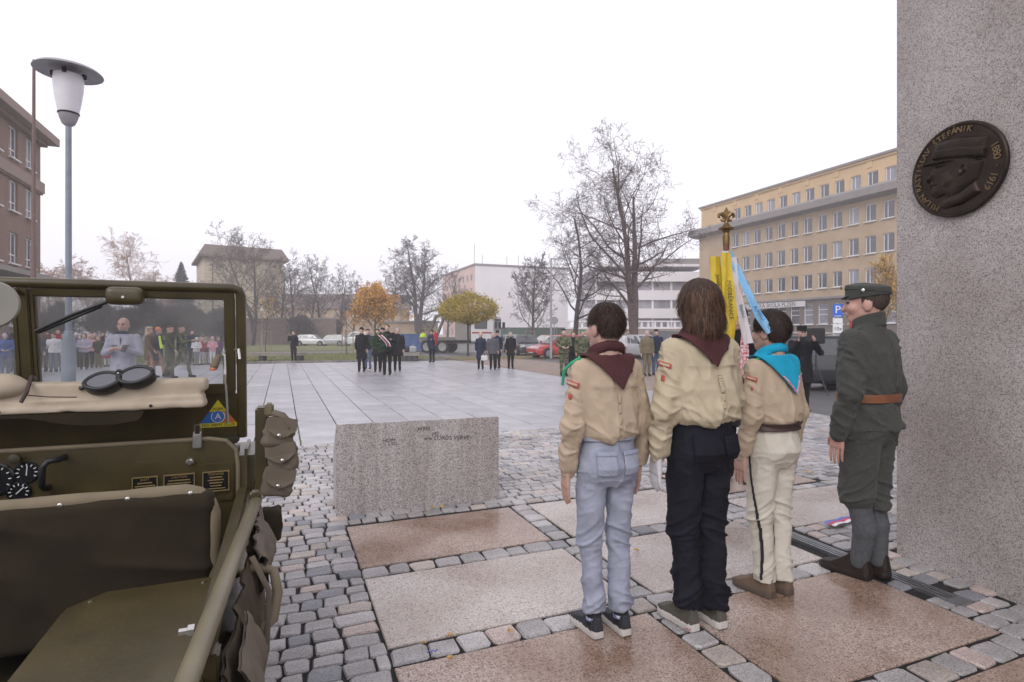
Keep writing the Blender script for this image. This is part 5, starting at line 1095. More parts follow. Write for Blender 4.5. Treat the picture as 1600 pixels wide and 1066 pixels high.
def shoe_parts(s, a, L, hgt, wd, side, boot=0):
    """foot pointing +y, ankle point a; labels 0 upper 1 sole"""
    ax, ay = a[0], a[1]; hy, ty = ay-.065*s, ay-.065*s+L; c = (ax+side*.006, (hy+ty)/2)
    def plan(P, gw):
        t = np.clip((P[...,1]-hy)/L, 0, 1); hw = np.interp(t, [0,.08,.25,.5,.72,.9,1], [.022,.033,.037,.040,.049,.043,.026])*wd*gw; cx = ax+side*np.interp(t, [0,.5,.8,1], [0,.004,.010,.002])
        return np.maximum(np.abs(P[...,0]-cx)-hw, np.maximum(hy-P[...,1], P[...,1]-ty)*1.0)
    def upper(P):
        t = np.clip((P[...,1]-hy)/L, 0, 1); top = np.interp(t, [0,.05,.22,.34,.5,.7,.88,1], [hgt*.86,hgt,hgt*1.0,hgt*.92,hgt*.66,.058*s,.048*s,.03*s]); q = plan(P, 1.0); z = P[...,2]-.020*s
        return smin(-(-np.maximum(q+np.clip(z-.02*s, 0, 1)*.16, P[...,2]-top)), np.full_like(q, 9.), .001)
    sole = lambda P: np.maximum(plan(P, 1.08), np.maximum(P[...,2]-.030*s, -P[...,2]-.0))
    return upper, sole
def fg(label, loc, rz, h, sp):
    k = h/1.75; t = empty('person', loc, rz, label, 'person', sp.get('group')); J = lambda *p: tuple(np.array(p, float)*k)
    w = sp.get('w', 1.0); sw = .172*w; hy = sp.get('heady', .012); hc = np.array(J(0, hy, 1.632)); hs = k*sp.get('hs', 1.06)
    el = {s: sp.get('el', {}).get(s, (s*(sw+.065), -.035, 1.115)) for s in (-1, 1)}; wr = {s: sp.get('wr', {}).get(s, (s*(sw+.062), .035, .865)) for s in (-1, 1)}; sh = {s: (s*sw, -.005, 1.405) for s in (-1, 1)}
    kn = {s: (s*.085, .02, .49) for s in (-1, 1)}; an = {s: (s*sp.get('stance', .075), -.03+(.03 if s < 0 else 0)*sp.get('st', 1), .09) for s in (-1, 1)}; hip = {s: (s*.088, -.01, .88) for s in (-1, 1)}
    cap = lambda a, b, ra, rb, kk=.02: (lambda P: d_cap(P, J(*a), J(*b), ra*k, rb*k), 0, kk)
    # body: one continuous skin surface, with hands
    hp, Q = head_parts(hc, hs, sp.get('yaw', 0), sp.get('pitch', 0)); B = list(hp)
    rows = [tuple(np.array(r)*k) for r in ((.84,0,-.01,.10,.07),(1.05,0,0,.10*w,.065),(1.3,0,-.005,.12*w,.07),(1.42,0,-.01,.10*w,.05),(1.49,0,-.015,.055,.05))]; B.append((lambda P: d_loft(P, rows), 0, .03))
    for s in (-1, 1): B += [cap(sh[s], el[s], .032, .028), cap(el[s], wr[s], .028, .022), cap(hip[s], kn[s], .05, .034), cap(kn[s], an[s], .034, .022)]
    V, F, L = snets(usdf(B), J(-.42,-.3,.02), J(.42,.42,1.82), .006); V = relax(V, F, 1, .3)
    for s in (-1, 1):
        if s in sp.get('nohand', ()): continue
        wv = Vector(J(*wr[s])); dv = Vector(sp.get('hd', {}).get(s, (0,.12,-1))); nv = Vector(sp.get('hn', {}).get(s, (-s,.0,0)))
        hpz = hand_parts(wv-dv.normalized()*.01, dv, nv, s, k*1.02*sp.get('handscale', 1), sp.get('curl', {}).get(s, .16)); c = np.array(wv+dv.normalized()*.09*k)
        V2, F2, _ = snets(usdf(hpz, .008), c-.14*k, c+.14*k, .0036); V2 = relax(V2, F2, 1, .3)
        if s in sp.get('glove', ()): link('glove', npmesh('glove', V2+normals(V2, F2)*.002, F2, smooth=True), CL['white'], t)
        else: F = np.concatenate([F, F2+len(V)]); V = np.concatenate([V, V2])
    link('body', npmesh('body', V, F, smooth=True), sp.get('skin', M_skin), t)
    for x in (-1, 1):   # eyes
        e_ = lambda P, x=x: d_ell(Q(P), (x*.031,.084,-.002), (.013,.011,.007))*hs; cc = hc+np.array(Matrix.Rotation(sp.get('yaw', 0), 3, 'Z') @ Vector((x*.031,.084,-.002)))*hs; field('eye', e_, cc-.025, cc+.025, .003, M_plast, t, rlx=0)
    # top garment
    T = sp['top']; tr = [tuple(np.array(r)*k) for r in T['rows']]; body_t = lambda P: d_loft(P, tr, T.get('ex', 2.3)); tp = [(body_t, 0, .03)]
    sr = T.get('sr', (.062,.058,.047,.036)); sleeves = []
    for s in (-1, 1):
        sleeves += [cap(sh[s], el[s], sr[0], sr[1], .045), cap(el[s], tuple(np.array(wr[s])+(np.array(el[s])-np.array(wr[s]))*.14), sr[1], sr[2], .03), cap(tuple(np.array(wr[s])+(np.array(el[s])-np.array(wr[s]))*.16), tuple(np.array(wr[s])+(np.array(el[s])-np.array(wr[s]))*-.02), sr[3]+.003, sr[3], .008)]
    topf = uni(tp+sleeves, .03); topc = (lambda P: np.maximum(topf(P), (T['hem']*k-P[...,2]) if True else 0))
    neckhole = lambda P: d_cap(P, J(0,-.02,1.46), J(0,-.0,1.62), .064*k, .07*k)
    topx = lambda P: np.maximum(np.where(np.abs(P[...,0]) < sw*k*1.02, topc(P), topf(P)), -neckhole(P))
    field(T['name'], topx, J(-.42,-.30,.66), J(.46,.45,1.60), .0058, T['m'], t, disp=folds_top(k, T.get('amp', 1)), rlx=1)
    # trousers
    G = sp['legs']; lr = [tuple(np.array(r)*k) for r in G['rows']]; lg = [(lambda P: d_loft(P, lr, 2.2), 0, .02)]; r4 = G['r']
    one = {}
    for s in (-1, 1): one[s] = uni([cap(hip[s], kn[s], r4[0], r4[1], .02), cap(kn[s], (an[s][0], an[s][1], G['hem']+.0), r4[1], r4[2], .02)])
    legf = lambda P: np.maximum(smin(smin(d_loft(P, lr, 2.2), np.minimum(one[-1](P), one[1](P)), .022*k), np.minimum(one[-1](P), one[1](P)), .001), G['hem']*k-P[...,2])
    field(G['name'], lambda P: np.maximum(legf(P), P[...,2]-G['top']*k), J(-.3,-.3,G['hem']-.03), J(.3,.3,G['top']+.03), .0058, G['m'], t, disp=folds_leg(k, G.get('amp', 1), G.get('stack', 1)))
    # shoes
    Z = sp['shoe']
    for s in (-1, 1):
        a = J(*an[s]); up_, so_ = shoe_parts(k, a, Z['L']*k, Z['h']*k, Z.get('wd', 1)*k, s)
        fn = lambda P: (np.minimum(up_(P), so_(P)), np.where(so_(P) < up_(P)+.001, 1, 0).astype(np.int32))
        field('shoe', fn, (a[0]-.08, a[1]-.12, -.004), (a[0]+.08, a[1]+.26, Z['h']*k+.03), .0045, [Z['m'], Z['ms']], t, labels=True, rlx=2, disp=lambda V: vnoise(V*60)*.001)
        if Z.get('sock'): MB().tube([(a[0],a[1],.05*k),(a[0],a[1],.13*k)], .041*k, 14).build('sock', Z['sock'], t, smooth=True); MB().tube([(a[0],a[1],.075*k),(a[0],a[1],.095*k)], .0425*k, 14).build('sock_band', Z['sock2'], t, smooth=True)
        if Z.get('lace'):
            for j in range(4): yy = a[1]+.045*k+.018*j*k; zz = Z['h']*k*(.86-.13*j); MB().tube([(a[0]-.022*k,yy,zz-.006),(a[0],yy+.004,zz+.006),(a[0]+.022*k,yy,zz-.006)], .0025, 5).build('lace', Z['lace'], t)
    return dict(t=t, k=k, J=J, Q=Q, hc=hc, hs=hs, hp=hp, top=topf, torso=body_t, legf=legf, topx=topx, sh=sh, el=el, wr=wr)
M_shirt = mat('scout_shirt_beige', wrinkle=.55, wscale=8, spec=.15, col= (.45,.355,.26), rough=.85, var=.05, scale=14, bump=.22, bscale=420); M_shirt2 = mat('scout_shirt_khaki', wrinkle=.55, wscale=8, spec=.15, col= (.47,.40,.285), rough=.85, var=.05, scale=14, bump=.22, bscale=420)
M_gjean = mat('jeans_grey', wrinkle=.45, wscale=9, spec=.15, col= (.31,.33,.41), rough=.85, var=.18, scale=9, bump=.3, bscale=380); M_bjean = mat('jeans_black', wrinkle=.45, wscale=9, spec=.15, col= (.012,.0125,.019), rough=.8, var=.3, scale=7, bump=.3, bscale=380); M_cream_tr = mat('trousers_cream', wrinkle=.45, wscale=9, spec=.15, col= (.56,.52,.45), rough=.8, var=.05, scale=9, bump=.15, bscale=380)
M_burg = mat('neckerchief_burgundy', wrinkle=.45, wscale=9, spec=.15, col= (.075,.028,.030), rough=.8, var=.15, scale=12, bump=.2, bscale=300); M_turq = mat('neckerchief_turquoise', wrinkle=.45, wscale=9, spec=.15, col= (.015,.33,.52), rough=.75, var=.12, scale=8, bump=.2, bscale=300)
M_wool = mat('field_grey_wool', wrinkle=.45, wscale=9, spec=.15, col= (.060,.062,.057), rough=.95, var=.22, scale=160, bump=.4, bscale=300, sheen=.1); M_putt = mat('puttee_grey', (.075,.08,.088), .95, var=.2, scale=60, bump=.3, bscale=250)
M_leath = mat('leather_brown', (.20,.07,.03), .45, var=.15, scale=20); M_belt = mat('leather_dark', (.045,.022,.02), .45, var=.2, scale=20); M_boot = mat('boot_leather', (.018,.011,.009), .5, spec=.3, var=.3, scale=14, bump=.2, bscale=80)
M_snk = mat('sneaker_charcoal', (.022,.024,.032), .7, var=.2, bump=.2, bscale=300); M_solew = plain('sole_white', (.52,.49,.46), .6); M_snk2 = mat('sneaker_olive', (.075,.07,.055), .75, var=.2, bump=.2, bscale=200); M_hike = mat('hiking_brown', (.13,.085,.055), .8, var=.2, bump=.2, bscale=150); M_soled = plain('sole_brown', (.09,.065,.05), .7)
M_sock = plain('sock_black', (.015,.015,.018), .9); M_sock2 = mat('sock_pattern', (.50,.52,.62), .9, col2=(.06,.08,.25), scale=90, detail=0)
M_redp = plain('patch_red', (.40,.07,.055), .8); M_green = plain('cord_green', (.03,.32,.17), .7)
SHIRT = lambda hem, b, bd, m, amp=1.0, sr=(.062,.060,.049,.036), name='shirt': dict(name=name, m=m, hem=hem, amp=amp, sr=sr, rows=[(hem-.06,0,0,.14,.10),(hem,0,-.005,.158*b,.118*bd),(hem+.03,0,-.012,.172*b,.132*bd),(hem+.08,0,-.012,.176*b,.134*bd),(1.22,0,-.008,.184*b,.128*bd),(1.33,0,-.006,.182*b,.118),(1.41,0,-.008,.165*b,.092),(1.465,0,-.012,.105,.070),(1.50,0,-.012,.07,.062)])
LEGS = lambda name, m, hem, top, r, pel=(.162,.125), amp=1.0, stack=1.0: dict(name=name, m=m, hem=hem, top=top, r=r, amp=amp, stack=stack, rows=[(.79,0,-.012,.10,.085),(.83,0,-.018,.148,.112),(.90,0,-.022,pel[0],pel[1]),(.98,0,-.012,pel[0]*.985,pel[1]*.92),(1.06,0,0,pel[0]*.93,pel[1]*.85),(1.10,0,0,pel[0]*.93,pel[1]*.85)])
def neckerchief(R, m, tipz, halfw, trim=None, tipx=0.0):
    t, k, J = R['t'], R['k'], R['J']
    def tri(P, g=0.0):
        x, z = P[...,0]/k-tipx*np.clip((1.5-P[...,2]/k)/.25, 0, 1), P[...,2]/k; top = 1.485; s_ = halfw/(top-tipz); n = math.hypot(1, s_)
        return np.maximum(np.maximum((np.abs(x)-(z-tipz)*s_)/n-g, z-top), 0*x-1)*k
    rg = lambda P: np.maximum(tri(P), P[...,1]-.05*k)
    wav = lambda V: (vnoise(V/k*np.array((11,8,5)))*.008+cr(ridge(np.stack([V[:,0]/k*9+V[:,2]/k*7, V[:,1]*4, V[:,2]/k*5], 1)))*.007)*k
    roll = lambda P: np.sqrt((np.sqrt((P[...,0]/k/1.02)**2+((P[...,1]/k+.004-(P[...,2]/k-1.49)*.35)/1.0)**2)-.080)**2+((P[...,2]/k-1.497+(P[...,1]/k)*.45)*.72)**2)*k-.021*k
    f = lambda P: smin(shell(R['top'], .016*k, .0058*k, rg)(P), roll(P), .02*k)
    field('neckerchief', f, J(-.26,-.26,tipz-.03), J(.26,.2,1.60), .0055, m, t, disp=wav, rlx=2)
    ends = MB()
    for s in (-1, 1): ends.tube([J(s*.03,.10,1.44), J(s*.04,.155,1.34), J(s*.05,.16,1.2)], [.018*k,.022*k,.016*k], 8, flat=.5)
    if trim: field('trim', shell(R['top'], .023*k, .005*k, lambda P: np.maximum(np.maximum(tri(P), -tri(P)-.014*k), np.maximum(P[...,1]-.0, P[...,2]-1.36*k))), J(-.22,-.24,tipz-.03), J(.22,.02,1.38), .005, trim, t, rlx=1)
def badge(R, z, ang, w_, h_, m, name='badge', side=-1, off=.006, th=.0022):
    """patch on a sleeve: at height z, angle about the arm axis"""
    k, J = R['k'], R['J']; a, b = np.array(R['sh'][side]), np.array(R['el'][side]); f_ = (a[2]-z)/(a[2]-b[2]); c = (a+(b-a)*f_)*k
    dr = np.array((side*math.cos(ang), -math.sin(ang), 0)); tg = np.array((-dr[1], dr[0], 0)); 
    def rg(P): q = P-c; return np.maximum(np.maximum(np.abs(q@tg)-w_/2, np.abs(q[...,2]+.25*(q@tg))-h_/2), -(q@dr))
    cc = c+dr*.06*k; return field(name, shell(R['top'], off, th, rg), cc-.07, cc+.07, .0032, m, R['t'], rlx=1)
def patch(R, f, name, x0, x1, z0, z1, m, off=.004, th=.0025, back=True, h=.0045):
    k, J = R['k'], R['J']; rg = lambda P: np.maximum(np.maximum(np.maximum(x0*k-P[...,0], P[...,0]-x1*k), np.maximum(z0*k-P[...,2], P[...,2]-z1*k)), P[...,1] if back else -P[...,1])
    return field(name, shell(f, off, th, rg), J(x0-.02,-.28,z0-.02), J(x1+.02,.02,z1+.02), h, m, R['t'], rlx=1)
def belt(R, f, name, z0, z1, m, off=.006, th=.004):
    k, J = R['k'], R['J']; rg = lambda P: np.maximum(np.maximum(z0*k-P[...,2], P[...,2]-z1*k), np.abs(P[...,0])-.24*k); return field(name, shell(f, off, th, rg), J(-.25,-.26,z0-.02), J(.25,.25,z1+.02), .005, m, R['t'], rlx=1)
G4 = 'uniformed row beside the pillar'; HEAD = math.radians(22)
short_region = lambda back, side: (lambda q: np.maximum(np.maximum(q[...,1]-.055-.35*np.clip(q[...,2]-.02, 0, 1), np.where(q[...,1] > -.035, side-q[...,2], back-q[...,2])), -9))
# ---- scout with short hair and grey jeans
R1 = fg('short haired scout in beige shirt burgundy neckerchief and pale grey jeans', (.462, 2.80, .004), HEAD, 1.605, dict(group=G4, w=.92, yaw=.16, top=SHIRT(1.035, .93, .98, M_shirt, 1.0, (.056,.053,.046,.035)), legs=LEGS('jeans', M_gjean, .125, 1.09, (.086,.061,.054), amp=1.0), shoe=dict(L=.262, h=.105, m=M_snk, ms=M_solew, sock=M_sock, sock2=M_sock2, lace=M_plast, wd=1.0)))
neckerchief(R1, M_burg, 1.30, .155, tipx=.02)
hair(R1['t'], R1['hp'], R1['Q'], R1['hc'], R1['hs'], short_region(-.062, .012), (.034,.020,.014), .024, 8000, 3, thick=.006, lift=.75, droop=.1, w=.0017)
belt(R1, R1['legf'], 'waistband', 1.035, 1.075, M_gjean, .006, .004)
for s in (-1, 1): patch(R1, R1['legf'], 'back_pocket', *((-.125,-.02) if s < 0 else (.02,.125)), .86, .985, M_gjean, .010, .003); patch(R1, R1['legf'], 'pocket_flap', *((-.128,-.018) if s < 0 else (.018,.128)), .962, .988, M_gjean, .014, .003)
patch(R1, R1['legf'], 'seat_seam', -.003, .003, .84, 1.03, M_gjean, .008, .003); patch(R1, R1['top'], 'yoke_seam', -.15, .15, 1.315, 1.322, M_shirt, .011, .003); patch(R1, R1['top'], 'back_pleat', -.012, .012, 1.10, 1.285, M_shirt, .007, .002)
badge(R1, 1.335, .5, .075, .026, M_redp); badge(R1, 1.27, .5, .02, .026, M_redp); badge(R1, 1.335, .5, .06, .014, M_shirt, 'badge_centre', off=.0085)
MB().tube([R1['J'](-.165,-.02,1.468), R1['J'](-.205,.0,1.44), R1['J'](-.235,.03,1.40), R1['J'](-.238,.045,1.32)], .008*R1['k'], 8).build('shoulder_cord', M_green, R1['t'])
# ---- tall scout with long hair, holding the flag
R2 = fg('tall long haired scout in khaki shirt and black jeans holding the flag', (.945, 2.87, .004), HEAD, 1.72, dict(group=G4, w=1.02, yaw=-.05, glove=(-1,), el={1: (.27,.06,1.13)}, wr={1: (.33,.235,1.20)}, hd={1: (-.1,.9,.25)}, hn={1: (-.2,.2,-.9)}, curl={1: .9, -1: .2}, top=SHIRT(1.04, 1.07, 1.2, M_shirt2, 1.2, (.062,.058,.050,.037)), legs=LEGS('jeans', M_bjean, .10, 1.09, (.098,.072,.062), pel=(.182,.140), amp=1.15, stack=1.3), shoe=dict(L=.275, h=.15, m=M_snk2, ms=M_solew, lace=M_plast, wd=1.02)))
neckerchief(R2, M_burg, 1.32, .16, tipx=-.01)
lh = lambda P: d_cap(P, tuple(R2['hc']+np.array((0,-.035,.0))), tuple(R2['hc']+np.array((0,-.048,-.075))), .086, .092, (1,1.1,1))
hair(R2['t'], R2['hp'], R2['Q'], R2['hc'], R2['hs'], lambda q: np.maximum(np.maximum(q[...,1]-.048-.3*np.clip(q[...,2]-.03, 0, 1), -.115-q[...,2]), -9), (.070,.038,.024), .075, 9000, 5, thick=.012, long=lh, droop=.5, lift=.16, w=.0018)
patch(R2, R2['top'], 'back_pleat', -.016, .016, 1.12, 1.30, M_shirt2, .008, .002); patch(R2, R2['top'], 'yoke_seam', -.16, .16, 1.325, 1.332, M_shirt2, .012, .003)
for s in (-1, 1): patch(R2, R2['legf'], 'back_pocket', *((-.14,-.025) if s < 0 else (.025,.14)), .86, .985, M_bjean, .011, .003)
badge(R2, 1.335, .5, .07, .026, M_redp); badge(R2, 1.335, .5, .056, .014, M_shirt2, 'badge_centre', off=.0085); badge(R2, 1.27, .5, .02, .03, M_redp)
belt(R2, R2['legf'], 'waistband', 1.045, 1.085, M_bjean, .006, .004)
# ---- scout in cream trousers with turquoise neckerchief
R3 = fg('scout in beige shirt cream trousers and turquoise neckerchief', (1.468, 3.22, .004), HEAD+.12, 1.585, dict(group=G4, w=.98, yaw=.12, stance=.065, nohand=(), top=SHIRT(1.055, 1.0, 1.1, M_shirt, .9, (.057,.054,.046,.035)), legs=LEGS('trousers', M_cream_tr, .085, 1.09, (.096,.070,.060), pel=(.178,.145), amp=1.0, stack=.6), shoe=dict(L=.285, h=.135, m=M_hike, ms=M_soled, lace=M_plast, wd=1.05)))
neckerchief(R3, M_turq, 1.245, .185, mat('trim_red_white', (.45,.06,.12), .7, col2=(.55,.5,.6), scale=160, detail=0), tipx=.02)
hair(R3['t'], R3['hp'], R3['Q'], R3['hc'], R3['hs'], short_region(-.066, .010), (.026,.015,.011), .036, 7000, 8, thick=.010, lift=.35, droop=.25)
belt(R3, lambda P: np.minimum(R3['legf'](P), R3['torso'](P)), 'belt', 1.025, 1.072, M_belt, .010, .005)
k3 = R3['k']
field('side_stripe', shell(R3['legf'], .009, .004, lambda P: np.maximum(np.maximum(np.abs(P[...,1]+.012+.02*np.sin(P[...,2]*6))-.0065, P[...,0]+.02), np.maximum(.10-P[...,2], P[...,2]-.93))), (-.26,-.10,.08), (-.02,.08,.96), .0042, M_sock, R3['t'], rlx=1)
badge(R3, 1.345, .5, .06, .024, M_redp); badge(R3, 1.345, .5, .048, .012, M_shirt, 'badge_centre', off=.0085); badge(R3, 1.285, .6, .012, .02, M_redp)
MB().tube([R3['J'](-.12,-.045,1.475), R3['J'](-.16,-.03,1.462), R3['J'](-.20,-.0,1.43), R3['J'](-.21,.03,1.40)], .009*k3, 8).build('shoulder_cord', M_green, R3['t'])
# ---- soldier in field grey
TUN = dict(name='tunic', m=M_wool, hem=.885, amp=1.0, ex=2.3, sr=(.070,.063,.056,.050), rows=[(.83,0,0,.19,.15),(.885,0,-.005,.212,.165),(.98,0,-.006,.196,.150),(1.055,0,-.005,.178,.130),(1.10,0,-.006,.180,.132),(1.22,0,-.006,.198,.145),(1.33,0,-.004,.196,.136),(1.41,0,-.008,.178,.102),(1.465,0,-.014,.112,.078),(1.52,0,-.012,.075,.072)])
HS = math.radians(31)
R4 = fg('soldier in field grey wool uniform and cap with brown leather belt', (2.15, 3.44, .004), HS, 1.77, dict(group=G4, w=1.08, yaw=.46, hs=1.06, skin=M_skin2, stance=.06, st=1.5, top=TUN, legs=LEGS('breeches', M_wool, .40, 1.0, (.112,.088,.066), pel=(.182,.145), amp=1.1, stack=.2), shoe=dict(L=.295, h=.15, m=M_boot, ms=M_boot, lace=M_boot, wd=1.1)))
J, k, Q4, hc4, hs4 = R4['J'], R4['k'], R4['Q'], R4['hc'], R4['hs']
for s in (-1, 1):
    c_ = (s*.07, -.028+(.045 if s < 0 else 0)*1.0)
    f = lambda P: uni([(lambda P: d_cap(P, J(s*.084,.015,.47), J(s*.068,-.02,.30), .062*k, .060*k), 0, .02), (lambda P: d_cap(P, J(s*.068,-.02,.30), J(s*.06,-.03+(.045 if s < 0 else 0),.09), .060*k, .049*k), 0, .02)])(P)
    field('puttee', f, J(s*.075-.11,-.14,.06), J(s*.075+.11,.14,.53), .006, M_putt, R4['t'], disp=lambda V: .0035*np.abs(((V[:,2]*13+V[:,0]*4*s) % 1)-.5))
belt(R4, R4['torso'], 'belt', 1.045, 1.095, M_leath, .013, .005)
capf = lambda P: np.maximum(np.maximum((np.sqrt((Q4(P)[...,0]/(.091+.05*np.clip(Q4(P)[...,2]-.03, 0, .08)))**2+((Q4(P)[...,1]+.012)/.113)**2)-1)*.091, (Q4(P)[...,2]-.112-.10*Q4(P)[...,1]+3.2*Q4(P)[...,0]**2+1.6*(Q4(P)[...,1]+.02)**2)*.9), .024-.14*Q4(P)[...,1]-Q4(P)[...,2])*hs4
field('field_cap', capf, hc4-.17, hc4+np.array((.17,.17,.2)), .005, M_wool, R4['t'], rlx=5, disp=lambda V: vnoise(V*25)*.0025)
field('cap_band', shell(capf, .001, .003, lambda P: (np.abs(Q4(P)[...,2]-.066-.12*Q4(P)[...,1])-.003)*hs4), hc4-.17, hc4+np.array((.17,.17,.2)), .004, M_wool, R4['t'])
field('visor', lambda P: np.maximum(d_ell(np.stack([Q4(P)[...,0], Q4(P)[...,1], Q4(P)[...,2]+.45*(Q4(P)[...,1]-.09)], -1), (0,.084,.034), (.058,.038,.009))*hs4, (.06-Q4(P)[...,1])*hs4), hc4-.17, hc4+np.array((.17,.2,.2)), .0045, M_wool, R4['t'], rlx=2)
rv = Matrix.Rotation(.46, 3, 'Z')
for p_, m_ in (((-.101,.01,.062), M_chrome), ((-.02,.118,.085), M_brz_hi)): v_ = rv @ Vector(p_); MB().lathe([(.012,-.004),(.010,.004),(.004,.006)], c=tuple(Vector(hc4)+v_*hs4), n=10, M=(rv @ (Matrix.Rotation(-math.pi/2, 3, 'Y') if p_[0] < -.05 else Matrix.Rotation(-math.pi/2, 3, 'X'))).to_3x3()).build('cap_badge', m_, R4['t'])
hair(R4['t'], R4['hp'], Q4, hc4, hs4, lambda q: np.maximum(np.maximum(q[...,1]-.02, np.where(q[...,1] > -.03, -.01-q[...,2], -.062-q[...,2])), q[...,2]-.05), (.10,.075,.06), .012, 1500, 12, thick=.003, lift=.1, w=.001)
roll4 = lambda P: np.maximum(np.abs(np.sqrt((P[...,0]/k)**2+((P[...,1]/k+.006)*.98)**2)-.077-.12*np.clip(1.535-P[...,2]/k, 0, .1))-.008, np.abs(P[...,2]/k-1.505+P[...,1]/k*.32)-.042)*k
field('collar', roll4, J(-.13,-.13,1.4), J(.13,.16,1.62), .0048, M_wool, R4['t'], rlx=2)
field('collar_patch', shell(roll4, .006, .003, lambda P: np.maximum(np.maximum(np.abs(P[...,1]/k-.062)-.016, np.abs(P[...,2]/k-1.495)-.02), P[...,0]/k)*k), J(-.13,.0,1.42), J(.0,.14,1.6), .004, M_redp, R4['t'])
MB().tube([J(-.145,-.03,1.478), J(-.175,-.02,1.468), J(-.205,-.01,1.447)], .016*k, 8, flat=.35).build('shoulder_strap', M_wool, R4['t'])
patch(R4, R4['top'], 'back_seam', -.003, .003, 1.1, 1.44, M_wool, .011, .003)
# ================================================================ THE FLAG
M_wood = mat('flagpole_wood', (.16,.055,.03), .45, var=.25, stretch=(20,20,2)); M_gold = mat('finial_brass', (.20,.13,.055), .42, var=.3, metal=.8, scale=30)
FX, FY = 1.205, 3.2
fl = empty('scout_flag', (FX, FY, 0), 0, 'furled scout flag on wooden pole with fleur de lis finial', 'flag'); sl_ = Vector((.0,.0,1))
MB().tube([(0,0,.98),(0,0,1.98)], .017, 14).build('pole', M_wood, fl, smooth=False, auto=.6)
MB().lathe([(.018,1.96),(.02,2.0),(.016,2.03),(.022,2.045),(.042,2.052),(.043,2.058),(.02,2.075),(.012,2.085),(.010,2.10)], n=24).build('collar', M_gold, fl, auto=.5)
MB().lathe([(.021,1.905),(.026,1.91),(.026,1.925),(.021,1.93)], n=16).build('ring', M_chrome, fl)
zf = 2.095; mb = MB(); mid = [(0,0),(.010,.012),(.008,.028),(.022,.050),(.020,.066),(.006,.090),(0,.104),(-.006,.090),(-.020,.066),(-.022,.050),(-.008,.028),(-.010,.012)]; mb.prism([(p[0]*.8, p[1]*.8) for p in mid], (0,-.006,zf), (1,0,0), (0,0,1), (0,1,0), .012); mb.build('centre_petal', M_gold, fl, bevel=.003)
for s in (-1, 1): MB().tube([(s*0.0048,0,zf+0.0032),(s*0.0128,0,zf+0.0288),(s*0.0272,0,zf+0.0448),(s*0.0400,0,zf+0.0400),(s*0.0432,0,zf+0.0272),(s*0.0352,0,zf+0.0208)], [.006,.010,.012,.010,.008,.004], 8).build('side_petal', M_gold, fl); MB().tube([(s*0.0048,0,zf+0.0176),(s*0.0176,0,zf+0.0032),(s*0.0272,0,zf+0.0048),(s*0.0288,0,zf+0.0144)], [.006,.007,.006,.004], 8).build('scroll', M_gold, fl)
MB().box((0,0,zf+.021), (.042,.018,.009)).build('band', M_gold, fl, bevel=.003)
def ribbon(name, pts, wdir, w, m, parent, text=None, tm=None, fold=.006, seed=1, tsize=.05, t0=.3):
    n = 26; r = random.Random(seed); P = [Vector(p) for p in pts]; seg = len(P)-1; vs = []; wd = Vector(wdir).normalized(); cs = []
    for j in range(n+1):
        u = j/n*seg; i = min(int(u), seg-1); f = u-i; c = P[i].lerp(P[i+1], f*f*(3-2*f) if seg > 1 else f); cs.append(c); ww = w[0]+(w[1]-w[0])*j/n
        for q in range(7): x = q/6-.5; vs.append(c+wd*ww*x+Vector((0,-1,0))*(fold*math.sin(x*7+seed+j*.25)+fold*.8*math.cos(x*13+j*.4)))
    mb = MB(); fs = [(j*7+q, j*7+q+1, (j+1)*7+q+1, (j+1)*7+q) for j in range(n) for q in range(6)]; mb.add(vs, fs); N = len(vs); mb.add([v+Vector((0,.0016,0)) for v in vs], [f[::-1] for f in fs])
    o = mb.build(name, m, parent, fixn=False, smooth=True)
    if text:
        j = int(n*t0); d = (cs[min(j+6, n)]-cs[j]).normalized(); M = frame(cs[j+3]+Vector((0,-.016,0)), d, d.cross(Vector((0,-1,0)))*-1); text_mesh(text, tsize, .001, M).build('lettering', tm, o)
    return o
M_yel = mat('ribbon_yellow', (.58,.42,.025), .55, var=.12, scale=14, bump=.1, bscale=200); M_ggr = mat('flag_green', (.03,.17,.04), .7, var=.2); M_lbl = mat('ribbon_light_blue', (.24,.50,.78), .5, var=.08, scale=14); M_wht = mat('ribbon_white_silk', (.62,.58,.60), .5, var=.06, scale=14); M_ink2 = plain('ribbon_ink', (.03,.025,.02), .7); M_inkb = plain('ribbon_ink_blue', (.03,.08,.2), .7)
ribbon('ribbon', [(-.075,-.03,1.895),(-.06,-.04,1.72),(-.05,-.05,1.52),(-.055,-.05,1.38)], (1,.1,0), (.062,.08), M_yel, fl, 'Junák', M_ink2, .008, 1, .03, .12)
ribbon('ribbon', [(-.02,-.045,1.915),(-.012,-.055,1.75),(.0,-.06,1.55),(-.02,-.055,1.40)], (1,-.05,0), (.05,.09), M_yel, fl, 'PODBĚRANICE', M_ink2, .007, 2, .032, .42)
ribbon('ribbon', [(.008,-.02,1.915),(.06,-.035,1.80),(.10,-.045,1.70),(.155,-.05,1.58),(.225,-.06,1.475)], (.8,.1,.5), (.036,.05), M_lbl, fl, 'A MÍRU', M_inkb, .006, 3, .028, .66)
ribbon('ribbon', [(.022,-.03,1.89),(.035,-.04,1.74),(.07,-.045,1.58),(.105,-.05,1.41)], (1,.0,.15), (.04,.052), M_wht, fl, 'školáci', M_inkb, .006, 4, .028, .5)
for (x0, m_, w_) in ((.02, M_ggr, .05), (-.02, M_ggr, .06), (-.085, M_wht, .03), (-.075, M_rr, .05)): ribbon('flag_cloth', [(x0*.4,.01,1.89 if x0 > -.05 else 1.80),(x0,.015,1.7),(x0*1.3,.02,1.45),(x0*1.3,.02,1.15)], (1,.3,0), (w_*.5,w_*1.4), m_, fl, fold=.012, seed=int(x0*100))
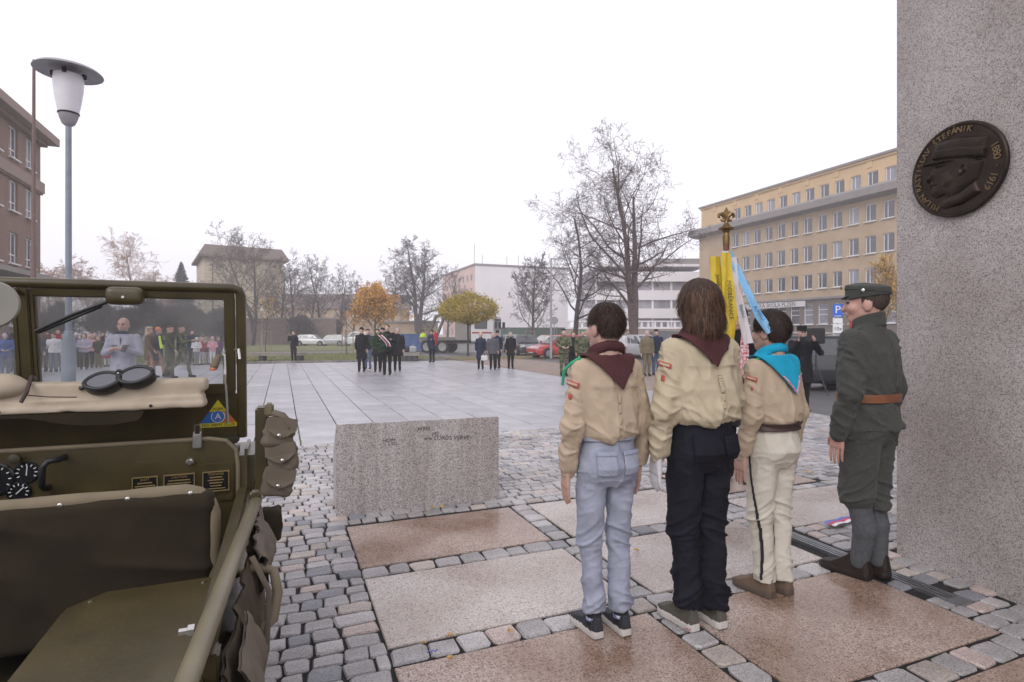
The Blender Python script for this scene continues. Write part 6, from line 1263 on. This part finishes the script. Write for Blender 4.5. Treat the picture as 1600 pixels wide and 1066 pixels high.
# ================================================================ THE OLIVE JEEP-TYPE CAR
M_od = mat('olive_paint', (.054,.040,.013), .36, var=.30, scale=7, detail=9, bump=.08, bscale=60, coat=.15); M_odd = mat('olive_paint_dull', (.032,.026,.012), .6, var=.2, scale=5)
M_canv = mat('canvas_beige', (.47,.39,.30), .9, var=.12, scale=10, bump=.35, bscale=420); M_canvg = mat('canvas_grey', (.135,.108,.08), .9, var=.18, scale=9, bump=.4, bscale=380); M_canvd = mat('canvas_olive', (.028,.021,.012), .85, spec=.2, var=.2, scale=8, bump=.3, bscale=380)
M_piping = mat('canvas_piping', (.17,.135,.085), .75, var=.15, scale=10, bump=.25, bscale=380); M_rub = plain('rubber_black', (.015,.015,.017), .45); M_gface = plain('gauge_face', (.012,.012,.014), .25); M_gold2 = plain('plate_brass', (.42,.30,.12), .4, .6); M_nickel = plain('nickel', (.55,.54,.52), .25, .9)
jp = empty('military_car', uv(-.866, 0, 0), GA, 'open olive drab military car with raised windscreen seen over its seats', 'car')
PT = lambda nm, mb, m, par=None, **k: mb.build(nm, m, par or jp, **k)
# windscreen: plane leaning back a little (top nearer the seats)
def wy(z): return 2.66-.10*(z-1.03)/.62
WZ0, WZ1, WX = 1.03, 1.648, .71
tb = lambda pts, r, n=10: MB().tube([(p[0], wy(p[1])+(p[2] if len(p) > 2 else 0), p[1]) for p in pts], r, n)
PT('frame_tube', tb([(-WX,WZ0),(-WX,WZ1-.028),(-WX+.007,WZ1-.008),(-WX+.028,WZ1),(WX-.028,WZ1),(WX-.007,WZ1-.008),(WX,WZ1-.028),(WX,WZ0)], .019, 12), M_od, auto=.8)
def bar(x0, x1, z0, z1, t=.03, dy=-.012):
    mb = MB(); P = [(x0,wy(z0)+dy,z0),(x1,wy(z0)+dy,z0),(x1,wy(z1)+dy,z1),(x0,wy(z1)+dy,z1)]; mb.add(P+[(p[0],p[1]+t,p[2]) for p in P], [(0,1,2,3),(7,6,5,4),(0,4,5,1),(1,5,6,2),(2,6,7,3),(3,7,4,0)]); return mb
for s in (-1, 1):
    for (x0, x1, z0, z1) in ((.018,.034,1.225,1.612),(.648,.688,1.225,1.612)): PT('sash', bar(*sorted((s*x0, s*x1)), z0, z1), M_od, bevel=.004)
    for (z0, z1) in ((1.212,1.258),(1.600,1.632)): PT('sash', bar(*sorted((s*.020, s*.686)), z0, z1, .028, -.009), M_od, bevel=.004)
    pn = bar(*sorted((s*.03, s*.652)), 1.255, 1.6, .005, .0); PT('pane', pn, glassmat('windscreen_glass', alpha=.11))
PT('centre_bar', bar(-.017, .017, 1.19, 1.63, .03, -.016), M_od, bevel=.004)
PT('lower_panel', bar(-.70, .70, 1.03, 1.215, .012, .0), M_od)
PT('hinge_strip', MB().b2(-.70,.70,2.60,2.67,1.012,1.04), M_odd, bevel=.006)
# wiper motor, arm, mirror, clamps
sdf_obj('wiper_motor', [(lambda P: d_rbox(P, (.318,2.535,1.606), (.062,.035,.034), .022), 0)], (.22,2.47,1.55), (.42,2.60,1.66), .006, M_od, jp, rlx=2)
PT('motor_screw', MB().lathe([(.006,0),(.005,.004)], c=(.318,2.499,1.600), n=8, M=Matrix.Rotation(math.pi/2, 3, 'X')), M_nickel)
PT('wiper_arm', MB().tube([(.285,2.525,1.592),(.16,2.53,1.535),(.045,2.535,1.472)], [.010,.012,.011], 8, flat=.6), M_rub)
PT('wiper_blade', MB().tube([(.24,2.555,1.568),(.045,2.56,1.468)], .006, 6), M_rub)
PT('mirror', MB().lathe([(.0,-.006),(.074,-.006),(.078,.0),(.074,.006),(0,.006)], c=(.005,2.30,1.556), n=32, M=Matrix.Rotation(math.pi/2-.1, 3, 'X')), mat('mirror_back', (.20,.19,.16), .35, var=.1), auto=.6); PT('mirror_arm', MB().tube([(.0,2.32,1.58),(.0,2.5,1.62),(.0,2.58,1.60)], .008, 6), M_od)
PT('clamp', MB().tube([(.648,2.60,1.40),(.648,2.575,1.38),(.652,2.57,1.30),(.65,2.575,1.26)], .007, 8), M_nickel); PT('clamp', MB().tube([(.676,2.60,1.395),(.70,2.58,1.40),(.705,2.575,1.36)], .006, 6), M_nickel)
sdf_obj('toggle_knob', [(lambda P: d_cap(P, (.628,2.56,1.372), (.615,2.55,1.335), .011, .015), 0)], (.58,2.5,1.3), (.66,2.6,1.40), .004, M_piping, jp); PT('toggle_cap', MB().lathe([(.012,-.004),(.014,0),(.011,.008)], c=(.611,2.548,1.322), n=12), mat('bakelite_orange', (.45,.16,.06), .4)); PT('stay_rod', MB().tube([(.655,2.56,1.26),(.662,2.57,1.10)], .005, 6), M_nickel)
# dash
dp = [(-.70,.62),(.70,.62),(.70,.96),(.688,1.005),(.655,1.037),(.60,1.048),(-.60,1.048),(-.655,1.037),(-.688,1.005),(-.70,.96)]
mb = MB(); mb.prism(dp, (0,2.52,0), (1,0,0), (0,0,1), (0,1,0), .02); PT('dash_panel', mb, M_od, bevel=.006)
PT('dash_lip', MB().tube([(-.60,2.525,1.05),(.60,2.525,1.05),(.66,2.525,1.038),(.695,2.525,1.0),(.702,2.525,.94),(.702,2.525,.70)], .009, 8), M_piping)
for s_ in (-1, 1): PT('cowl_side', MB().b2(s_*.70,s_*.762,2.50,2.78,.58,1.0), M_od, bevel=.025)
PT('cowl', MB().b2(-.70,.70,2.54,2.70,.60,1.012), M_odd, bevel=.02)
mb = MB(); mb.prism([(.335,.80),(.69,.80),(.69,.945),(.675,.958),(.555,.96),(.53,.985),(.36,.985),(.335,.965)], (0,2.512,0), (1,0,0), (0,0,1), (0,1,0), .012); PT('glovebox_door', mb, M_od, bevel=.005)
for (x0, x1, tx) in ((.345,.428,'SHIFT'),(.447,.552,'CAUTION'),(.578,.672,'TRANSFER')):
    o = PT('data_plate', MB().b2(x0,x1,2.506,2.512,.845,.925), M_gface, bevel=.002); xm = (x0+x1)/2
    PT('plate_border', MB().b2(x0,x1,2.5035,2.506,.921,.925).b2(x0,x1,2.5035,2.506,.845,.849).b2(x0,x0+.003,2.5035,2.506,.849,.921).b2(x1-.003,x1,2.5035,2.506,.849,.921), M_gold2, o)
    text_mesh(tx, .012, .001, frame((xm,2.504,.913), (1,0,0), (0,0,1))).build('plate_lettering', M_gold2, o); mb = MB()
    for r in range(5): ln = (x1-x0-.016)*random.uniform(.5,1); mb.b2(xm-ln/2,xm+ln/2,2.5045,2.5055,.899-.011*r,.903-.011*r)
    tag(mb.build('plate_lines', M_gold2, o), kind='stuff')
PT('lock_knob', MB().lathe([(.012,0),(.014,.006),(.008,.012)], c=(.535,2.508,.968), n=14, M=Matrix.Rotation(math.pi/2, 3, 'X')), M_nickel)
for i, (x, z, r) in enumerate(((.027,.972,.034),(.004,.906,.032),(-.062,.955,.052))):
    o = PT('gauge', MB().lathe([(r*1.12,0),(r*1.12,.008),(r*1.0,.012),(r*.98,.006),(0,.006)], c=(x,2.52,z), n=28, M=Matrix.Rotation(math.pi/2, 3, 'X')), M_gface, auto=.5); a_ = (1.5, .8, 2.2)[i]
    MB().tube([(x-.3*r*math.cos(a_),2.511,z-.3*r*math.sin(a_)),(x+.7*r*math.cos(a_),2.511,z+.7*r*math.sin(a_))], .0018, 5).build('needle', M_signw, o)
    mb = MB()
    for q in range(9): t_ = -.5+q*.52; mb.box((x+.8*r*math.cos(t_),2.512,z+.8*r*math.sin(t_)), (.003,.002,.008), M=Matrix.Rotation(-t_+1.57, 3, 'Y'))
    tag(mb.build('ticks', M_signw, o), kind='stuff')
PT('dash_knob', MB().lathe([(.008,0),(.008,.02),(.018,.024),(.018,.036),(.01,.04)], c=(.0,2.52,1.026), n=16, M=Matrix.Rotation(math.pi/2, 3, 'X')), M_odd, auto=.5)
PT('grab_handle', MB().tube([(.135,2.52,1.018),(.13,2.47,1.018),(.105,2.455,1.017),(.090,2.455,.998),(.086,2.46,.93),(.086,2.49,.915),(.086,2.52,.913)], .011, 10), M_rub, smooth=True)
PT('latch', MB().b2(.545,.575,2.50,2.525,1.02,1.075), M_nickel, bevel=.003); PT('latch_hook', MB().tube([(.548,2.515,1.075),(.552,2.50,1.11),(.568,2.50,1.11),(.572,2.515,1.075)], .004, 6), M_nickel)
# sticker
def wp(x, z, d): return (x, wy(z)-d, z)
sx0, sz0, sz1 = .62, 1.076, 1.192
def tri3(pts, m, d, nm): mb = MB(); P = [wp(x, z, d) for x, z in pts]; mb.add(P+[(p[0],p[1]+.0012,p[2]) for p in P], [tuple(range(len(P)))]+[(i,i+len(P),(i+1) % len(P)+len(P),(i+1) % len(P)) for i in range(len(P))]); return PT(nm, mb, m)
M_sty = plain('sticker_yellow', (.62,.52,.03), .35); M_stb = plain('sticker_blue', (.03,.13,.42), .35); M_sto = plain('sticker_orange', (.55,.15,.05), .35)
hw = .070; tri3([(sx0-hw,sz0),(sx0+hw,sz0),(sx0+hw,sz0+.018),(sx0-hw,sz0+.018)], M_sty, .003, 'sticker_base'); tri3([(sx0-hw*.95,sz0+.019),(sx0,sz0+.019),(sx0,sz0+.065),(sx0-hw*.48,sz0+.065)], M_stb, .003, 'sticker_field'); tri3([(sx0,sz0+.019),(sx0+hw*.95,sz0+.019),(sx0+hw*.48,sz0+.065),(sx0,sz0+.065)], M_sto, .003, 'sticker_field'); tri3([(sx0-hw*.47,sz0+.066),(sx0+hw*.47,sz0+.066),(sx0,sz1)], M_sty, .003, 'sticker_field')
sl3 = Vector((0, wy(1.2)-wy(1.1), .1)).normalized(); FM = lambda x, z, d: frame(wp(x, z, d), (1,0,0), sl3)
text_mesh('3RD ARMY CLUB', .0165, .0008, FM(sx0, sz0+.009, .0045)).build('sticker_lettering', M_ink, jp); text_mesh('PLZEŇ', .0135, .0008, FM(sx0, sz0+.077, .0045)).build('sticker_lettering', M_ink, jp)
MB().lathe([(.026,0),(.026,.001)], c=wp(sx0, sz0+.045, .0045), n=24, M=Matrix.Rotation(math.pi/2, 3, 'X')).build('sticker_ring', M_signw, jp); MB().lathe([(.0235,0),(.0235,.001)], c=wp(sx0, sz0+.045, .006), n=24, M=Matrix.Rotation(math.pi/2, 3, 'X')).build('sticker_disc', M_stb, jp); text_mesh('A', .036, .0008, FM(sx0, sz0+.045, .0085)).build('sticker_lettering', M_signw, jp)
# tub, floor, sides, bonnet, wings, wheels
PT('floor', MB().b2(-.66,.66,.46,2.6,.42,.46), M_odd)
for s in (-1, 1):
    PT('side_panel', MB().b2(s*.70,s*.745,.45,2.60,.42,.85), M_od, bevel=.01)
    PT('top_bow', MB().tube([(s*.69,.42,.885),(s*.715,.95,.895),(s*.75,1.55,.897),(s*.785,2.13,.90)], .020, 10, flat=.85), mat('bow_paint%d' % s, (.15,.125,.075), .4, var=.15, scale=8), smooth=True)
    PT('bow_bracket', MB().b2(s*.72,s*.76,1.15,1.2,.80,.885), M_od, bevel=.004); PT('bow_end', MB().b2(s*.765,s*.80,2.09,2.14,.80,.93), M_od, bevel=.006)
    lid = [(s*.345,.48),(s*.70,.48),(s*.70,1.86),(s*.42,1.86),(s*.345,1.78)] if s > 0 else [(-.70,.48),(-.345,.48),(-.345,1.78),(-.42,1.86),(-.70,1.86)]
    mb = MB(); mb.prism(lid, (0,0,.735), (1,0,0), (0,1,0), (0,0,1), .025); PT('wheelhouse_lid', mb, M_od, bevel=.008); mb = MB(); mb.prism([(p[0]-s*.0+(s*.012 if abs(p[0]) < .5 else -s*.002), p[1]-.012) for p in lid], (0,0,.46), (1,0,0), (0,1,0), (0,0,1), .275); PT('wheelhouse', mb, M_odd)
    for (x, y) in ((.40,1.80),(.66,1.82),(.36,1.2),(.66,1.2)): PT('rivet', MB().lathe([(.008,0),(.006,.004),(.002,.005)], c=(s*x,y,.760), n=8), M_od)
    PT('wing', MB().b2(s*.50,s*.80,2.72,3.75,.78,.82), M_od, bevel=.015); PT('wing_side', MB().b2(s*.50,s*.53,2.72,3.7,.5,.78), M_odd)
    wheel(jp, 0, 0, .01, .01) if False else None
    for y in (1.05, 3.2):
        t_ = MB(); t_.lathe([(.22,-.08),(.345,-.08),(.365,-.05),(.365,.05),(.345,.08),(.22,.08)], c=(s*.62,y,.365), n=28, M=Matrix.Rotation(math.pi/2, 3, 'Y')); o = PT('wheel', t_, M_tyre, auto=.5); MB().lathe([(.04,.0),(.21,-.01),(.225,.02),(.22,.04)], c=(s*.66,y,.365), n=20, M=Matrix.Rotation(math.pi/2*s, 3, 'Y')).build('rim', M_od, o)
    PT('headlight', MB().lathe([(.0,.02),(.07,.015),(.085,0),(.08,-.08)], c=(s*.36,3.80,.78), n=18, M=Matrix.Rotation(-math.pi/2, 3, 'X')), M_lampw)
PT('rear_panel', MB().b2(-.70,.70,.43,.46,.42,.85), M_od, bevel=.008)
mb = MB(); mb.prism([(-.52,2.70),(.52,2.70),(.42,3.82),(-.42,3.82)], (0,0,.92), (1,0,0), (0,1,0), (0,0,1), .07); PT('bonnet', mb, M_od, bevel=.03)
mb = MB(); mb.prism([(-.5,2.70),(.5,2.70),(.42,3.80),(-.42,3.80)], (0,0,.5), (1,0,0), (0,1,0), (0,0,1), .42); PT('engine_bay', mb, M_odd)
for i in range(9): PT('grille_bar', MB().b2(-.30+.075*i-.018,-.30+.075*i+.018,3.80,3.83,.52,.92), M_od)
PT('bumper', MB().b2(-.78,.78,3.92,4.0,.5,.62), M_od, bevel=.01)
PT('steering_wheel', MB().tube([(-.36+.2*math.cos(t*.3927),2.25+.09*math.sin(t*.3927),1.0+.18*math.sin(t*.3927)) for t in range(17)], .012, 8), M_rub, smooth=True); PT('steering_column', MB().tube([(-.36,2.25,1.0),(-.36,2.56,.72)], .018, 8), M_odd)
# front passenger seat, its back towards us
def seatback(x0, x1, y, z0, z1):
    st = empty_child('seat', jp)
    def f(P): return d_rbox(P, ((x0+x1)/2, y+.0, (z0+z1)/2), ((x1-x0)/2, .028, (z1-z0)/2), .026)
    cr_ = lambda V: (.011*cr(ridge(np.stack([V[:,0]*1.2, V[:,1]*2, V[:,2]*9+V[:,0]*1.4], 1)+2.2))+.004*vnoise(V*14))
    sdf_obj('seat_canvas', [(f, 0)], (x0-.05,y-.08,z0-.05), (x1+.05,y+.08,z1+.05), .0085, M_canvd, st, disp=cr_, rlx=2)
    r = .075; pts = [(x0,y,z0),(x0,y,z1-r)]+[(x0+r-r*math.cos(t), y, z1-r+r*math.sin(t)) for t in (.5,1.05)]+[(x0+r,y,z1),(x1-r,y,z1)]+[(x1-r+r*math.sin(t), y, z1-r+r*math.cos(t)) for t in (.5,1.05)]+[(x1,y,z1-r),(x1,y,z0)]
    sub = []
    for a, b in zip(pts[:-1], pts[1:]):
        n = max(1, int((Vector(b)-Vector(a)).length/.03)); sub += [Vector(a).lerp(Vector(b), q/n) for q in range(n)]
    sub.append(Vector(pts[-1])); rr = [.023+.0022*vnoise(np.array([[i*.6,0,0]]))[0] for i in range(len(sub))]; MB().tube(sub, rr, 12).build('seat_piping', M_piping, st, smooth=True)
    for x in np.linspace(x0+.1, x1-.06, 4): MB().lathe([(.0075,0),(.0065,.003),(.003,.0045)], c=(float(x),y-.0235,z1), n=10, M=Matrix.Rotation(math.pi/2, 3, 'X')).build('snap', M_nickel, st)
    sdf_obj('cushion', [(lambda P: d_rbox(P, ((x0+x1)/2, y+.26, .60), ((x1-x0)/2,.24,.06), .045), 0)], (x0-.05,y-.02,.5), (x1+.05,y+.54,.7), .015, M_canvd, st, disp=lambda V: .004*vnoise(V*10))
def empty_child(name, parent): o = bpy.data.objects.new(name, None); COL.objects.link(o); o.parent = parent; return o
seatback(.0, .66, 2.05, .55, .965); seatback(-.69, -.06, 2.05, .55, .965)
PT('bow_bolt', MB().lathe([(.004,0),(.012,.002),(.012,.014),(.007,.016),(.007,.03)], c=(.705,1.30,.868), n=6, M=Matrix.Rotation(-math.pi/2, 3, 'Y')), M_nickel); PT('bow_clip', MB().box((.722,1.30,.872), (.02,.035,.03)), M_piping, bevel=.005)
PT('upright_post', MB().b2(.765,.815,2.50,2.60,.83,1.165), M_od, bevel=.008); PT('post_cap', MB().b2(.80,.835,2.49,2.56,1.13,1.18), M_piping, bevel=.008)
PT('grab_loop', MB().tube([(.745,1.60,.70),(.80,1.60,.69),(.845,1.62,.715),(.855,1.66,.765),(.845,1.70,.81),(.80,1.72,.82),(.745,1.72,.81)], .013, 10), M_piping, smooth=True)
# ---- things lying on or hung from the car: top-level
def world(x, y, z): return tuple(Vector(uv(-.866+x, y, z)))
cv = empty('canvas_cover', world(0, 2.5, 1.18), GA, 'folded beige canvas cover lying along the foot of the windscreen', 'canvas')
def cvf(P):
    d = d_rbox(P, (-.06,.0,.088), (.655,.050,.022), .010)
    for i_, (z_, y_) in enumerate(((.062,-.006),(.040,-.016),(.018,-.024))): d = np.minimum(d, d_rbox(P, (-.07+.006*i_,y_,z_), (.650,.044,.013), .009))
    return d
sdf_obj('folded_cloth', [(cvf, 0)], (-.78,-.12,-.04), (.66,.09,.14), .0062, M_canv, cv, rlx=1, disp=lambda V: .005*vnoise(V*np.array((3.5,10,6)))+.002*vnoise(V*30)-.006*cr(ridge(np.stack([V[:,0]*3+V[:,2]*6, V[:,1]*7, V[:,2]*9], 1)), 3))
mb = MB(); mb.prism([(-.72,.012),(.40,.008),(.38,-.030),(.30,-.040),(.20,-.038),(.12,-.022),(.05,-.004),(-.10,.000),(-.72,-.012)], (0,-.062,-.005), (1,0,0), (0,.0,1), (0,1,0), .008); mb.build('lower_flap', M_canvd, cv, bevel=.002)
for x in (-.02, .42): MB().lathe([(.006,0),(.005,.003)], c=(x,-.075,.02), n=8, M=Matrix.Rotation(math.pi/2, 3, 'X')).build('eyelet', M_dark, cv)
sdf_obj('tied_bundle', [(lambda P: d_ell(P, (-.045,-.03,.10), (.10,.055,.045)), 0)], (-.18,-.12,.03), (.09,.06,.17), .008, M_canv, cv, disp=lambda V: .006*vnoise(V*22)); MB().tube([(.045,-.09,.05),(.06,-.085,.085),(.055,-.03,.135),(.05,.03,.12)], .006, 6).build('strap', M_belt, cv); MB().tube([(.06,-.088,.075),(.12,-.088,.066),(.20,-.086,.062)], .006, 6, flat=.3).build('strap_end', M_belt, cv)
gg = empty('goggles', world(.322, 2.445, 1.296), GA, 'black rubber driving goggles lying on the folded canvas', 'goggles'); GM = Matrix.Rotation(math.radians(-10), 3, 'Y') @ Matrix.Rotation(math.radians(48), 3, 'X')
def lens(cx, nm):
    outer = [(cx+.050*math.cos(t)*(1+.10*math.cos(t*2)), .036*math.sin(t)) for t in np.linspace(0, 6.283, 28, endpoint=False)]; mb = MB(); mb.prism(outer, (0,0,.012), (1,0,0), (0,1,0), (0,0,1), .004); mb.v = [tuple(GM @ Vector(v)) for v in mb.v]; mb.build('lens', mat('goggle_lens', (.10,.10,.115), .12, var=.1, spec=.8), gg)
    MB().tube([tuple(GM @ Vector((p[0],p[1],.014))) for p in outer+outer[:1]], .0075, 8).build('rim', M_rub, gg, smooth=True)
    body = [(tuple(GM @ Vector((cx+(p[0]-cx)*q, p[1]*q, z)))) for (q, z) in ((1.0,.014),(1.08,-.004),(1.08,-.022),(1.0,-.026)) for p in outer]; mb = MB(); n = len(outer); mb.add(body, [(i*n+j, i*n+(j+1) % n, (i+1)*n+(j+1) % n, (i+1)*n+j) for i in range(3) for j in range(n)]); mb.build('cup', M_rub, gg, smooth=True)
lens(-.051, 'l'); lens(.051, 'r'); MB().tube([tuple(GM @ Vector(p)) for p in ((-.012,.022,.016),(0,.026,.022),(.012,.022,.016))], .007, 8).build('bridge', M_rub, gg); MB().tube([tuple(GM @ Vector(p)) for p in ((-.102,.0,.0),(-.122,-.004,-.005),(-.126,.010,-.012))], .007, 6).build('strap_lug', M_rub, gg)
MB().lathe([(.004,0),(.003,.003)], c=tuple(GM @ Vector((0,.012,.024))), n=8, M=GM).build('rivet', M_nickel, gg)
cb2 = empty('cartridge_belt', world(.855, 2.44, .84), GA, 'canvas cartridge belt with three buttoned pockets hung on the car post', 'belt')
for i in range(3):
    zc_ = .235-.098*i; Rm = np.array(Matrix.Rotation((.18,-.12,.1)[i], 3, 'Z') @ Matrix.Rotation((.16,-.1,.2)[i], 3, 'Y'), np.float32); cx_ = (.0,.012,-.004)[i]
    f = lambda P: d_rbox(P, (cx_,0,zc_), (.050,.024,.052), .012, Rm); bulge = lambda V: .012*cr(.5+.5*vnoise(V*17+i*5))+.007*cr(ridge(np.stack([V[:,0]*14+V[:,2]*22, V[:,1]*14, V[:,2]*12], 1)+i))
    sdf_obj('pocket', [(f, 0)], (-.09,-.08,zc_-.08), (.1,.06,zc_+.08), .005, M_canvg, cb2, rlx=2, disp=bulge)
    mb = MB(); w_ = .056; q_ = [(-w_,.058),(w_,.058),(w_*1.02,.012),(w_*.45,-.010),(0,-.020),(-w_*.45,-.010),(-w_*1.02,.012)]; vs_ = []
    for (x, z) in q_: vs_.append(tuple(Matrix(Rm.tolist()) @ Vector((x, -.036-.014*math.cos(x/w_*1.3)*(1 if z < .05 else 0), z))+Vector((cx_,0,zc_))))
    mb.add(vs_+[(v[0],v[1]+.004,v[2]) for v in vs_], [tuple(range(7)), tuple(range(13,6,-1))]+[(k_,k_+7,(k_+1) % 7+7,(k_+1) % 7) for k_ in range(7)]); mb.build('flap', M_canvg, cb2, bevel=.0015)
    MB().lathe([(.008,0),(.007,.004),(.003,.006)], c=(cx_,-.052,zc_-.006), n=10, M=Matrix.Rotation(math.pi/2, 3, 'X')).build('snap', M_nickel, cb2)
MB().tube([(-.02,.01,.31),(.01,0,.30),(.035,-.01,.27),(.05,0,.22)], .03, 8, flat=.4).build('belt_strap', M_canvg, cb2, smooth=True)
rl = empty('canvas_curtain', world(.775, 1.4, .87), GA, 'crumpled brown canvas side curtain hanging along the car side', 'canvas')
M_cb = mat('canvas_brown', (.085,.066,.046), .9, var=.25, scale=9, bump=.4, bscale=300, wrinkle=.6, wscale=9, spec=.15)
def drape(nm, y0, y1, z0, drop, x0, m, seed, n=70, nq=16, amp=1.0):
    Y_ = np.linspace(y0, y1, n); Q_ = np.linspace(0, 1, nq); yy, qq = np.meshgrid(Y_, Q_, indexing='ij'); P3 = np.stack([yy*9+seed, qq*1.6+yy*2, 0*yy+seed], -1)
    xx = x0+.030*np.sin(qq*2.6)+amp*(.024*vnoise(P3)*(qq*.8+.25)+.016*cr(ridge(np.stack([yy*15+qq*3, qq*2.2, 0*yy+seed+4], -1)))*(qq*.7+.3)+.006*vnoise(np.stack([yy*40, qq*16, 0*yy], -1)))
    zz = z0-qq*drop*(1+.12*vnoise(np.stack([yy*5+seed, 0*yy, 0*yy], -1))); V = np.stack([xx, yy, zz], -1).reshape(-1, 3); a_ = (np.arange(n-1)[:, None]*nq+np.arange(nq-1)[None]).ravel(); F = np.stack([a_, a_+1, a_+nq+1, a_+nq], 1)
    V2 = V-np.array((.005,0,0)); return link(nm, npmesh(nm, np.concatenate([V, V2]), np.concatenate([F, F[:, ::-1]+len(V)]), smooth=True), m, rl)
drape('curtain', .62, -.92, -.01, .36, .0, M_cb, 1.0); drape('wrap', -.02, -.26, -.015, .16, .022, M_canvg, 7.0, n=24, amp=.6); drape('upper_fold', .70, .30, .02, .15, .02, M_canvg, 3.0, n=30)
MB().tube([(.02,.18,.03),(.06,.17,-.06),(.055,.16,-.2),(.03,.16,-.33)], .007, 8, flat=.4).build('strap', M_canvg, rl)
t = empty('canvas_pouch', world(.83, 2.16, .80), GA, 'small dark canvas pouch hanging on the car side', 'pouch'); sdf_obj('bag', [(lambda P: d_rbox(P, (0,0,0), (.035,.045,.055), .014), 0)], (-.07,-.08,-.09), (.07,.08,.11), .006, M_canvd, t, disp=lambda V: .007*vnoise(V*30)); MB().box((.0,-.048,.022), (.066,.008,.05)).build('flap', M_canvd, t, bevel=.003); MB().tube([(-.03,0,.05),(-.055,0,.09)], .006, 6).build('strap', M_canvd, t)
# ================================================================ FOG
hz = MB().b2(-260, 260, -20, 330, -1.2, 23).build('haze', None)
hm = bpy.data.materials.new('fog'); hm.use_nodes = True; t_ = hm.node_tree; t_.nodes.remove(t_.nodes['Principled BSDF']); pv = t_.nodes.new('ShaderNodeVolumePrincipled')
pv.inputs['Color'].default_value = (.97, .955, .985, 1); pv.inputs['Density'].default_value = .0020; pv.inputs['Anisotropy'].default_value = 0.0
t_.links.new(pv.outputs[0], t_.nodes['Material Output'].inputs['Volume']); hz.data.materials.clear(); hz.data.materials.append(hm); tag(hz, kind='stuff')
